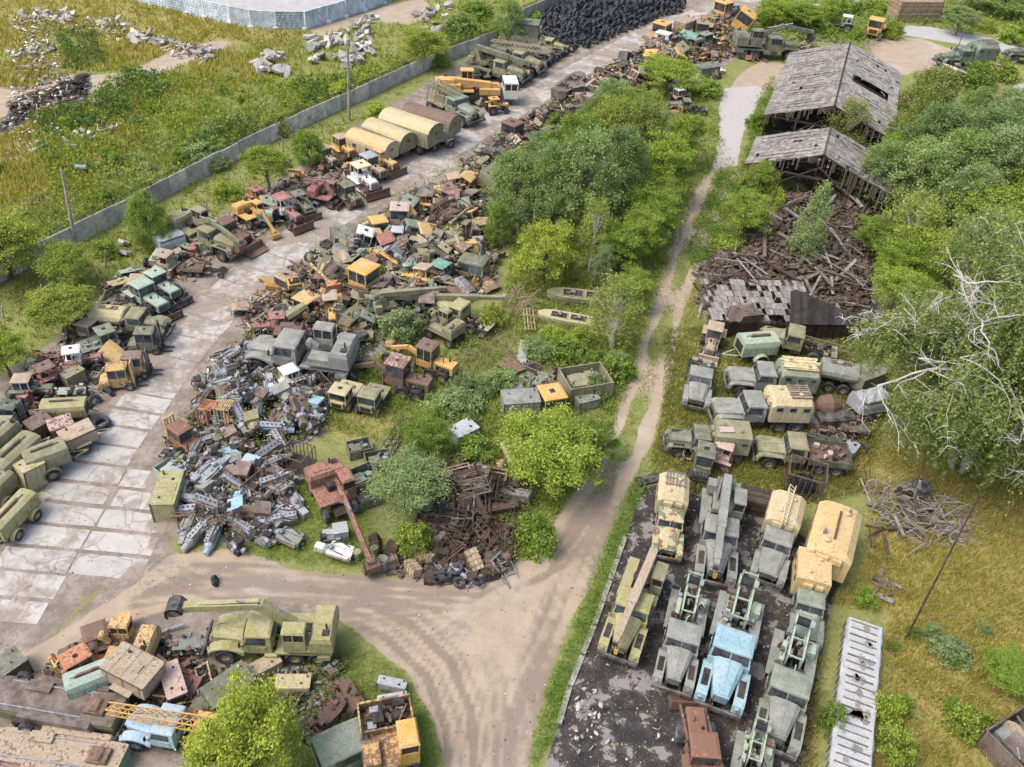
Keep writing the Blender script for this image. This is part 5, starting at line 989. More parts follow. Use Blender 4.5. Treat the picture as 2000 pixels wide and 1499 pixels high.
# ---------------- walls, poles ----------------
def concrete_wall(name,px,hh,label,c,panel=2.6,ribs=False,wire=False,blocks=False,cat='fence'):
    pts=[Vector((*p,0)) for p in gp(px)];r=thing(name,label,cat,tuple(pts[0]))
    o=pts[0];vs_=[]
    mbp=MB();mw=MB();mposts=[]
    for a,b in zip(pts[:-1],pts[1:]):
        L=(b-a).length;k=max(1,round(L/panel));d=(b-a)/L;nn=Vector((-d.y,d.x,0))
        for i in range(k):
            p=a+d*(L*i/k)-o;q=a+d*(L*(i+1)/k-.05)-o;jz=rng.uniform(-.06,.06);j2=nn*rng.uniform(-.04,.04)
            mb=MB();t_=.07;mb.hexa([p-nn*t_+j2,q-nn*t_+j2,q+nn*t_+j2,p+nn*t_+j2],[x+Vector((0,0,hh+jz)) for x in(p-nn*t_+j2,q-nn*t_+j2,q+nn*t_+j2,p+nn*t_+j2)],'concrete')
            if ribs:
                for zz in np.linspace(.25,hh-.35,6):
                    for m_ in range(5):
                        e=p+d*(L/k)*(m_+.5+.25*(int(zz*10)%2))/5.6;
                        for s_ in(-1,1):mb.hexa([e-d*.18+nn*s_*t_+Vector((0,0,zz)),e+d*.18+nn*s_*t_+Vector((0,0,zz)),e+d*.18+nn*s_*t_+Vector((0,0,zz+.2)),e-d*.18+nn*s_*t_+Vector((0,0,zz+.2))],[e-d*.1+nn*s_*(t_+.05)+Vector((0,0,zz+.05)),e+d*.1+nn*s_*(t_+.05)+Vector((0,0,zz+.05)),e+d*.1+nn*s_*(t_+.05)+Vector((0,0,zz+.15)),e-d*.1+nn*s_*(t_+.05)+Vector((0,0,zz+.15))],'concrete')
                mb.hexa([p-nn*.1+Vector((0,0,hh+.07)),q-nn*.1+Vector((0,0,hh+.07)),q+nn*.1+Vector((0,0,hh+.07)),p+nn*.1+Vector((0,0,hh+.07))],[p-nn*.1+Vector((0,0,hh+.15)),q-nn*.1+Vector((0,0,hh+.15)),q+nn*.1+Vector((0,0,hh+.15)),p+nn*.1+Vector((0,0,hh+.15))],'concrete')
            x=bpy.data.objects.new('panel',mb.mesh('panel'));C.objects.link(x);x.parent=r;x.color=c
            if ribs:
                mb=MB();mb.box(-.09,.09,-.09,.09,0,hh+.2,'concrete');
                if blocks:mb.box(-.45,.45,-.35,.35,0,.35,'concrete')
                x=bpy.data.objects.new('post',mesh_of('fpost%s'%hh,lambda z:(z.box(-.1,.1,-.12,.12,0,hh+.2,'concrete'),z.box(-.4,.4,-.3,.3,0,.35,'concrete')),'post'));C.objects.link(x);x.parent=r;x.color=(.8,.82,.84,0);x.location=p;x.rotation_euler=(0,0,math.atan2(d.y,d.x))
            if wire:
                for zz in(.12,.27,.42):mw.bar(p+Vector((0,0,hh+zz))+nn*.1,q+Vector((0,0,hh+zz))+nn*.1,.022,m='dark')
                w0=[p.lerp(q,f)+Vector((0,0,hh+.27+.2*math.sin(f*38)))+nn*(.1+.2*math.cos(f*38)) for f in np.linspace(0,1,17)];mw.tube(w0,.017,3,'dark');mw.bar(p+Vector((0,0,hh)),p+Vector((0,0,hh+.5)),.04,m='dark')
    if wire:x=bpy.data.objects.new('razor_wire',mw.mesh('razor_wire'));C.objects.link(x);x.parent=r
    return r
# ---------------- timber sheds ----------------
def shed(org,ax,L,half,zr,ze,label,seed,missing=.04,front=True,holes=()):
    q=random.Random(seed);r=thing('timber_shed',label,'shed',(org.x,org.y,0),math.atan2(ax.y,ax.x))
    for s in(-1,1):
        b=MB();nr_,nc=13,int(L/.75);sl=Vector((0,s*half,ze-zr))
        for i in range(nr_):
            for j in range(nc):
                if q.random()<missing or any(s==h[0] and h[1]<=j/nc<h[2] and h[3]<=i/nr_<h[4] for h in holes):continue
                x0=L*j/nc+q.uniform(-.03,.03);x1=L*(j+1)/nc+q.uniform(-.04,.05);k0=i/nr_;k1=(i+1)/nr_+.03;e=q.uniform(0,.05)
                sag=-.25*math.sin(math.pi*(i+.5)/nr_)*math.sin(j*.9+seed)*.5
                A=[Vector((x0,0,zr))+sl*k0,Vector((x1,0,zr))+sl*k0,Vector((x1+q.uniform(-.05,.05),0,zr))+sl*k1,Vector((x0+q.uniform(-.05,.05),0,zr))+sl*k1]
                up=Vector((0,0,1));A=[p+up*(e+sag+(.04 if kk<2 else 0)) for kk,p in enumerate(A)];b.hexa([p-up*.035 for p in A],A,'wood')
        for j in range(26):                                      # loose laths and strips of roofing felt
            x=q.uniform(0,L);k=q.uniform(.05,.9);p=Vector((x,0,zr+.1))+sl*k;e=p+Vector((q.uniform(-1.4,1.4),0,0))+sl*q.uniform(-.12,.12);b.bar(p+Vector((0,0,.04)),e+Vector((0,0,.06)),.1,.03,'wood')
        for j in range(int(L/.45)):
            x=.1+j*.45;k=1.0+q.uniform(-.02,.06);b.bar(Vector((x,0,zr-.09))+sl*.9,Vector((x+q.uniform(-.05,.05),0,zr-.1))+sl*k,.09,m='wood')
        o=bpy.data.objects.new('roof',b.mesh('roof'))
        C.objects.link(o);o.parent=r;o.color=(*[x*1.08 for x in COL['woodg']],0)
    b=MB()
    for j in range(int(L/3)+1):
        x=min(L,.15+j*3.)
        for s in(-1,1):
            b.bar((x,s*half*.97,0),(x,s*half*.97,ze-.1),.2,m='wood');b.bar((x,0,zr-.12),(x,s*half,ze-.12),.16,m='wood');b.bar((x,s*half*.5,0),(x,s*half*.5,(zr+ze)/2-.15),.18,m='wood')
            b.bar((x,s*half*.5,1.6),(x,0,(zr+ze)/2-.2),.12,m='wood')
        b.bar((x,-half,ze-.12),(x,half,ze-.12),.18,m='wood')
    for s in(-1,1):b.bar((0,s*half*.97,ze-.15),(L,s*half*.97,ze-.15),.18,m='wood')
    b.bar((0,0,zr-.1),(L,0,zr-.1),.2,m='wood');b.bar((-.2,0,zr+.1),(L+.1,0,zr+.1),.18,.12,'wood')
    o=bpy.data.objects.new('post_frame',b.mesh('post_frame'));C.objects.link(o);o.parent=r;o.color=(*COL['woodd'],0)
    b=MB()
    for j in range(60):                                          # boards left hanging on the open gable
        y=-half+2*half*j/60
        if q.random()<.45:continue
        zt=ze+(zr-ze)*(1-abs(y)/half)-.15;b.box(-.05,.0,y,y+.16,zt-q.uniform(.4,2.4 if y<0 else 1.2),zt,'wood')
    o=bpy.data.objects.new('gable_boards',b.mesh('gable_boards'));C.objects.link(o);o.parent=r;o.color=(*COL['wood'],0)
    b=MB()
    for s in(-1,1):
        for j in range(int(L/.22)):
            if q.random()<.15:continue
            x=j*.22;b.box(x,x+.19,s*half*.97-.02,s*half*.97+.02,q.uniform(0,.5),ze-q.uniform(.1,.9),'wood')
    for j in range(int(2*half/.22)):
        if q.random()<.2:continue
        y=-half+j*.22;b.box(L,L+.04,y,y+.19,0,ze+(zr-ze)*(1-abs(y)/half)-.2,'wood')
    o=bpy.data.objects.new('wall_boards',b.mesh('wall_boards'));C.objects.link(o);o.parent=r;o.color=(*COL['brown'],0)
    return r
def pole(kind,bx,by,tx,ty,r0_,c,label,mat='concrete',lamp=False,name=None,cat='pole'):
    a=at(bx,by);h=height(bx,by,ty);d=fw*F_+R_*(tx-1000)+D_*(ty-749.5);tt=(h-H)/d[2];e=O_+d*tt
    v=Vector((e[0]-a.x,e[1]-a.y,h))
    r=thing(name or kind,label,cat,tuple(a))
    b=MB();b.tube([(0,0,0),v*.5,v],r0_,8,mat,r0_*.6)
    if not lamp:
        o=bpy.data.objects.new('shaft',b.mesh('shaft'));C.objects.link(o);o.parent=r;o.color=c;return r
    o=bpy.data.objects.new('shaft',b.mesh('shaft'));C.objects.link(o);o.parent=r;o.color=c
    b=MB();b.tube([v,v+Vector((.5,-.1,.35)),v+Vector((1.6,-.3,.5))],.05,6,'dark');o=bpy.data.objects.new('lamp_arm',b.mesh('lamp_arm'));C.objects.link(o);o.parent=r
    b=MB();b.box(v.x+1.4,v.x+2.3,v.y-.5,v.y-.15,h+.42,h+.58,'metal');o=bpy.data.objects.new('lamp_head',b.mesh('lamp_head'));C.objects.link(o);o.parent=r
    return r
# ---------------- loose scrap ----------------
def scrap_mesh(kind,v):
    b=MB();q=random.Random(v*13+len(kind))
    if kind=='beam':
        L=q.uniform(1.6,3.4);b.box(-L/2,L/2,-.09,.09,-.02,.02,'paint');b.box(-L/2,L/2,-.02,.02,.02,.16,'paint');b.box(-L/2,L/2,-.09,.09,.16,.2,'paint')
    elif kind=='panel':
        L,w_=q.uniform(.9,1.9),q.uniform(.6,1.1);b.loft([[(x,-w_/2,z),(x,-w_*.2,z+.07),(x,w_*.25,z-.04),(x,w_/2,z+.05),(x,w_/2,z+.02),(x,w_*.25,z-.07),(x,-w_*.2,z+.04),(x,-w_/2,z-.03)] for x,z in((-L/2,0),(-L*.1,.12),(L*.25,.05),(L/2,.22))])
    elif kind=='frame':
        L=q.uniform(1.5,2.6);w_=.8;[b.bar((-L/2,s*w_/2,.1),(L/2,s*w_/2,.1),.09,.14) for s in(-1,1)];[b.bar((x,-w_/2,.1),(x,w_/2,.1),.08) for x in np.linspace(-L/2+.05,L/2-.05,4)]
    elif kind=='axle':
        b.cyl((0,-.85,0),(0,.85,0),.09,.09,8);b.cyl((0,-.25,0),(0,.25,0),.24,.24,10);[b.cyl((0,s*.75,0),(0,s*.85,0),.26,.26,12) for s in(-1,1)]
    elif kind=='pipe':
        L=q.uniform(1.5,3.);b.tube([(-L/2,0,0),(0,q.uniform(-.2,.2),.1),(L/2,0,0)],.07,8)
    elif kind=='box':
        b.box(-.5,.5,-.35,.35,0,.55,tx0=.06);b.box(-.4,.4,-.25,.25,.55,.6,'dark');b.cyl((.2,0,.6),(.2,0,.75),.1,.1,8)
    elif kind=='hood':
        b.loft([[(x,-w_,0),(x,-w_,h*.7),(x,-w_*.6,h),(x,w_*.6,h),(x,w_,h*.7),(x,w_,0),(x,w_-.05,0),(x,w_-.05,h*.65),(x,0,h*.9),(x,-w_+.05,h*.65),(x,-w_+.05,0)] for x,w_,h in((-.9,.75,.5),(0,.68,.48),(.9,.5,.4))])
    else:lumps(b,-.5,.5,-.4,.4,.05,.55,12,v*7+3,('paint','metal','rust','dark'))
    return b.mesh('piece')
SN=dict(beam=('scrap_girder','steel girder'),panel=('scrap_sheet_metal','bent metal sheet'),frame=('scrap_rack','steel rack'),axle=('scrap_axle','axle'),pipe=('scrap_pipe','steel pipe'),box=('scrap_box','machine box'),hood=('scrap_cowling','engine cowling'),lump=('scrap_machinery','lump of machinery'))
def heap(px,nn,where,hmax,kinds,cols,seed=1):
    poly=PX(px);A=np.array(poly);q=random.Random(seed);G=[tuple(at(*p)[:2]) for p in poly]
    gx=[g[0] for g in G];gy=[g[1] for g in G];k=0;tries=0
    while k<nn and tries<nn*20:
        tries+=1;x,y=q.uniform(min(gx),max(gx)),q.uniform(min(gy),max(gy))
        if not pip(np.array([x]),np.array([y]),G)[0]:continue
        de=segd(np.array([x]),np.array([y]),G+[G[0]])[0];z=min(1,de/3.5)*hmax*q.uniform(.1,1)+.1
        kd=q.choice(kinds);v=q.randrange(3);cc_=q.choice(cols)
        if ('scr',kd,v) not in CACHE:CACHE['scr',kd,v]=scrap_mesh(kd,v)
        o=bpy.data.objects.new(SN[kd][0],CACHE['scr',kd,v])
        C.objects.link(o);o.color=col(cc_+':'+str(round(q.uniform(.4,.9),2)));o.location=(x,y,z);o.rotation_euler=(q.gauss(0,.35),q.gauss(0,.3),q.uniform(0,6.28));s=q.uniform(.7,1.15);o.scale=(s,s,s)
        cn={'ylw':'yellow','olive':'olive','rust':'rusty brown','red':'red','grey':'grey','green':'grey green','brown':'brown','steel':'bare metal','dark':'dark','teal':'teal','gold':'faded yellow','dkolive':'dark olive','ltgreen':'pale green','white':'white','woodg':'grey','orange':'orange','tan':'tan'}.get(cc_,cc_)
        tag(o,f'{cn} {SN[kd][1]} lying {where}','scrap metal',f'{cn} {SN[kd][1]}s {where}');k+=1
# ---------------- the setting's standing things ----------------
concrete_wall('concrete_wall','-60,590 0,553 75,513 150,476 230,435 300,397 400,345 500,292 610,240 720,190 850,130 975,82',1.75,'long grey concrete panel wall topped with razor wire along the machinery row',(*[x*1.45 for x in COL['conc']],0),wire=True)
concrete_wall('concrete_wall','1010,52 1062,28 1130,-8',2.2,'short stretch of concrete wall behind the tyre pile',(*COL['conc'],0),wire=True)
concrete_wall('panel_fence','225,-25 262,4 330,20 400,36 450,47 490,55 540,58 597,58 640,45 675,34 712,22 750,8 800,-12',2.3,'pale blue grey ribbed concrete fence round the empty paved plot',(*[x*1.35 for x in lin('a9b4bd')],0),panel=3.6,ribs=True)
pole('lamp_post',148,478,120,330,.17,(*COL['conc'],0),'tall concrete lamp post with bent arm rising behind the wall at left',lamp=True,cat='lamp post')
pole('utility_pole',682,235,679,84,.17,(*COL['conc'],0),'straight concrete pole beside the wall above the yellow van trailers',cat='pole')
pole('thin_pole',1768,1250,1914,966,.06,(*COL['woodd'],0),'thin dark mast standing in dry grass right of the long covered stack','wood',cat='pole')
pole('thin_pole',1828,190,1880,70,.07,(*COL['woodd'],0),'thin dark mast beside the yellow overturned cabin near the green box trucks','wood',cat='pole')
pole('thin_pole',1847,470,1888,365,.05,(*COL['woodd'],0),'thin dark mast rising out of the light green trees at right','wood',cat='pole')
for bx,by,ty in((82,588,556),(6,622,598),(207,522,490),(263,490,461),(404,412,387),(682,262,243),(553,297,270),(838,170,150),(560,322,305)):
    pole('short_post',bx,by,bx-2,ty,.09,(*COL['conc'],0),'short concrete post of the broken inner fence line by the wall',cat='post')['group']='short posts of the inner fence line'
# tyre on a post
q=pole('short_post',1795,975,1797,940,.16,(*COL['conc'],0),'stubby post with a tyre hung over it by the big birch',cat='post')
# sheds
ax=Vector((.31,.951,0)).normalized()
shed(Vector((34.,98.6,0)),ax,25,7.2,5.5,3.,'far weathered timber shed with grey shingled roof and open hanging board gable',1,.008,holes=((-1,.44,.54,.08,.8),(1,.6,.63,.2,.35),(1,.3,.33,.5,.6)))
shed(Vector((29.6,84.6,0)),ax,7.6,7.2,5.5,2.9,'near weathered timber shed remnant with sagging grey roof above the collapsed planks',2,.03)
def planks(px,nn,where,hm,cols,seed,ln=(1.2,4.5),wmax=.22):
    poly=PX(px);G=[tuple(at(*p)[:2]) for p in poly];q=random.Random(seed);gx=[g[0] for g in G];gy=[g[1] for g in G];k=0
    for v in range(7):
        if ('pl',v) not in CACHE:
            b=MB();t_=random.Random(v);L=2.6;w_=[.1,.14,.18,.22,.3,.12,.2][v];hh=[.1,.05,.05,.12,.04,.12,.16][v];b.box(-L/2,L/2,-w_/2,w_/2,0,hh,'wood',tx0=t_.uniform(0,.1),tx1=t_.uniform(0,.2));CACHE['pl',v]=b.mesh('plank')
    while k<nn:
        x,y=q.uniform(min(gx),max(gx)),q.uniform(min(gy),max(gy))
        if not pip(np.array([x]),np.array([y]),G)[0]:continue
        de=segd(np.array([x]),np.array([y]),G+[G[0]])[0];z=.1+min(1,de/3)*hm*q.random()
        o=bpy.data.objects.new('timber_plank',CACHE['pl',q.randrange(7)]);C.objects.link(o);L=q.uniform(*ln)/2.6;o.scale=(L,q.uniform(.8,1.4),1);o.location=(x,y,z);o.rotation_euler=(q.gauss(0,.3),q.gauss(0,.22),q.uniform(0,6.28));o.color=(*COL[q.choice(cols)],0)
        tag(o,f'weathered timber plank lying {where}','plank',f'planks {where}');k+=1
planks('1370,520 1480,420 1500,380 1720,375 1715,470 1690,600 1600,620 1420,620 1365,600',255,'in the collapsed shed ruin',1.7,['woodg','woodg','wood','woodd','woodg','brown'],4)
planks('1690,960 1790,940 1850,1000 1880,1050 1780,1090 1700,1080',34,'in the brush pile beside the yellow box truck',.9,['woodg','wood','woodd'],5,(.8,2.4))
planks('1700,1130 1740,1125 1745,1165 1710,1175',12,'in the small timber pile right of the box trucks',.4,['woodg','wood'],6,(.8,1.8))
planks('1545,75 1620,70 1610,100 1560,110',24,'in the branch pile by the far truck',.6,['woodg','wood','woodd'],7,(1.2,3))
def brush(px,nn,where,hm,seed,c,name='brush_pile'):
    G=gp(px);q=random.Random(seed);gx=[g[0] for g in G];gy=[g[1] for g in G];b=MB();k=0
    while k<nn:
        x,y=q.uniform(min(gx),max(gx)),q.uniform(min(gy),max(gy))
        if not pip(np.array([x]),np.array([y]),G)[0]:continue
        a=q.gauss(.2,.9);L=q.uniform(.6,2.);e=q.gauss(.1,.25);p=Vector((x,y,q.uniform(.05,hm)));d=Vector((math.cos(a),math.sin(a),e))*L
        b.tube([p,p+d*.5+Vector((q.uniform(-.15,.15),q.uniform(-.15,.15),.1)),p+d],q.uniform(.018,.045),4,'wood',.01);k+=1
    o=bpy.data.objects.new(name,b.mesh(name));C.objects.link(o);o.color=(*c,0);o['kind']='stuff';o['label']=where;o['category']='brush'
brush('1680,950 1760,935 1830,990 1900,1030 1850,1080 1760,1060 1700,1040',260,'tangle of dry grey branches beside the yellow box truck',.9,1,COL['woodg'])
brush('970,580 1010,570 1050,600 1040,640 990,630',110,'dry brushwood by the olive boat hulls',.8,2,COL['tan'])
brush('880,690 960,640 1000,700 1010,760 900,740',90,'dry twigs lying in the grass behind the rusty grader',.3,3,COL['tan'])
brush('1600,80 1730,80 1720,105 1640,100',70,'far brushwood beside the shed roof',.5,4,COL['woodg'])
brush('1370,540 1480,420 1700,400 1700,600 1420,620',220,'broken laths strewn over the collapsed shed',1.4,5,COL['woodg'],'lath_debris')
# last standing corner of the ruin: dark gable wall with a strip of roof
a=at(1385,660);e=at(1692,665);d=(e-a);L=d.length;d.normalize();r=thing('shed_ruin','charred dark board gable of the collapsed shed behind the parked trucks','shed',tuple(a),math.atan2(d.y,d.x))
b=MB();q=random.Random(3)
for i in range(int(L/.2)):
    x=i*.2;b.box(x,x+.185,-.03+q.uniform(-.02,.02),.03,q.uniform(0,.1),1.6+q.uniform(-.1,.1),'wood')
o=bpy.data.objects.new('gable_wall',b.mesh('gable_wall'));C.objects.link(o);o.parent=r;o.color=(*[x*.5 for x in COL['brown']],0)
b=MB();ap=L*.50
for i in range(int(L*.6/.2)):
    x=L*.4+i*.2;zt=1.65+2.2*max(0,1-abs(x-ap)/(L*.5))
    if x>ap-.4:b.hexa([(x,-.15,1.6),(x+.185,-.15,1.6),(x+.185,.0,1.6),(x,.0,1.6)],[(x,.1+(zt-1.6)*.6,zt),(x+.185,.1+(zt-1.6)*.6,zt),(x+.185,.25+(zt-1.6)*.6,zt),(x,.25+(zt-1.6)*.6,zt)],'wood')
o=bpy.data.objects.new('gable_skirt',b.mesh('gable_skirt'));C.objects.link(o);o.parent=r;o.color=(.06,.055,.055,0)
b=MB()
for i in range(7):
    for j in range(28):
        if q.random()<.22:continue
        x=.3+j*.33+q.uniform(-.05,.05);y=1.2+i*.75;b.hexa([(x,y,.9+.1*i),(x+.31,y,.9+.1*i+q.uniform(-.1,.1)),(x+.31,y+.74,1.+.1*i),(x,y+.74,1.+.1*i)],[(x,y,.94+.1*i),(x+.31,y,.94+.1*i+.03),(x+.31,y+.74,1.04+.1*i),(x,y+.74,1.04+.1*i)],'wood')
o=bpy.data.objects.new('fallen_roof',b.mesh('fallen_roof'));C.objects.link(o);o.parent=r;o.color=(*COL['woodg'],0)
# kerb of the yard
b=MB();k=[Vector((*p,0)) for p in gp('1258,955 1235,1010 1205,1095 1160,1225 1112,1345 1090,1420 1060,1520')]
for p0,p1 in zip(k[:-1],k[1:]):
    n_=max(1,int((p1-p0).length/1.5))
    for i in range(n_):
        if rng.random()<.25:continue
        b.bar(p0.lerp(p1,i/n_)+Vector((0,0,.06)),p0.lerp(p1,(i+.93)/n_)+Vector((0,0,.06+rng.uniform(-.03,.03))),.28,.16,'concrete')
o=bpy.data.objects.new('kerb',b.mesh('kerb'));C.objects.link(o);o['kind']='structure';o.color=(*COL['conc'],0)
# rubble in the field
def rubble(px,nn,where,seed,smax=.9):
    G=gp(px);q=random.Random(seed);gx=[g[0] for g in G];gy=[g[1] for g in G];k=0
    for v in range(5):
        if ('rb',v) not in CACHE:
            b=MB();t_=random.Random(v+3);n_=t_.randint(5,7);pts=[(math.cos(i*6.28/n_)*t_.uniform(.6,1.),math.sin(i*6.28/n_)*t_.uniform(.4,.8)) for i in range(n_)];b.prism(pts,0,t_.uniform(.22,.5),'z','concrete');CACHE['rb',v]=b.mesh('chunk')
    while k<nn:
        x,y=q.uniform(min(gx),max(gx)),q.uniform(min(gy),max(gy))
        if not pip(np.array([x]),np.array([y]),G)[0]:continue
        o=bpy.data.objects.new('concrete_chunk',CACHE['rb',q.randrange(5)]);C.objects.link(o);s=q.uniform(.3,.8)*smax;o.scale=(s*q.uniform(.8,1.6),s,s);o.location=(x,y,q.uniform(.05,.6));o.rotation_euler=(q.gauss(0,.5),q.gauss(0,.5),q.uniform(0,6.28));v=q.uniform(1.0,1.5);o.color=(*[x_*v for x_ in COL['conc']],0)
        tag(o,f'broken pale concrete chunk {where}','rubble',f'concrete chunks {where}');k+=1
rubble('35,25 130,20 160,45 110,55 40,50',41,'in the far left rubble heap',1);rubble('190,40 245,40 250,65 190,60',16,'below the left end of the panel fence',2)
rubble('255,60 325,75 320,105 262,90',22,'by the footpath in the field',3,1.1);rubble('330,85 430,100 425,125 340,120',28,'beside the footpath under the fence',4,1.2)
rubble('500,110 560,110 560,150 505,150',22,'in the pale heap right of the footpath',5,1.5);rubble('590,75 720,60 730,110 700,140 610,125',54,'on the slope below the fence corner',6,1.5)
rubble('800,25 880,10 885,60 840,70',22,'on the slope near the end of the fence',7,1.3);rubble('680,40 735,35 735,80 690,85',22,'on the sandy bank',8,.9);rubble('15,105 100,85 110,125 30,150',32,'by the burnt patch',9,.7)
rubble('40,265 120,250 240,235 250,255 150,290 60,300',48,'in the white rubbish strip',10,.55);rubble('1120,1350 1170,1350 1200,1450 1120,1480',48,'on the black yard near the dirt track',11,.22)
rubble('215,478 255,470 250,500 220,500',3,'by the inner fence posts',12,1.)
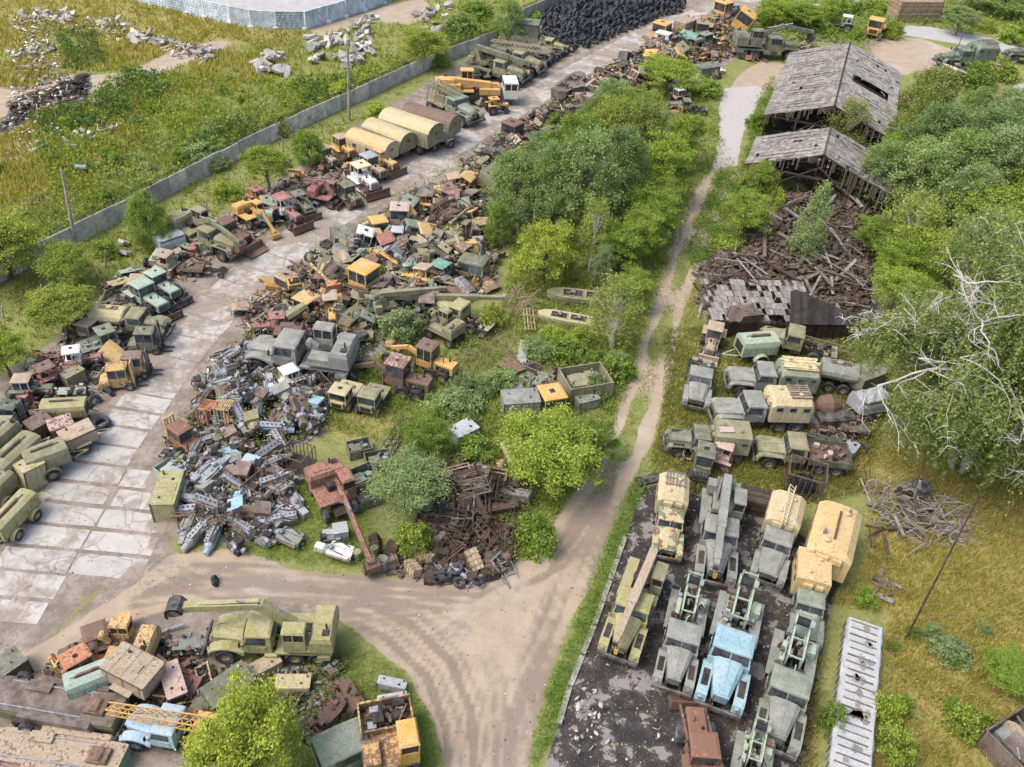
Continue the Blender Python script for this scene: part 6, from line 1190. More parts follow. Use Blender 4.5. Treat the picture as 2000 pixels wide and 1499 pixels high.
# ---------------- machines: kind | rear point, front point (pixel, pixel, height) | colour | label | options ----------------
DATA='''
truck|1322,912,2.9 1301,1088,.8|camo:.3|box truck with camouflage bonnet and pale yellow box body beside the dirt track|body=kung st=zil top=rack c2=kyel:.35 camo=1
truck|1412,952,1.6 1393,1142,.8|grey:.5|grey crane truck with thin grey boom laid over its cab|body=crane bc=grey:.4 c3=grey nohouse=0 ba=-.03 by=-.1
truck|1547,955,2.9 1495,1138,.8|grey:.25|grey cab box truck with pale yellow roof carrying a lattice mast|body=kung st=zil c2=kyel:.15 top=ladder
van|1650,968,3. 1617,1100,3.|kor:.2|orange yellow chamfered box trailer with pipes on the roof rightmost in the yard|kb=1
truck|1597,1078,2.9 1572,1246,.8|green:.3|grey green cab box truck with flat rust stained yellow roof|body=kung st=zil c2=kor:.45 flat=1 hc=green:.25
truck|1268,1095,1.3 1203,1290,.7|lime:.2|lime olive crane truck with its tan boom reaching past the bonnet|body=crane bc=tan:.5 c3=olive:.5 by=.0 ba=-.06 nohouse=1
truck|1352,1150,1.4 1310,1352,.7|grey:.25|grey bonneted drilling truck beside the blue one|body=drill c2=ltgreen:.5 seed=3 hc=grey:.2
truck|1452,1160,1.4 1398,1392,.7|blue:.12|faded blue bonneted drilling truck with green rig frame|body=drill c2=ltgreen:.35 seed=5
truck|1560,1235,1.4 1508,1470,.7|green:.25|grey green drilling truck with teal frame nearest the long covered stack|body=drill c2=mint:.3 seed=7 hc=grey:.2
truck|1482,1430,1.4 1440,1650,.7|green:.4|pale green drilling rig truck cut off by the bottom edge|body=drill c2=ltgreen:.4 seed=9
loader|1375,1540,1. 1356,1392,1.|orange:.95|rusty orange wheel loader with empty bucket at the bottom edge|rc=orange:.95 cabc=orange:.9 bc=rust:1
stack|1690,1218,.9 1657,1540,.9|gwhite:0|long stack covered with torn pale grey sheeting and thin slats|smin=.6 smax=1.4
truck|1372,700,.8 1357,797,.7|grey:.3|short grey bonneted truck facing the camera with a spare wheel lying behind its cab|st=zil smin=.6
truck|1572,803,1.3 1384,808,.8|grey:.25|grey cab box truck with dull yellow body and racked pale roof|body=kung st=zil c2=kyel:.35 top=rack
truck|1593,735,1.9 1414,742,.8|grey:.2|grey cab box truck with green body and planks on the roof|body=kung st=zil c2=green:.35 top=planks
truck|1655,893,1.2 1468,880,.7|olive:.3|olive cab flatbed truck with dark green boards full of rusty scrap|body=flat st=zil c2=dkgreen:.4 load=1
truck|1460,850,2. 1300,858,.9|dkolive:.3|dark olive open cab box truck with faded yellow roof and pink panel on top|body=kung st=ural c2=olive:.3 flat=1 top=patch
truck|1640,692,.9 1478,655,.9|olive:.35|stripped olive truck in front of the charred gable|body=bare st=ural
backhoe|1396,645,.8 1383,702,.5|tan:.3|tan backhoe tractor facing the camera left of the ruin|rc=tan:.2 cabc=tan:.3
genset|1508,683,.8 1440,688,.8|ltgreen:.3|pale green compressor trailer behind the box truck with planks|L=2.6
truck|1640,727,1.5 1545,700,1.9|grey:.25|grey beige tank body without a cab under the ruin|body=tank nocab=1 cat=tank_trailer smin=.5 s=.85
truss|1570,665,.5 1660,690,.5|olive:.6|olive tube frame truss lying before the charred gable|
steelbox|1420,650,0 1468,635,0|brown:.6|brown tilted cabinet against the ruin left of the stripped truck|W=1.2 H=1.3 ry=.2
boxtrailer|1660,760,.6 1712,742,.6|dkolive:.35|small dull green box trailer under the birch|
tarptrailer|1665,800,.6 1722,790,.6|steel:.1|trailer under dark blue grey tarpaulin by the birch|
mixer|1590,800,.6 1638,800,.6|rust:.8|rusty drum mixer behind the yellow box truck|
dozer|1438,905,.5 1352,878,.5|pink:.45|faded pink bulldozer with empty cab and raised loader arms|open=1 arm=1 rc=pink:.3 bc=pink:.6
forklift|1376,868,.6 1366,955,.5|dkolive:.25|small dark green forklift standing behind the camouflage truck|mc=dkolive:.4 mh=1.7 smax=.9
steelbox|1300,885,0 1322,862,0|grn2:.3|small dark green cabinet at the front of the open cab truck|L=1. W=.8 H=1. s=.9
steelbox|1245,945,0 1285,935,0|dark:.2|black metal plate bracket on the verge left of the camouflage truck|L=1.6 W=.7 H=.18
cage|1530,945,0 1600,965,0|rust:.8|rusty tube frame crate full of black cable|fill=cable H=1.4 W=1.5
woodcrate|1415,980,0 1505,1000,0|woodd:0|large dark timber crib behind the grey crane truck|W=1.4 H=1.2 L=3
steelbox|1590,835,0 1660,830,0|dark:.5|dark machinery housing among parts behind the flatbed|L=2 W=.8 H=.7
wreck|1640,850,.4 1690,845,.4|dkolive:.7|dark stripped machine wreck behind the flatbed load|seed=2
steelbox|1645,905,0 1665,880,0|steel:.1|pale grey metal box behind the flatbed tailboard|L=.9 W=.6 H=.7
loader|1690,205,.8 1760,195,.8|red:.6|dull red wheel loader beside the far shed|rc=grey:.3 cabc=red:.5
truck|1935,120,1. 1826,122,.9|grn2:.15|dark green box truck nearest the concrete path|body=kung st=ural c2=grn2:.15 top=rack smax=1.2
truck|2060,115,1. 1962,108,.9|dkgreen:.15|dark green box truck cut off by the right edge|body=kung st=ural c2=dkgreen:.15
cab|1825,165,.5 1872,160,.5|kyel:.2|yellow overturned rounded cabin under the willows|s=2.2 ry=.3
truck|1425,95,1. 1570,105,1.|dkolive:.35|dark olive excavator truck on the far dirt turn|body=exc boom=0.8,.7;3.4,2.0;6.6,1.6 st=ural smin=.9 flip=1
truck|1690,5,1. 1662,14,.8|steel:.2|pale grey truck at the top edge|st=zil smin=.6
woodcrate|1735,38,0 1825,38,0|tan:0|long stacked timber crib near the top right bushes|L=6 W=2.5 H=2.4 smin=1
tractor|1665,58,.6 1620,50,.6|teal:.3|green and white small tractor wreck in the far bushes|cabc=white:.2 rc=white:.2 g=
crawlercab|1715,55,.5 1700,75,.5|ylw:.4|small yellow machine beside the green tractor wreck|
cab|1600,25,0 1582,22,0|steel:.1|pale grey rounded cab in the far bushes|
cab|1545,32,0 1558,28,0|ylw:.4|small yellow cab in the far bushes|
mobilecrane|848,182,1. 1006,185,1.|ylw:.15|yellow mobile crane with white driver cab|smin=.7
truck|1000,92,1. 1082,112,.8|dkolive:.15|dark green bonneted truck in the middle of the truck row|st=ural body=truss c2=dkolive:.2 smin=.7
truck|960,110,1. 1062,140,.8|olive:.15|olive bonneted truck with lattice boom second in the truck row|st=ural body=latt bc=tan:.4 c3=dkolive:.3 smin=.7
truck|920,128,1. 1030,158,.8|olive:.2|olive bonneted truck with crane boom first in the truck row|st=ural body=crane bc=dkolive:.4 c3=dkolive:.4 smin=.7
truck|1030,82,1. 1106,98,.8|lime:.15|pale olive bonneted truck beside the tyre pile|st=ural body=bare smin=.7
boxtrailer|985,70,1. 1058,78,1.|grn2:.5|large dark green container body with rusty roof at the end of the truck row|smax=2. s=1.7
truck|905,135,1.5 990,138,1.2|dkolive:.3|dark olive carrier with lattice crane behind the yellow mobile crane|body=latt bc=dkolive:.4 c3=dkolive:.3 nocab=1 smin=.7
tractor|952,215,.5 990,212,.5|ylw:.6|rusty yellow tractor chassis before the mobile crane|open=1
truckcab|925,205,.2 945,200,.2|olive:.3|tilted olive truck cab beside the yellow chassis|ry=.5
truck|845,190,1.2 932,240,.8|green:.25|grey green bonneted truck with truss body beside the van trailers|body=truss st=ural c2=olive:.4 smin=.7
van|795,214,2.5 890,240,2.5|olive:.3|arched van trailer with purple rusted roof|rc=rust:.7
van|755,228,2.5 852,260,2.5|olive:.25|arched van trailer with mossy yellow green roof longest of the row|rc=kyel:.3
van|722,238,2.5 798,268,2.5|olive:.2|arched van trailer with plain olive drab roof|rc=camo:.15
van|687,258,2.4 766,285,2.4|kyel:.3|arched van trailer with orange tan roof nearest the bulldozers|rc=kor:.3
genset|830,278,.8 882,268,.8|green:.2|grey green four wheeled generator trailer at the road edge by the vans|axles=2 L=3.2
dozer|655,285,.5 690,310,.5|ylw:.25|bright yellow bulldozer at the back of the bulldozer group|noblade=1 rc=tan:.5
dozer|690,275,.5 705,300,.5|gold:.3|pale yellow bulldozer nearest the wall in the bulldozer group|noblade=1 rc=cream:.3
dozer|728,312,.5 775,335,.5|gold:.4|tan yellow bulldozer with round hole in its cab roof and rusty blade|rc=gold:.2 open=1
dozer|705,325,.5 752,352,.5|tan:.4|tan bulldozer with blue grey cab roof and rusty blade|rc=steel:.3 noblade=1
dozer|690,345,.5 735,378,.5|white:.35|white bulldozer with cream cab roof and rusty blade|rc=cream:.3 open=1
dozer|622,305,.5 655,325,.5|tan:.5|bulldozer with dull green cab in the back of the group|rc=camo:.3 noblade=1
steelbox|765,300,0 800,300,0|dkolive:.4|dark olive metal cabinet beside the van trailer|L=2.2 H=1.3 W=1.
exc|615,380,.8 650,388,.8|red:.35|dull red wheeled excavator with boom folded back|boom=1.3,.6;.2,2.0;-2.4,1.6 nobucket=1 blade=1 cs=1
dozer|668,378,.5 700,402,.5|dkolive:.5|dark green bulldozer beside the red excavator|noblade=1
bucketthing|580,352,0 596,350,0|ylw:.3|bright yellow grab bucket near the wall|
dozer|575,395,.5 605,420,.5|dkolive:.4|olive tracked machine with ladder like frame|open=1 arm=1
tractor|540,410,.6 585,440,.5|red:.4|red tractor with white cab frame and dozer blade|cabc=white:.2 rc=red:.3 blade=1
tractor|500,390,.6 520,402,.5|red:.5|red loader tractor with high boom arms|arm=1
genset|505,425,.6 535,428,.6|ltgreen:.3|pale green tub trailer beside the red tractor|L=2.
exc|470,410,.8 505,432,.8|ylw:.25|yellow wheeled excavator with boom stretching down to the road edge|boom=1.3,.8;3.,1.6;5.0,-.2 cs=1 buc=ylw:.4
loader|425,455,.5 480,478,.5|rust:.9|rusty wheel loader with broad brown shovel|rc=rust:.9 cabc=rust:.9
truck|350,440,1.2 470,495,.8|olive:.4|olive excavator truck with arm laid along its bonnet|body=exc boom=.9,.8;2.8,1.7;6.0,.6 st=ural buc=rust:.9 cs=1 smin=.8
tarptrailer|310,487,.6 355,472,.6|gwhite:.1|grey sheeted load beside the olive excavator truck|
dozer|315,535,.4 350,505,.4|tan:.5|tan ladder framed loader tractor behind the small flatbed|open=1 arm=1
truck|378,518,.9 430,522,.8|olive:.35|small olive flatbed trailer at the road edge|body=flat nocab=1 smin=.5 cat=trailer
tractor|285,545,.8 345,580,.8|mint:.25|pale green big wheeled tractor with black plough blade|big=1 blade=1 bc=dark:.1
tractor|258,568,.8 322,608,.8|mint:.3|pale green big wheeled tractor with brown blade plate|big=1 blade=1 bc=brown:.7
wreck|200,570,.4 250,550,.4|camo:.4|tan and green machinery wreck behind the pale green tractors|seed=4
wreck|235,545,.4 265,535,.4|mint:.5|pale green rock breaker wreck near the wall|seed=1
truck|195,622,1.1 327,642,.7|olive:.25|old rounded olive tanker truck with rust stained tank|body=tank st=round c2=camo:.5 spare=0 smin=.8
crawlercab|205,655,.5 250,640,.5|olive:.3|olive tracked tractor beside the tanker truck|
crawlercab|165,685,.5 215,668,.5|green:.4|grey green tracked tractor with blue grey roof behind the forklifts|
forklift|255,672,.6 318,672,.6|dkolive:.4|dark green heavy forklift nearest the tanker truck|mc=black:.2 smax=1.4 mh=3.2
forklift|232,722,.6 292,718,.6|gold:.5|tan forklift with dark mast and rusty blue roof|mc=dark:.5 rc=rust:.5 smax=1.4
forklift|205,745,.6 260,740,.6|gold:.6|rusty yellow forklift with holed cab roof|mc=gold:.5 rc=gold:.7 smax=1.4
tractor|135,710,.7 185,705,.6|red:.45|red tractor with white framed cab next to the red one behind|cabc=white:.25 rc=white:.3
tractor|85,745,.7 130,728,.6|red:.5|red tractor with rusty flat roof and bare frame|rc=rust:.6
tractor|35,765,.7 95,765,.6|dkolive:.4|tractor with white cab frame and tan roof at the left edge|cabc=white:.2 rc=tan:.4 glass=1
steelbox|132,760,0 165,742,0|olive:.25|olive box on the green trailer load|L=1.8 W=1.2 H=1.5
wreck|110,775,.4 160,770,.4|ltgreen:.5|pale green machinery heap under the olive box|seed=3
genset|85,805,.8 172,800,.8|lime:.2|pale olive compressor trailer with big round front|L=3.4
forklift|0,815,.6 45,820,.6|dkgreen:.4|dark green forklift at the left edge|mc=black:.3
forklift|-15,850,.6 30,850,.6|dkgreen:.35|dark green forklift with blue grey roof at the left edge|mc=black:.3 rc=steel:.3
steelbox|60,850,.5 95,830,.5|rust:.6|rusty hopper box left of its twin|L=1.9 W=1.3 H=1.2 z=.5 rx=.2
steelbox|100,850,.5 145,835,.5|pink:.7|pinkish rusty hopper box right of its twin|L=1.9 W=1.3 H=1.2 z=.5 rx=.2
boxtrailer|125,870,.7 190,845,.7|tan:.4|grey brown box trailer leaning at the road edge|ry=-.08
genset|55,920,.7 135,890,.7|olive:.2|olive compressor trailer with round mudguards at the road edge|L=2.4
genset|0,940,.7 72,875,.7|olive:.25|olive generator trailer between its two neighbours|L=3.
genset|-40,905,.7 30,845,.7|olive:.3|dull olive generator trailer at the left edge|L=3.
steelbox|45,960,0 85,935,0|camo:.3|tilted yellow olive cabinet standing before the generator trailers|L=1.4 W=1.2 H=1.7 ry=.12
genset|-10,1050,.8 62,975,.8|lime:.2|large yellow olive four wheeled generator trailer nearest the slabs|axles=2 L=3.8
genset|-40,1000,.7 20,940,.7|olive:.3|olive generator trailer half hidden at the left edge|L=3.
tractor|565,640,.6 498,648,.5|red:.5|faded red tractor lying at the edge of the scrap heap|rc=red:.3 cabc=red:.4
truck|690,712,1.2 475,690,.8|grey:.12|grey bonneted truck with closed grey crane house|body=exc st=round c2=grey:.12 boom=.9,.6;1.4,.9 nobucket=1 cs=-1
cab|575,560,0 548,575,0|tan:.7|rusty cab with open roof grille at the road edge|s=1.3
cab|612,605,0 590,620,0|gold:.4|yellow cab standing upright in the scrap heap|s=1.4
cab|700,560,1 725,570,1|ylw:.2|bright orange yellow cab perched on wheels in the heap|s=1.7 z=1.2
steelbox|640,575,.8 665,570,.8|orange:.3|bright orange box on the olive hood|L=.9 W=.6 H=.7 z=.9
cab|635,570,0 650,560,0|olive:.4|olive engine cover carrying the orange box|s=1.1
truck|745,605,1. 850,590,.9|olive:.4|olive truck crane with very long boom lying across the heap|body=crane nocab=1 bc=olive:.35 c3=olive:.4 smin=.8
exc|890,660,.6 850,640,.6|olive:.4|olive and rust wheeled excavator beside the bluish bush|boom=1.3,.6;1.6,1.2 nobucket=1
truck|960,640,.8 850,595,1.|lime:.3|rusty stripped chassis with olive cab right of the excavator|st=ural body=bare smin=.8
truckcab|930,525,.3 915,545,.3|dkolive:.25|dark olive van cab with white frame window|s=1.7
exc|845,510,.6 790,500,.6|olive:.45|olive excavator with bent boom arching over the heap|boom=1.3,.6;-1.,1.7;-3.5,.4 nobucket=1
exc|880,475,.6 905,455,.6|olive:.4|olive excavator with long arm toward the trees|boom=1.0,1.;-1.4,2.2;2.4,2.4 nobucket=1
truck|780,510,1.2 700,500,1.2|olive:.5|olive flatbed wreck lying across the heap|body=flat nocab=1 cat=truck smin=.6 rx=.15
tractor|815,535,.6 760,545,.6|ltgreen:.5|pale green machine body with olive roof frame|rc=ltgreen:.5
steelbox|650,480,.5 710,470,.5|dkolive:.5|dark green box body tipped near the road|L=2.4 W=1.2 H=1.2 z=.6 rx=.3
cab|745,465,.6 735,450,.6|ylw:.3|small yellow cab at the road side of the heap|s=1.3 z=.6
cab|780,450,.6 783,430,.6|pink:.5|pale pink cab with rusted roof standing tall in the heap|s=1.5 z=.8
tractor|775,485,.5 780,455,.5|gwhite:.3|white grey tractor body below the pink cab|
cab|872,405,.6 890,395,.6|red:.4|red panel cab near the trees|s=1.3 z=.6
boat|820,420,.3 860,385,.3|olive:.4|olive hull tipped beside the red cab|
opencrate|860,440,.4 905,425,.4|rust:.6|rusty bin full of cables and hoses|s=1.6 z=.5
cage|850,445,1 885,420,1|ltblue:.1|light blue tube frame on the heap|fill=none z=1.6 rx=.6
cab|850,550,.5 870,535,.5|teal:.0|bright teal green plastic cover in the heap|s=1.2 z=.5
dozer|905,370,.6 930,350,.6|ylw:.5|yellow cabbed loader with black wheel by the trees|open=1
steelbox|940,370,.4 975,345,.4|olive:.2|tipped olive dump body by the trees|L=2.8 W=1.6 H=1. rx=.5 z=.6
exc|575,655,.4 560,700,.4|brown:.9|dark machine remains under the brown blade|nobucket=1 boom=1.,.6;1.4,1.
grader|905,735,.7 770,680,1.|ylw:.45|yellow road grader with rusty engine hood|rc=rust:.7
grader|860,770,.6 700,720,.9|rust:.8|rust coloured road grader in front of the yellow one|cabc=rust:.8 rc=pink:.8
crawlercab|690,750,.6 660,795,.5|camo:.35|mossy yellow olive tracked tractor left of its twin|
crawlercab|745,755,.6 715,805,.5|olive:.4|mossy olive tracked tractor right of its twin|
tractor|575,745,.6 535,760,.6|white:.3|white cab tractor wreck in front of the grey truck|cabc=white:.3 rc=white:.4
forklift|425,800,.5 400,835,.5|orange:.3|bright orange forklift with barred guard|bars=1 mc=orange:.3
forklift|455,800,.5 435,835,.5|gold:.4|tan forklift with barred guard beside the orange one|bars=1 mc=gold:.4
forklift|378,880,.5 335,850,.5|orange:.8|rusty orange forklift with yellow mast at the edge of the engine field|mc=ylw:.4 rc=orange:.9
steelbox|325,1020,0 345,955,0|lime:.4|pale olive engine housing lying at the edge of the slabs|L=2.2 W=1.1 H=1.2
opencrate|320,935,0 350,915,0|mint:.2|mint green broken tub on the dark soil|s=.8
steelbox|340,915,0 365,900,0|mint:.25|mint green cabinet lid by the broken tub|L=1.2 W=.8 H=.7
exc|630,930,.8 668,1000,.8|ored:.75|large dull red excavator with long arm reaching to the crate pile|boom=1.5,.9;2.5,1.9;6.6,.2 cs=1 s=.97 buc=rust:.9
exc|750,1390,.8 770,1530,.8|gold:.8|rusty yellow excavator with open engine bay at the bottom edge|boom=1.3,.6;3.0,1.7 nobucket=1 cs=1 s=1.08 cabc=ylw:.3 openbay=1 bw=1.3
truck|655,1245,1.1 402,1245,.8|lime:.25|lime olive excavator truck with black bucket raised over its bonnet|body=exc boom=.9,.8;2.6,2.5;6.6,2.1 st=round bw=1.45 buc=dark:.2 bt=-1.2 cs=1
wreck|345,1270,.4 380,1265,.4|grey:.5|small grey machine part heap on the soil near the lime truck|seed=2
exc|300,1275,.6 215,1270,.6|gold:.6|rusty yellow forklift truck lying among the front wrecks|boom=1.3,.6;1.6,1.3 nobucket=1 cs=-1
forklift|195,1290,.5 125,1330,.5|orange:.5|orange forklift with upright mast at the front heap|mc=ylw:.3 smax=1.4 rc=orange:.6
tractor|205,1260,.5 150,1280,.5|rust:.8|rusty machine frame behind the orange forklift|rc=rust:.8
barrel|250,1225,0|ylw:.3|yellow drum standing on the soil behind the forklift|s=1.1
genset|215,1325,.9 140,1355,.9|mint:.2|mint green box trailer tipped on the boat hulls|L=2.6 z=.5
boxtrailer|235,1320,.7 300,1350,.7|tan:.5|grey brown box body tilted beside the mint trailer|z=.6 ry=.1 s=.95
steelbox|335,1320,.3 355,1385,.3|pink:.5|long mauve topped box standing in the front heap|L=2.2 W=1. H=1.1 z=.4
boat|385,1345,.7 215,1310,.7|red:.7|red brown hull under the tilted boxes|deck=1 hullc=dkolive:.5
boat|238,1398,.9 -70,1345,.9|brown:.5|large brown decked hull with tyre fenders|deck=1 L=8 W=1.75 H=1.2 hullc=olive:.5 s=1.
boat|235,1490,.6 -60,1448,.6|tan:.6|rust decked hull with green sides at the bottom left corner|deck=1 L=8 W=1.7 H=.9 hullc=teal:.4 s=.95
boat|40,1530,.6 -80,1490,.6|red:.6|red hull end in the bottom left corner|deck=1
truck|455,1445,1. 240,1410,.9|ltblue:.12|light blue rounded cab truck with yellow lattice crane boom|body=latt st=round bc=ylw:.3 c3=ylw:.6 ba=.04
steelbox|-20,1350,0 38,1310,0|dkolive:.3|olive box body at the left edge beside the slabs|L=3 W=1.6 H=1.4
steelbox|420,1375,0 470,1340,0|dkolive:.4|dark olive van body tipped among the front wrecks|L=3 W=1.6 H=1.4 rx=.3 z=.3
steelbox|490,1330,0 545,1300,0|tan:.4|grey tan box lying below the lime truck|L=2.2 W=1. H=1.
steelbox|540,1345,0 608,1345,0|camo:.3|pale olive rectangular tank below the lime truck|L=2.2 W=1. H=.8
wreck|385,1370,.5 425,1400,.5|dkolive:.5|olive machine wreck beside the blue cab truck|seed=3
steelbox|430,1410,0 460,1375,0|olive:.4|small olive cabinet near the big leafy tree|L=1.2 W=.8 H=.9
cage|475,1380,0 515,1360,0|blue:.1|bright blue tube frame beside the leafy tree|fill=none
cage|640,1320,0 665,1300,0|rust:.8|rusty open frame in the weeds below the lime truck|L=1.6 W=1.2 H=.7
wreck|665,1340,.4 690,1380,.4|rust:.95|rusty axle wreck in the weeds|seed=0
steelbox|735,1340,.3 790,1345,.3|gwhite:.1|pale blue grey locker lying on the weeds beside its twin|L=1.8 W=.6 H=.6 z=.3 ry=.2
steelbox|738,1375,.3 795,1365,.3|gwhite:.1|pale blue grey locker nearer the yellow excavator|L=1.8 W=.6 H=.5 z=.2
truckcab|680,1500,.4 655,1440,.4|green:.3|pale green bus roofed body at the bottom edge|s=1.7
wreck|625,1415,.4 655,1380,.4|brown:.95|dark brown frame wreck beside the leafy tree|seed=4
opencrate|680,890,0 725,880,0|dkolive:.3|dark green open crate with machine farthest from the red excavator|v=1
opencrate|715,915,0 765,905,0|dkolive:.25|dark green open crate in the middle of the crate group|v=2
opencrate|680,960,0 735,935,0|grn2:.3|dark green open crate touching the red excavator|v=3
opencrate|695,990,0 735,975,0|dkolive:.4|low dark green crate under the bluish bush|v=4
opencrate|790,905,0 835,910,0|grn2:.35|dark green open crate with rusty lid right of the others|v=5
truss|755,885,.3 790,830,.3|black:.5|black steel lattice ramp lying in the grass|
cab|1060,800,.2 1090,795,.2|ylw:.15|bright yellow cab with teal base in the bushes|s=1.5
steelbox|980,800,.2 1050,795,.2|grey:.1|grey van body with white roof beside the yellow cab|L=2.6 W=1.6 H=1.3
flattrailer|985,885,1. 1140,855,1.|camo:.2|long pale olive flat trailer with frames on its deck|smin=.8
culvert|1008,770,.3 1025,665,.3|steel:.1|long pale grey beam lying in the bushes|
boat|1200,590,.5 1068,575,.5|olive:.2|olive open hull beside the rusty frame crate|L=6.2
boat|1160,635,.4 1050,615,.4|camo:.2|pale olive open hull nearest the weeping birch|L=6.
cage|1155,560,.4 1255,575,.4|olive:.5|olive frame bed full of rusty scrap by the track|L=4 W=1.8 H=.8 fill=m
trestle|1035,655,0 1030,610,0|camo:.1|small timber trestle in the weeds|
opencrate|1095,770,.2 1185,755,.2|olive:.3|olive bed body with numbered side in the bushes|s=1.7
wreck|1060,760,.4 1110,760,.4|rust:.9|rusty debris heap behind the yellow cab|seed=1
steelbox|1125,800,0 1165,790,0|green:.3|pale green tank box by the track|L=1.4 W=.7 H=.7
steelbox|885,870,0 925,850,0|gwhite:.3|mesh bin on a red box among the bushes|L=1.4 W=1. H=.9
boat|1000,300,.4 930,290,.4|brown:.5|brown pontoon hull at the road edge below the others|L=5
boat|1085,195,.4 1140,150,.4|brown:.4|brown pontoon hull at the road edge left of its twin|L=6
boat|1130,205,.4 1188,158,.4|tan:.4|tan pontoon hull with two hatches right of its twin|L=6
cab|990,270,.4 1010,260,.4|rust:.8|rusty cab frame on the road edge|s=1.7
cab|1280,75,.4 1300,65,.4|ylw:.4|yellow cab shell in the far heap|s=2.
cab|1440,55,.4 1450,45,.4|ylw:.35|orange yellow cab with blue windows lying at the far end of the heap|s=2.4 rx=.4
cab|1400,30,.4 1420,25,.4|ylw:.5|orange yellow frame cab at the top of the heap|s=2.
truckcab|1290,82,.4 1300,76,.4|white:.2|white and blue truck cab in the far heap|s=1.6
steelbox|1330,80,.5 1360,90,.5|teal:.3|dark teal tipped bin in the far heap|L=3 W=1.6 H=1.2 z=.8 rx=.5
steelbox|1325,65,.8 1350,55,.8|tan:.6|large tan housing on the far heap|L=3 W=1.5 H=1.2 z=.8
truck|1425,20,1 1440,12,1|grey:.3|grey dump truck at the top end of the heap|body=flat st=zil smin=.6
tractor|1315,195,.6 1345,190,.6|red:.25|faded red tractor with pale roof near the gravel path|rc=white:.2 glass=1 cabc=pink:.3 smax=1.5
truck|1380,210,.9 1310,205,.9|dkolive:.3|dark olive bonneted truck below the red tractor|st=ural body=bare smin=.7
forklift|1300,240,.5 1325,235,.5|ylw:.3|yellow barred forklift frame above the bushes|bars=1 mc=ylw:.3
tractor|1290,250,.5 1320,248,.5|dkolive:.3|dark tractor with grey roof among the bushes|rc=steel:.2
steelbox|1360,150,0 1395,145,0|grn2:.3|green bin by the far turn of the track|L=2.4 W=1.4 H=1.
steelbox|1385,150,0 1405,150,0|red:.3|small red box by the far turn of the track|L=1.4 W=.8 H=.6
cage|1490,430,0 1530,415,0|red:.6|red tube frame bin before the near shed|L=2. W=1.6 H=1.3
opencrate|1950,1490,0 2010,1450,0|brown:.6|dark brown steel container holding round discs at the bottom right corner|s=1.6
cab|1490,105,.3 1470,100,.3|red:.4|dull red cab beside the far excavator truck|s=1.5
boat|640,650,.2 605,690,.2|brown:.9|long rusty brown trough standing in the heap|L=4 W=.9 H=.5
steelbox|665,665,.2 690,690,.2|camo:.5|mossy box lying below the rusty trough|L=2.2 W=1. H=.9
bucketthing|770,670,0 760,690,0|gold:.5|tan excavator bucket by the bluish bush|
wreck|650,640,.4 700,650,.4|rust:.9|rusty machine wreck in the middle of the heap|seed=0
wreck|700,620,.4 740,610,.4|rust:.8|rusty brown frame wreck under the orange cab|seed=2
truckcab|740,590,.6 760,600,.6|olive:.4|olive open bodywork under the long boom|s=1.7
wreck|810,580,.5 850,570,.5|olive:.6|olive winch wreck by the long boom|seed=3
'''
for ln in DATA.strip().splitlines():
    if not ln.strip():continue
    camo=' camo=1' in ln
    if ln.startswith('van|') and 'kb=1' in ln:
        q=ln.split('|');p0,p1=[tuple(float(v) for v in p.split(',')) for p in q[1].split()];a,e=at(*p0),at(*p1);d=e-a;mid=(a+e)/2
        r=thing('box_trailer',q[3],'trailer',(mid.x,mid.y,0),math.atan2(d.y,d.x));c=col(q[2]);kungbody(r,c,dict(top='pipe'),-2.2,2.2,1.0,3.1,1.3,'x')
        P(r,'frame','vanf',None if 'vanf' in CACHE else (lambda b:b.box(-2,2,-.5,.5,.8,.95,'dark')),c)
        for x in(-1.4,1.4):
            for s in(-1,1):wheel(r,x,s*1.,.5,.32,c)
        continue
    r=place(ln)
    if camo:
        for o in r.children_recursive:
            if o.type=='MESH' and o.name.split('.')[0] not in('box_body','roof_rack','window','rear_door') and any(m_ and m_.name=='paint' for m_ in o.data.materials):
                o.data=o.data.copy()
                for i,m_ in enumerate(o.data.materials):
                    if m_.name=='paint':o.data.materials[i]=MAT['camo']
# long boom across the heap
a=at(735,578,1.6);e=at(985,582,1.8);r=thing('crane_boom','very long straight olive crane boom lying across the scrap heap','crane boom',tuple(a));d=e-a
P(r,'boom_section','lgb',lambda b:b.bar((0,0,0),tuple(d*.8),.4,.45),col('olive:.3'));P(r,'boom_tip','lgt',lambda b:(b.bar(tuple(d*.8),tuple(d),.3,.32),b.cyl(tuple(d+Vector((0,-.2,0))),tuple(d+Vector((0,.2,0))),.25,.25,10)),col('olive:.4'))
# discs in the brown container
for i in range(3):
    p=at(1960+i*28,1455+i*14);o=bpy.data.objects.new('steel_disc',mesh_of('disc',lambda b:b.cyl((-.05,0,.75),(.05,0,.75),.75,.75,20,'paint'),'disc'));C.objects.link(o);o.location=(p.x,p.y,.1);o.rotation_euler=(0,.15,.5);o.color=col('tan:.4');tag(o,'round tan disc standing inside the brown corner container','disc','discs in the brown container')
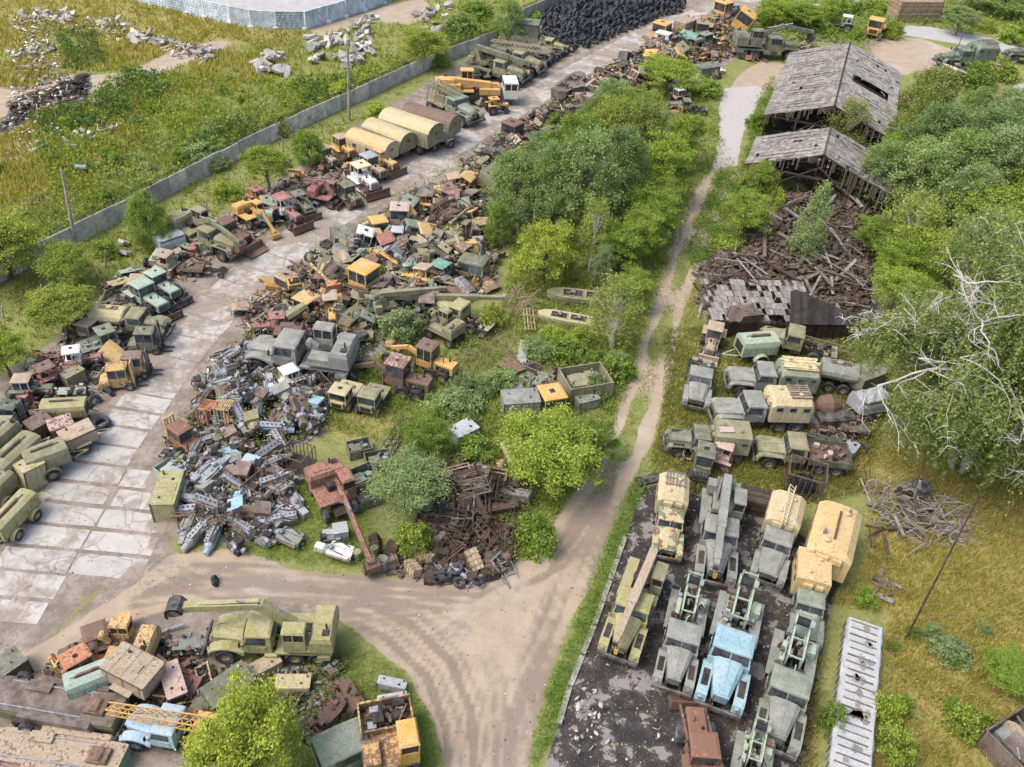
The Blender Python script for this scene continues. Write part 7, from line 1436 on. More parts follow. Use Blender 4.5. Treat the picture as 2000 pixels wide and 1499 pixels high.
# tyre on the post and loose tyres
def tyre(x,y,z,rot,s,label,group):
    o=bpy.data.objects.new('tyre',mesh_of('ltyre',lambda b:b.lathe([(.3,-.1),(.36,-.17),(.52,-.17),(.56,-.13),(.58,-.06),(.58,.06),(.56,.13),(.52,.17),(.36,.17),(.3,.1)],'z',18,notch={3:.96,6:.96}),'tyre'));C.objects.link(o);o.location=(x,y,z);o.rotation_euler=rot;o.scale=(s,s,s);tag(o,label,'tyre',group);return o
p=at(1800,952,.8);tyre(p.x,p.y,.9,(0,0,0),1.1,'weathered tyre hung over the stubby post by the birch',None).color=(.5,.5,.5,1)
for (u,v,s,lb) in((198,828,1.1,'big tyre lying flat at the road edge beside the box trailer'),(213,765,.9,'tyre lying on the machine heap above the compressor trailer'),(185,785,.9,'tyre leaning on the front of the compressor trailer'),(148,880,1.,'tyre leaning behind the round mudguard trailer'),(700,800,.8,'small tyre by the mossy tracked tractors'),(1790,825,.8,'flat tyre in the grass near the tarpaulin trailer'),(1695,820,.8,'half buried tyre behind the mixer'),(1690,875,.7,'small tyre near the pale grey box'),(352,1365,.9,'tyre wedged under the mauve box'),(95,1340,1.,'tyre hung on the brown hull rail'),(40,1400,.9,'tyre fender on the side of the brown hull'),(905,480,.9,'tyre on end beside the olive excavator cab'),(720,585,1.1,'large tyre under the orange yellow cab'),(690,580,1.,'worn tyre left of the one under the orange cab'),(420,1135,.6,'small tyre on the bare soil')):
    p=at(u,v,.2);tyre(p.x,p.y,.2,(rng.uniform(-.2,.2),rng.uniform(-.2,.2),0) if 'flat' in lb or 'big' in lb else (1.2,.2,rng.uniform(0,3)),s,lb,None)
G=gp('1058,70 1050,45 1085,20 1110,2 1170,-8 1300,-8 1338,8 1330,25 1290,35 1240,58 1190,78 1150,98 1105,92');gx=[g[0] for g in G];gy=[g[1] for g in G];L_=[]
q=random.Random(9);yy=min(gy)
while yy<max(gy):
    xx=min(gx)
    while xx<max(gx):
        x,y=xx+q.uniform(-.2,.2),yy+q.uniform(-.2,.2)
        if pip(np.array([x]),np.array([y]),G)[0]:
            de=segd(np.array([x]),np.array([y]),G+[G[0]])[0]
            for ly in range(1+min(2,int(de/1.3))):
                if ly and q.random()<.3:continue
                up=q.random()<.62;L_.append((x+q.uniform(-.2,.2),y+q.uniform(-.2,.2),.25+ly*.62+(.3 if up else 0),(1.57+q.uniform(-.35,.35),q.uniform(-.2,.2),q.gauss(.9,.35)) if up else (q.gauss(0,.25),q.gauss(0,.25),0),q.uniform(.75,1.05)))
        xx+=.95
    yy+=.85
for (u0,v0,u1,v1,n_) in((1000,180,1125,95,20),(1012,168,1110,105,14)):
    for i in range(n_):
        f=i/n_;p=at(u0+(u1-u0)*f,v0+(v1-v0)*f);L_.append((p.x+q.uniform(-.3,.3),p.y+q.uniform(-.3,.3),.55,(1.57+q.uniform(-.3,.3),0,q.gauss(.6,.4)),q.uniform(.8,1.1)))
L_.sort(key=lambda a:a[1]-a[2]*2)
for a in L_[:285]:tyre(a[0],a[1],a[2],a[3],a[4],'worn black tyre in the big tyre pile by the wall','tyres in the big tyre pile')
if len(L_)>285:
    src=CACHE['ltyre'];vv=np.zeros(len(src.vertices)*3);src.vertices.foreach_get('co',vv);vv=vv.reshape(-1,3);ff=[tuple(p.vertices) for p in src.polygons];AV,AF=[],[]
    for a in L_[285:]:
        Mx=np.array(Euler(a[3]).to_matrix())*a[4];o_=len(AV);AV+=[tuple(r) for r in vv@Mx.T+np.array(a[:3])];AF+=[tuple(i+o_ for i in f) for f in ff]
    me=bpy.data.meshes.new('tyre_pile');me.from_pydata(AV,[],AF);me.materials.append(MAT['rubber']);o=bpy.data.objects.new('tyre_pile',me);C.objects.link(o);o['kind']='stuff';o['label']='far part of the big heap of black tyres';o['category']='tyres'
for i in range(16):
    p=at(q.uniform(845,935),q.uniform(1085,1145));tyre(p.x,p.y,.15+q.uniform(0,.4),(q.gauss(0,.3),q.gauss(0,.3),0),q.uniform(.5,.75),'black hose coil or tyre on the ground below the crate pile','black coils below the crate pile')
# ---------------- engines ----------------
def many(kind,px,nn,cols,where,word,seed,zmax=.0,sc=(.85,1.1),opts=lambda q:{},tilt=.1):
    G=gp(px);q=random.Random(seed);gx=[g[0] for g in G];gy=[g[1] for g in G];k=0;placed=[];t_=0
    while k<nn and t_<nn*60:
        t_+=1;x,y=q.uniform(min(gx),max(gx)),q.uniform(min(gy),max(gy))
        if not pip(np.array([x]),np.array([y]),G)[0] or any((x-a)**2+(y-b)**2<.8 for a,b in placed) and t_<nn*30:continue
        placed.append((x,y));cc_=q.choice(cols);de=segd(np.array([x]),np.array([y]),G+[G[0]])[0];r=thing(NM.get(kind,kind),f'{dict(steel="bare grey",grey="dull grey",blue="blue grey",olive="olive",rust="rusty",brown="brown",white="whitish",gwhite="pale grey",ltblue="pale blue",green="green grey",woodd="dark",wood="brown",tan="pale tan",woodg="grey").get(cc_,cc_)} {word} {where}',CAT[kind],(x,y,min(1,de/2)*zmax*q.random()),q.uniform(0,6.28),q.uniform(*sc),f'{cc_} {word}s {where}',rot=(q.gauss(0,tilt),q.gauss(0,tilt),q.uniform(0,6.28)))
        r['group']=f'{r["label"]} group'.replace(' group','')+'';globals()['b_'+kind](r,col(cc_+':.35'),opts(q));k+=1
EC=['steel','steel','grey','steel','olive','rust','grey','green','rust','blue']
many('engine','395,760 450,690 520,680 600,740 650,790 620,850 540,870 440,880 400,850',44,EC,'in the upper engine field','scrap engine',1,.6,(.85,1.2),opts=lambda q:{'v':q.randrange(4)},tilt=.25)
many('engine','330,900 420,850 520,890 580,960 560,1010 470,1070 380,1050 350,980',46,EC,'in the lower engine field','scrap engine',2,.5,(.85,1.2),opts=lambda q:{'v':q.randrange(4)},tilt=.2)
for u,v,u2,v2,k,cc_,lb in((580,990,560,970,0,'steel','grey engine in green weeds left of the red excavator'),(640,1050,670,1045,2,'steel','grey engine with square box beside the grass verge'),(640,1075,690,1090,0,'white','pale blue white engine nearest the grass verge'),(545,1045,590,1065,0,'grey','long multi cylinder engine with rusty housing'),(510,1055,530,1060,3,'steel','round grey gear casing by the long engine'),(455,1065,470,1075,3,'dark','dark upright engine at the corner of the field'),(540,1020,570,1015,1,'steel','white topped engine in the weeds'),(610,800,635,830,3,'steel','large round grey casing near the cages'),(430,880,460,905,2,'blue','blue grey generator on the dark soil'),(470,945,500,905,2,'ltblue','light blue tall cabinet engine in the engine field')):
    place(f'engine|{u},{v},.3 {u2},{v2},.3|{cc_}:.2|{lb}|v={k} smin=1.')
for u,v,u2,v2,lb in((590,790,640,770,'rusty barred cage behind the mossy tractors'),(545,770,590,760,'rusty barred cage left of its neighbour'),(560,900,605,915,'rusty cage frame full of green weeds'),(430,1015,480,1010,'rusty cage with striped radiator at the engine field edge'),(500,960,545,985,'rusty cage full of pale engine parts')):
    place(f'cage|{u},{v},0 {u2},{v2},0|rust:.9|{lb}|H=1.3 W=1.7 fill={"none" if "weeds" in lb else "m"}')
WC=['wood','woodd','tan','woodg','brown']
many('woodcrate','840,940 900,920 1010,910 1030,960 1000,1010 900,1030 850,1000',16,WC,'in the crate pile','long wooden crate',3,1.1,(.8,1.1),lambda q:{'L':q.choice([2.2,2.8]),'W':q.choice([.7,.9]),'H':q.choice([.6,.7])},.25)
many('slatcrate','830,950 880,920 960,930 1000,980 930,1040 850,1030',16,WC,'in the crate pile','open slatted crate',4,1.4,(.8,1.2),lambda q:{'L':q.choice([1.9,2.4])},.4)
many('woodcrate','720,1070 800,1060 960,1050 990,1100 960,1130 850,1130 740,1120',18,WC,'at the front of the crate pile','small wooden crate',5,.7,(.7,1.),lambda q:{'L':q.choice([1.3,1.6]),'W':.7,'H':.6},.2)
many('slatcrate','860,1030 980,1020 1000,1080 900,1100 790,1090',12,['rust','woodd','brown'],'at the front of the crate pile','broken slatted crate',6,.8,(.7,1.),lambda q:{'L':1.9},.4)
many('barrel','690,1090 730,1080 760,1110 720,1130',7,['olive','grey','green'],'left of the crate pile','small drum',8,.1,(.7,.9))
heap('930,1060 1000,1050 1000,1120 900,1135 840,1110',26,'below the crate pile',.7,['beam','pipe','lump','panel','frame'],['rust','brown','grey','dark','steel'],3)
# ---------------- scrap heaps ----------------
K=['beam','panel','frame','axle','pipe','box','hood','lump','lump','box','panel'];CL=['rust','rust','brown','olive','olive','camo','dkolive','grey','tan','tan','gold','ylw','red','green','green','steel','dark']
heap('470,600 560,540 640,480 720,440 790,400 870,360 930,340 960,400 980,480 960,560 860,640 760,640 700,690 560,690 480,660',285,'in the central scrap heap',2.0,K,CL,11)
heap('880,350 940,290 1010,235 1060,210 1120,230 1080,290 1020,330 960,360',80,'along the road edge above the willows',1.4,K,['rust','brown','rust','grey','olive','tan','dark'],12)
heap('1080,200 1150,150 1230,110 1290,80 1340,110 1300,160 1220,190 1150,230',110,'beside the pontoon hulls',1.6,K,['rust','brown','olive','tan','grey','dark','rust'],13)
heap('1260,85 1330,50 1400,25 1440,60 1440,110 1360,125 1290,110',90,'in the far yellow heap',1.7,K,['ylw','gold','rust','tan','orange','brown','green'],14)
heap('1440,85 1500,100 1490,125 1430,120',14,'by the far excavator truck',.6,K,CL,15)
heap('400,740 440,680 500,660 560,720 600,760 450,800 410,770',60,'at the head of the engine field',.8,K,['steel','grey','rust','brown','white','olive'],16)
heap('320,950 420,870 540,900 560,980 460,1050 380,1040',80,'among the scrap engines',.6,['lump','lump','pipe','box','panel','axle'],['steel','grey','rust','dark','green','white'],17)
heap('60,1330 200,1240 330,1240 420,1330 470,1400 420,1480 240,1400 120,1330',60,'in the front wreck heap',.9,K,CL,18)
heap('0,830 60,720 160,620 260,530 340,480 420,440 440,470 330,600 220,720 100,830',70,'between the machines of the left row',.6,K,CL,19)
heap('500,400 600,330 680,290 720,330 620,410 520,440',34,'between the bulldozers and the red tractors',.5,K,['rust','brown','ylw','red','grey'],20)
heap('1560,840 1680,800 1700,850 1640,880 1600,890',34,'behind the parked box trucks',.5,K,['rust','grey','steel','dark','brown'],21)
heap('1000,720 1110,690 1180,750 1150,790 1010,780',40,'in the bushes around the yellow cab',.6,K,['rust','brown','olive','grey','green'],22)
heap('1290,130 1420,140 1400,165 1300,165',20,'in the far bushes by the turn',.5,K,['green','grey','rust','red','white'],23)
heap('1680,10 1990,20 1990,45 1850,60 1720,30',50,'in the far right thicket',1.2,['frame','beam','pipe','panel'],['rust','brown','dark','olive'],24)
many('wreck','560,560 640,490 740,440 860,390 930,370 960,420 960,540 860,600 740,640 600,670 540,640',26,['olive','olive','rust','brown','green','tan','gold'],'in the central scrap heap','stripped machine wreck',31,.9,(.65,.95),lambda q:{'seed':q.randrange(5)},.25)
many('steelbox','560,560 640,490 740,440 860,390 930,370 960,420 960,540 860,600 740,640 600,670 540,640',18,['olive','grey','green','rust','tan','gold'],'in the central scrap heap','housing box',32,1.2,(.7,1.2),lambda q:{'L':q.choice([1.8,2.2]),'W':.9,'H':q.choice([.8,1.])},.35)
many('wreck','900,360 1010,250 1080,200 1180,140 1290,85 1340,110 1220,190 1100,240 980,350',18,['olive','rust','brown','tan','green'],'in the roadside heap','stripped machine wreck',33,.9,(.7,1.1),lambda q:{'seed':q.randrange(5)},.25)
many('cab','560,600 640,500 740,430 860,370 930,350 960,430 900,560 740,640 600,660',14,['ylw','gold','olive','red','tan','green','white','camo'],'in the central scrap heap','loose machine cab',35,1.1,(.7,.95),lambda q:{},.3)
many('tractor','560,620 660,500 760,430 880,380 950,430 930,560 800,620 640,660',10,['red','olive','green','ylw','tan'],'wreck in the central scrap heap','tractor',36,.6,(.75,.95),lambda q:{'rc':q.choice(['rust','white','tan'])},.25)
many('cab','1010,270 1150,160 1290,80 1420,40 1430,90 1300,140 1200,190 1080,240',12,['ylw','gold','olive','tan','green','brown'],'in the roadside heap','loose machine cab',37,1.,(.8,1.15),lambda q:{},.35)
many('truck','900,370 980,290 1080,210 1200,140 1290,100 1300,140 1150,220 1020,320',6,['olive','dkolive','brown','green'],'in the roadside heap','stripped truck chassis',38,.5,(.6,.75),lambda q:{'st':'ural','nocab':q.choice([0,1])},.15)
many('wreck','30,800 90,720 190,620 300,520 400,460 520,410 600,360 560,400 420,500 300,580 190,690 90,790',18,['olive','green','rust','tan','ltgreen','red'],'in the left machine row','stripped machine wreck',39,.3,(.65,.9),lambda q:{'seed':q.randrange(5)},.12)
many('crawlercab','60,780 190,640 330,520 470,430 600,370 560,410 400,510 250,620 120,740',6,['olive','green','tan'],'in the left machine row','small tracked tractor',40,.1,(.7,.85),lambda q:{},.06)
many('truckcab','600,560 740,450 900,380 950,420 940,520 700,650',7,['olive','green','grey','gold'],'in the central scrap heap','loose truck cab',34,1.,(.8,1.),lambda q:{},.3)
debris('scrap_debris','small tangled scrap filling the gaps of the central heap','470,600 560,540 640,480 720,440 790,400 870,360 930,340 960,400 980,480 960,560 860,640 760,640 700,690 560,690 480,660',3600,(.25,.9),1.1,(1.25,1.2,1.12))
debris('engine_debris','small parts lying between the scrap engines','330,880 440,690 520,670 640,740 640,840 540,900 540,980 480,1060 390,1050 330,980',900,(.15,.5),.3,(1.2,1.2,1.2))
debris('roadside_debris','small tangled scrap of the roadside heap','880,350 1010,240 1150,150 1290,72 1430,30 1450,110 1300,160 1200,200 1100,250 1000,340 960,370',3200,(.3,1.),1.2,(1.2,1.15,1.1))
debris('row_debris','small scrap between the machines of the left row','0,850 60,720 160,620 260,530 340,480 480,400 560,350 700,270 720,320 560,440 420,510 330,620 200,770 100,860',1700,(.15,.7),.35)
debris('front_debris','small scrap among the front wrecks','60,1340 200,1240 330,1240 420,1310 500,1310 620,1310 690,1400 620,1440 420,1490 240,1420 120,1340',1500,(.15,.7),.6)
debris('crate_debris','broken boards and scrap in the crate pile','830,940 900,915 1010,905 1035,960 1020,1080 960,1130 850,1135 730,1115 800,1040',1300,(.2,.9),.9,COL['wood'],mat='wood')
debris('ruin_debris','splintered boards of the collapsed shed','1370,520 1480,420 1500,375 1720,375 1715,470 1690,600 1600,620 1420,620 1365,600',5500,(.2,1.3),1.1,[x*.8 for x in COL['wood']],mat='wood')
debris('parts_debris','small parts on the grass behind the box trucks','1560,840 1690,800 1700,850 1640,890 1600,895',350,(.15,.6),.4)
debris('yard_litter','small rubble and litter on the black yard','1260,950 1500,1010 1640,1130 1590,1490 1080,1499 1110,1340 1205,1100',2200,(.04,.2),.02,(1.5,1.5,1.5),'rubble')
debris('soil_litter','stones and litter on the bare soil','300,1100 560,1110 1000,1125 1150,950 1200,1010 1080,1330 1040,1499 880,1499 800,1320 640,1190 400,1180 100,1260 60,1330 0,1300 0,1080 200,840 330,700 420,740 320,900 310,1040',1300,(.03,.1),.01,(2.2,2.1,2.),'litter')
debris('field_rubble','pale rubble and rubbish strewn over the field','20,30 130,20 330,80 430,100 430,125 300,100 110,60 160,250 250,235 250,260 80,300 20,280 20,120',1500,(.2,.9),.5,(2.3,2.3,2.3),'rubble')
debris('burnt_debris','charred remains on the burnt patch','20,205 90,178 150,150 175,145 172,190 120,200 50,240 10,250',320,(.2,.9),.3,(.25,.25,.26))
# ---------------- trees ----------------
LG=(.26,.34,.075);YG=(.31,.37,.08);MG=(.20,.29,.065);DG=(.20,.28,.11);BG=(.24,.32,.15);BI=(.24,.29,.085)
TR='''maple|20,545|413|145|YG|yellow green leafy tree at the left edge by the lamp post
maple|143,560|478|112|LG|round light green tree in front of the lamp post
maple|132,655|556|120|YG|bright yellow green tree beside the old tanker truck
dark|303,480|370|85|MG|upright green tree by the grey sheeted load
bush|208,500|456|55|LG|small green bush between the two trees by the lamp post
maple|525,375|280|85|LG|light green tree by the yellow grab bucket
dark|605,322|250|60|MG|grey green tree behind the yellow bulldozers
bush|440,385|345|60|LG|low green bush on the wall side above the yellow excavator
maple|828,135|50|90|YG|yellow green tree on the far side of the wall
dark|992,90|-5|62|DG|dark green tree by the container at the end of the truck row
maple|20,735|650|100|LG|green bushy tree at the left edge behind the tractors
bush|736,235|190|60|LG|green bush at the wall beside the concrete pole
bush|668,190|150|70|YG|yellow bush beyond the wall left of the pole
bush|540,262|200|60|YG|yellow green bush beyond the wall left of its neighbour
bush|582,240|185|50|LG|green bush beyond the wall right of the yellow one
bush|395,310|270|70|BG|silvery bush beyond the wall in the field
bush|640,320|290|45|LG|small bush beside the bulldozers
dark|420,330|300|50|BG|grey green shrub close to the razor wire
bush|1040,40|12|45|LG|light bush beside the tyre pile
bush|900,60|10|70|DG|dark field bush near the upper wall
bush|930,30|-10|80|MG|green field bush at the top edge
bush|860,130|95|40|LG|small bush at the wall behind the yellow mobile crane
dark|1010,445|290|125|DG|dark willow at the left side of the central grove
dark|1075,455|265|130|DG|tall dark willow in the front of the central grove
dark|1130,470|245|130|BG|grey green willow in the middle of the central grove
dark|1195,430|235|120|DG|dark willow behind the birch of the grove
dark|1110,380|215|120|MG|green willow at the back of the grove
dark|1175,330|185|110|BI|olive green willow high in the grove
dark|1245,350|190|110|BI|tall yellowish willow in the grove with a pale stem
dark|1060,345|250|90|BG|grey willow at the road side of the grove
maple|1275,400|255|120|LG|round light green maple of the grove by the track
maple|1322,330|215|90|LG|light green maple nearest the gravel path
maple|1270,445|345|100|LG|light green maple at the track in mid grove
maple|1262,480|370|110|MG|mid green maple inside the grove
maple|1245,515|410|95|LG|light green maple over the lower grove edge
maple|1060,550|440|135|YG|yellow green maple at the lower left of the grove
birch|1150,530|380|85|BI|slender birch at the lower edge of the grove
maple|1210,535|435|110|MG|green maple right of the slender birch
maple|1300,178|112|125|LG|light green maple by the far turn of the track
bush|1380,185|150|80|MG|low green bush beside the red tractor
maple|1240,270|170|90|LG|pale green maple above the grove
maple|1195,235|150|80|BG|grey green maple behind the pontoon hulls
birch|1195,680|535|135|BI|drooping birch by the track with bare white stem foot
maple|1230,600|530|90|LG|small maple behind the drooping birch
bush|785,665|590|100|BG|bluish round bush in the scrap heap
bush|955,640|575|60|YG|yellow green sapling by the stripped chassis
maple|835,900|815|100|MG|green bushy maple behind the dark crates
bush|900,800|755|110|BG|bluish bush row behind the trailers
bush|850,790|765|90|BG|low bluish bush behind the lattice ramp
bush|925,900|850|110|MG|green bush left of the flat trailer
maple|790,1000|900|165|BG|bluish green large bush beside the red excavator arm
bush|805,1075|1000|90|LG|light green bush growing through the crate pile
maple|1070,945|825|210|LG|big leafy maple in front of the flat trailer
maple|1155,905|820|95|MG|maple at the end of the flat trailer by the track
bush|1045,1065|985|95|MG|green bush right of the crate pile
bush|1100,700|650|110|MG|green bush below the olive hulls
bush|1050,690|655|80|BG|pale bush beside the pale beam
bush|1200,730|680|100|MG|green bush at the track below the drooping birch
bush|980,750|715|80|BG|bluish bush left of the pale beam
maple|1445,470|378|105|LG|light green maple left of the ruin
maple|1468,405|310|70|LG|light maple between the track and the near shed
bush|1480,330|280|60|MG|green bush at the eave of the near shed
bush|1425,490|450|70|LG|leafy bush at the foot of the ruin
bush|1480,250|200|50|MG|green bush beside the far shed
cone|1565,515|355|75|BG|slim grey green poplar growing in the ruin
birch|1643,300|185|85|BI|young birch growing between the two sheds
bush|1510,420|350|45|YG|small yellow sapling in the near shed mouth
dark|1765,330|120|110|BI|tall birch like tree at the right of the far shed
dark|1800,370|195|120|DG|dark willow behind the tall tree by the shed
dark|1860,345|215|110|BG|grey green willow below the overturned cabin
dark|1920,320|195|110|DG|dark willow at the right forest edge
dark|1760,430|260|130|BG|grey green willow right of the near shed
dark|1830,430|250|130|DG|dark willow in the middle of the right forest
dark|1900,440|230|130|BG|pale willow in the middle of the right forest
maple|1960,470|310|140|LG|light green maple at the right edge of the forest
maple|1890,500|350|140|LG|light green maple in the forest left of the edge one
birch|1760,530|375|150|BI|yellow green birch right of the ruin
maple|1730,620|520|110|LG|light maple directly beside the ruin
maple|1800,560|440|120|YG|yellow green maple above the white limbed birch
maple|1740,570|460|100|MG|green maple behind the ruin planks
maple|2000,590|420|130|LG|light green tree at the right edge above the white limbed birch
maple|505,1545|1385|205|YG|large yellow green tree at the bottom edge
maple|1950,1335|1285|100|MG|round green bush in the dry meadow
bush|1880,1425|1370|80|LG|low green bush at the lower meadow
bush|1725,1400|1340|70|LG|light bush right of the covered stack
bush|1740,1480|1420|80|LG|light bush at the lower right side of the covered stack
bush|1620,1420|1370|60|MG|green bush left of the covered stack
bush|1850,1280|1250|80|BG|grey green bush in the meadow
bush|1690,1180|1150|50|MG|small green bush below the brush pile
maple|1865,70|8|65|BG|silvery round tree by the far concrete path
bush|1980,85|25|60|LG|light green bush at the top right edge
bush|1925,60|30|40|YG|yellow bush by the far path
maple|1510,50|-5|70|LG|green bush at the top by the heap end
maple|1560,60|0|80|MG|green thicket tree at the top middle
bush|1600,65|30|60|MG|low thicket bush right of the thicket tree
bush|1740,75|30|40|LG|small bush beside the timber crib
bush|1900,170|110|90|MG|green bush below the box truck nearest the path
bush|1950,150|105|80|LG|light green bush below the edge box truck
bush|1710,20|-5|60|MG|green bush at the top right of the path
dark|1950,25|-30|120|DG|dark tree at the top right corner
bush|1500,370|330|60|MG|green bush at the left wall of the near shed
dark|1700,400|270|110|DG|dark willow touching the right eave of the near shed
maple|1850,600|440|130|LG|light green maple behind the white limbed birch
maple|1935,560|400|140|LG|pale green maple above the white limbed birch at right
dark|1990,400|250|130|BG|grey green willow at the right edge
maple|2010,500|340|130|LG|light maple cut off by the right edge
maple|1690,500|420|90|MG|green maple at the right side of the ruin planks
dark|1950,280|170|100|BG|grey willow at the far right of the forest
dark|1790,285|190|90|BI|light willow behind the tall birch like tree
maple|1770,650|560|110|MG|green maple at the left of the white limbed birch
dark|1880,390|200|130|DG|dark willow in the heart of the right forest
dark|1860,480|320|130|BG|grey green willow below the heart of the right forest
'''
for ln in TR.strip().splitlines():
    k,b_,ty,wp,cc_,lb=ln.split('|');bx,by=[float(v) for v in b_.split(',')];g=at(bx,by);h=height(bx,by,float(ty))*(.93 if k!='bush' else .8);dd=(Vector(O_)-g).length;wm=float(wp)*dd/F_
    j=rng.uniform(.88,1.12);cx=globals()[cc_];tree(k,g.x,g.y,max(h,.8),wm*.93,(cx[0]*j,cx[1]*j,cx[2],0),lb)
def young(px,nn,kinds,cols,label,hr,seed):
    G=gp(px);q=random.Random(seed);gx=[g[0] for g in G];gy=[g[1] for g in G];k=0
    while k<nn:
        x,y=q.uniform(min(gx),max(gx)),q.uniform(min(gy),max(gy))
        if not pip(np.array([x]),np.array([y]),G)[0]:continue
        kd=q.choice(kinds);cx=q.choice(cols);h=q.uniform(*hr);j=q.uniform(.85,1.15);tree(kd,x,y,h,h*dict(maple=.8,dark=.55,bush=1.2,birch=.5)[kd],(cx[0]*j,cx[1]*j,cx[2],0),label,name='bush' if kd=='bush' else 'young_tree',group=label);k+=1
young('960,500 1000,400 1100,290 1200,220 1290,210 1335,250 1325,310 1290,380 1255,450 1215,530 1180,560 1100,560 1040,560',26,['maple','dark','dark'],[LG,MG,BG,DG,BI],'young leafy tree filling the central grove',(3,5.5),1)
young('1690,340 1760,280 1850,260 1950,250 1990,330 1990,480 1900,560 1800,600 1740,620 1700,520',22,['maple','dark','dark'],[LG,MG,BG,DG,BI],'young leafy tree filling the right hand forest',(3,6),2)
young('1030,660 1110,640 1200,690 1230,740 1190,790 1120,800 1010,740',12,['bush'],[LG,MG,BG],'low bush among the trailers left of the track',(1.2,2.2),3)
young('650,790 760,760 880,740 960,760 960,860 900,900 830,840',9,['bush'],[BG,MG],'low bush in the grass right of the mossy tractors',(1.,1.8),4)
young('1450,20 1560,10 1680,20 1760,50 1680,80 1560,70 1480,70',16,['bush','maple'],[LG,MG],'bush in the far thicket beyond the sheds',(1.8,3.2),5)
young('1435,420 1470,340 1490,350 1495,420 1450,480 1425,490',7,['bush','maple'],[LG,MG],'bush between the track and the ruin',(1.5,3),6)
young('60,230 300,150 560,190 760,110 900,70 960,60 860,120 700,190 480,290 300,380 100,470 0,500 -20,300',38,['bush'],[LG,BG,YG,MG],'low bush in the open field',(.8,1.7),7)
young('1760,1200 1980,1150 2000,1400 1760,1480 1730,1300',9,['bush'],[BG,MG],'small bush in the dry meadow',(.6,1.2),8)
young('560,560 700,480 850,400 940,420 940,560 800,620 640,660',9,['bush'],[LG,MG,BG],'green shrub growing through the central scrap heap',(.9,1.8),9)
young('960,340 1080,230 1200,170 1290,130 1300,160 1180,210 1050,300',9,['bush'],[LG,MG],'green shrub growing through the roadside heap',(1.2,2.2),10)
young('1420,480 1520,420 1660,420 1680,560 1500,590',7,['bush'],[LG,MG,BG],'green shrub growing in the shed ruin',(.8,1.6),11)
for i in range(16):
    p=at(rng.uniform(1430,1700),rng.uniform(385,560));o=bpy.data.objects.new('timber_post',CACHE['pl',i%7]);C.objects.link(o);L=rng.uniform(1.6,3.2)/2.6;o.scale=(L,1.2,1);o.location=(p.x,p.y,L*1.2);o.rotation_euler=(rng.gauss(0,.2),1.57+rng.gauss(0,.3),rng.uniform(0,6.28));o.color=(*COL['woodd'],0);tag(o,'broken timber post still standing in the shed ruin','post','standing posts in the shed ruin')
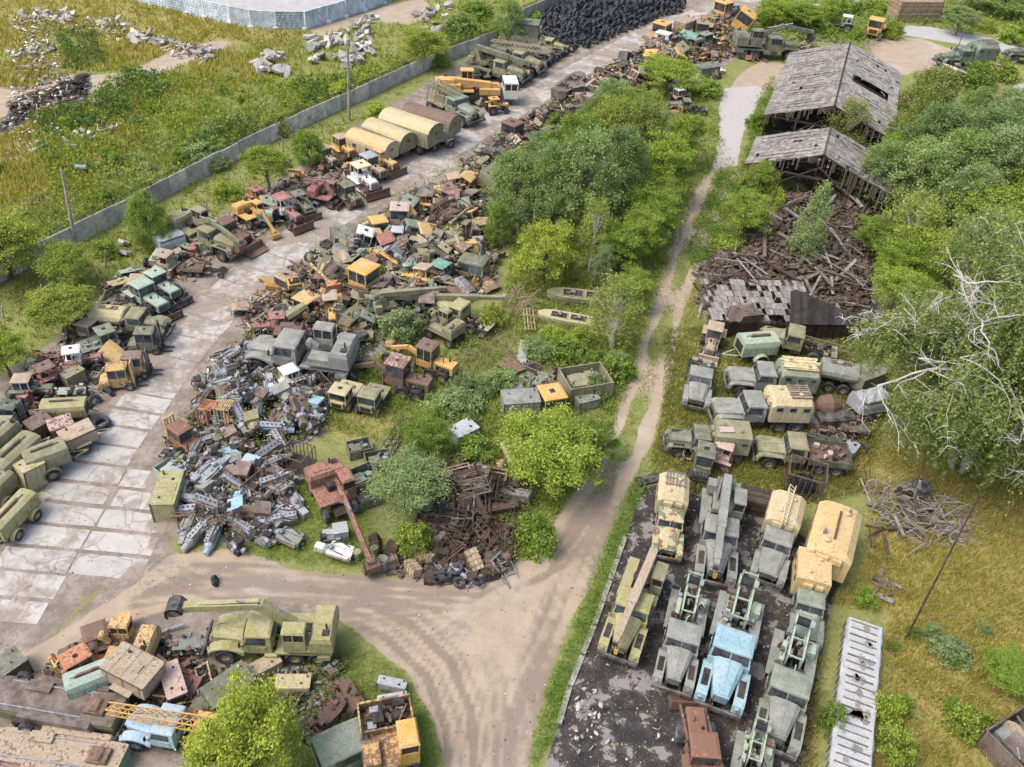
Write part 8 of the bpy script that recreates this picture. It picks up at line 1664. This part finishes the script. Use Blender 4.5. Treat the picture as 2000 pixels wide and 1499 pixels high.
# the big white-limbed birch
def big_birch(bx,by,ty,wp,label):
    g=at(bx,by);h=height(bx,by,ty);dd=(Vector(O_)-g).length;wm=wp*dd/F_;q=random.Random(21)
    r=thing('birch_tree',label,'tree',tuple(g));T=MB();Lm=MB();dead=[]
    P_=[];D0=[]
    def grow(p,d,L,rad,lv):
        pts=[p];k=5
        for i in range(k):
            d=(d+Vector((q.gauss(0,.16),q.gauss(0,.16),q.gauss(.0,.1)-(.07*lv if lv>1 else 0)))).normalized();pts.append(pts[-1]+d*L/k)
        (T if lv==0 else Lm).tube(pts,rad,7 if lv<2 else 5,'white_bark',rad*.45)
        if lv<3:
            for i in range([7,6,5][lv]):
                j=q.randint(2 if lv==0 else 1,k);a=q.uniform(0,6.283);out_=Vector((math.cos(a),math.sin(a),q.uniform(.15,.8))).normalized();grow(pts[j],(d*.45+out_).normalized(),L*q.uniform(.42,.62),rad*.42,lv+1)
        if lv>=2:
            bare=q.random()<.26
            for i in range(0 if bare else 14):
                e=pts[q.randint(1,k)]+Vector((q.gauss(0,.6),q.gauss(0,.6),q.gauss(0,.3)));ln_=q.uniform(.8,3.0)
                nl=int(ln_*15);zz=np.sort(nr.uniform(0,ln_,nl));a=nr.normal(size=(nl,3))*.1;a[:,0]+=e.x+.12*zz*q.uniform(-1,1);a[:,1]+=e.y+.12*zz*q.uniform(-1,1);a[:,2]+=e.z-zz;P_.append(a[a[:,2]>.3])
            if bare:
                for i in range(7):
                    s0=pts[q.randint(2,k)];e=s0+Vector((q.gauss(0,.4),q.gauss(0,.4),q.uniform(-.8,.3)));Lm.tube([s0,s0.lerp(e,.5)+Vector((0,0,.12)),e],.025,4,'white_bark',.008)
    for i in range(4):
        a=i*1.57+.4;grow(Vector((math.cos(a)*.4,math.sin(a)*.4,0)),Vector((math.cos(a)*.38,math.sin(a)*.38,1)).normalized(),h*.62,.2,0)
    def snag(p,d,L,rad,lv):
        pts=[p]
        for i in range(5):d=(d+Vector((q.gauss(0,.2),q.gauss(0,.2),q.gauss(-.03,.12)))).normalized();pts.append(pts[-1]+d*L/5)
        Lm.tube(pts,rad,6 if lv<2 else 4,'white_bark',rad*.4)
        if lv<3:
            for i in range([4,4,3][lv]):
                a=q.uniform(0,6.283);snag(pts[q.randint(2,5)],(d*.6+Vector((math.cos(a),math.sin(a),q.uniform(-.3,.5)))*.9).normalized(),L*q.uniform(.4,.65),rad*.5,lv+1)
    A=np.concatenate(P_);R0=np.percentile(abs(A[:,0]),97);H0=np.percentile(A[:,2],99.5)
    for i in range(15):
        a=q.uniform(3.0,6.1);zz=q.uniform(.2,.85);st=R0*q.uniform(.25,.55);snag(Vector((math.cos(a)*st,math.sin(a)*st,H0*zz)),Vector((math.cos(a),math.sin(a),q.uniform(.1,.7))).normalized(),R0*q.uniform(.45,.75),.1,0)
    A=np.concatenate(P_);sx=wm/2/np.percentile(abs(A[:,0]),97);sz=h/np.percentile(A[:,2],99.5)
    V=leaf_quads(A*np.array([sx,sx,sz]),.2,.1);cr=quads_obj('crown',V,c=(.215,.275,.105,0));cr.parent=r
    for nm,b in(('trunk',T),('limbs',Lm)):
        b.v=[(x*sx,y*sx,z*sz) for x,y,z in b.v];o=bpy.data.objects.new(nm,b.mesh(nm));C.objects.link(o);o.parent=r
big_birch(1868,915,475,390,'huge drooping birch with bare white limbs at the right edge')
big_birch(2010,880,560,160,'drooping birch cut off by the right edge')
# ---------------- undergrowth ----------------
FIELD=PX('-40,-40 250,-40 400,36 540,60 600,60 760,8 1000,-40 1060,20 975,80 850,125 720,185 610,235 500,288 400,340 300,392 150,470 0,548 -40,570')
INNER=PX('-40,600 150,485 300,405 500,300 720,200 975,90 1040,55 1040,70 900,120 800,175 690,250 560,335 420,425 330,490 180,590 60,690 -40,720')
CEN=PX('640,760 740,700 870,680 960,640 990,580 1000,440 1000,330 1090,260 1180,200 1300,180 1400,150 1410,300 1360,370 1330,450 1290,560 1250,680 1225,760 1170,900 1110,970 1040,1080 960,1130 960,900 760,870 640,840')
VERG=PX('1240,930 1260,950 1205,1095 1160,1225 1110,1345 1080,1450 1035,1499 1070,1340 1130,1200 1200,1020')
VERG2=PX('1345,480 1400,340 1450,330 1480,200 1510,150 1520,220 1460,330 1440,370 1500,370 1480,430 1350,530')
VERG3=PX('1260,930 1310,740 1335,620 1360,530 1380,660 1360,800 1310,830 1290,900')
RIGHT=PX('1700,640 2040,600 2040,1540 1700,1540 1740,1200 1620,1180 1600,1330 1590,1499 1560,1540 1600,1200 1680,1130 1710,960 1660,930 1640,860 1700,820')
FRONT=PX('600,1300 700,1265 790,1320 845,1420 855,1540 560,1540 560,1400')
MID=PX('500,1020 560,960 640,900 700,1000 760,1080 690,1110 560,1100 490,1090')
TOPR=PX('1440,80 1480,20 1640,-20 2040,-40 2040,60 1850,70 1760,55 1690,95 1560,75 1520,110')
TRACKM=[[tuple(x) for x in np.array([prj(np.array([[*m_,0]])) for m_ in med])[:,:,0]]]
scatter('field_straw','dry straw coloured grass in the open field',[DRYL,PX('0,120 300,90 560,110 540,160 330,200 240,330 120,420 0,470')],3500,(.25,.7),.045,(.40,.33,.11),(FIELDP,BLACK1,PLAT,BANK))
scatter('field_grass','tall yellow green grass over the open field',[FIELD],2500,(.3,.8),.045,(0.304,0.326,0.065),(FIELDP,BLACK1,PLAT,BANK))
scatter('field_weeds','leafy green weeds in the open field',[PX('60,230 180,190 240,130 330,150 560,160 700,140 850,70 980,20 975,80 720,185 500,288 300,392 0,548 -20,500 100,400')],5200,(.3,1.1),.2,(0.189,0.268,0.051),(BLACK1,),'leaf',4)
scatter('field_dark_weeds','dark green nettle patches in the open field',[PX('60,235 180,190 250,140 330,150 300,215 200,250 90,270'),PX('110,60 190,70 210,130 130,140'),PX('560,160 690,150 700,190 600,215'),PX('860,60 960,20 970,75 880,100'),PX('350,300 470,230 520,250 420,320')],7000,(.3,1.2),.2,(.09,.15,.045),(BLACK1,),'leaf',5)
scatter('field_pale_weeds','pale silvery wormwood in the open field',[PX('180,330 330,270 480,210 600,215 500,285 330,370 200,430'),PX('20,400 160,380 200,440 60,520 0,520'),PX('480,60 590,65 600,120 500,120')],3200,(.3,1.1),.16,(.25,.30,.17),(),'leaf',4)
scatter('wall_grass','mixed grass along the concrete wall',[INNER],5200,(.15,.5),.035,(0.275,0.290,0.072))
scatter('wall_weeds','green weeds along the concrete wall',[INNER],2600,(.2,.7),.17,(0.174,0.246,0.051),(),'leaf',4)
scatter('grove_weeds','green weeds under the central trees',[CEN],4200,(.15,.9),.15,(0.167,0.246,0.051),(),'leaf',5)
scatter('grove_grass','grass between the crates and the trees',[CEN],3800,(.15,.5),.03,(0.290,0.319,0.080))
scatter('verge_weeds','dense leafy weeds on the verge between track and yard',[VERG,VERG2],24000,(.1,.6),.12,(0.145,0.239,0.051),(),'leaf',5)
scatter('track_grass','short grass at the edge of the dirt track',[VERG3],8000,(.08,.3),.025,(0.304,0.312,0.087))
scatter('meadow_grass','dry yellow green meadow grass at right',[RIGHT],5600,(.1,.45),.026,(0.392,0.341,0.109))
scatter('meadow_weeds','green weeds in the dry meadow',[RIGHT],2300,(.1,.45),.1,(0.189,0.239,0.065),(),'leaf',4)
scatter('lawn_grass','rough grass between the parked box trucks',[LAWN],9000,(.1,.4),.03,(.24,.24,.075))
scatter('lawn_weeds','green weeds between the parked box trucks',[LAWN],4500,(.1,.45),.11,(.15,.2,.05),(),'leaf',4)
scatter('heap_weeds','tall weeds growing through the scrap heaps',[HEAPD],2600,(.3,1.3),.16,(.17,.24,.05),(),'leaf',5)
scatter('front_weeds','green weeds around the front wrecks',[FRONT],9000,(.1,.55),.11,(0.189,0.268,0.058),(),'leaf',5)
scatter('engine_weeds','green weeds between the scrap engines',[MID],9000,(.1,.5),.1,(0.189,0.290,0.051),(),'leaf',5)
scatter('thicket_weeds','rank green growth at the top right',[TOPR],9000,(.2,1.2),.22,(0.174,0.261,0.051),(CROAD,),'leaf',4)
a=[(u-14,v) for u,v in TRACKM[0]]+[(u+12,v) for u,v in TRACKM[0][::-1]]
scatter('median_grass','grass strip between the wheel ruts of the track',[a],16000,(.06,.25),.025,(0.290,0.304,0.080))
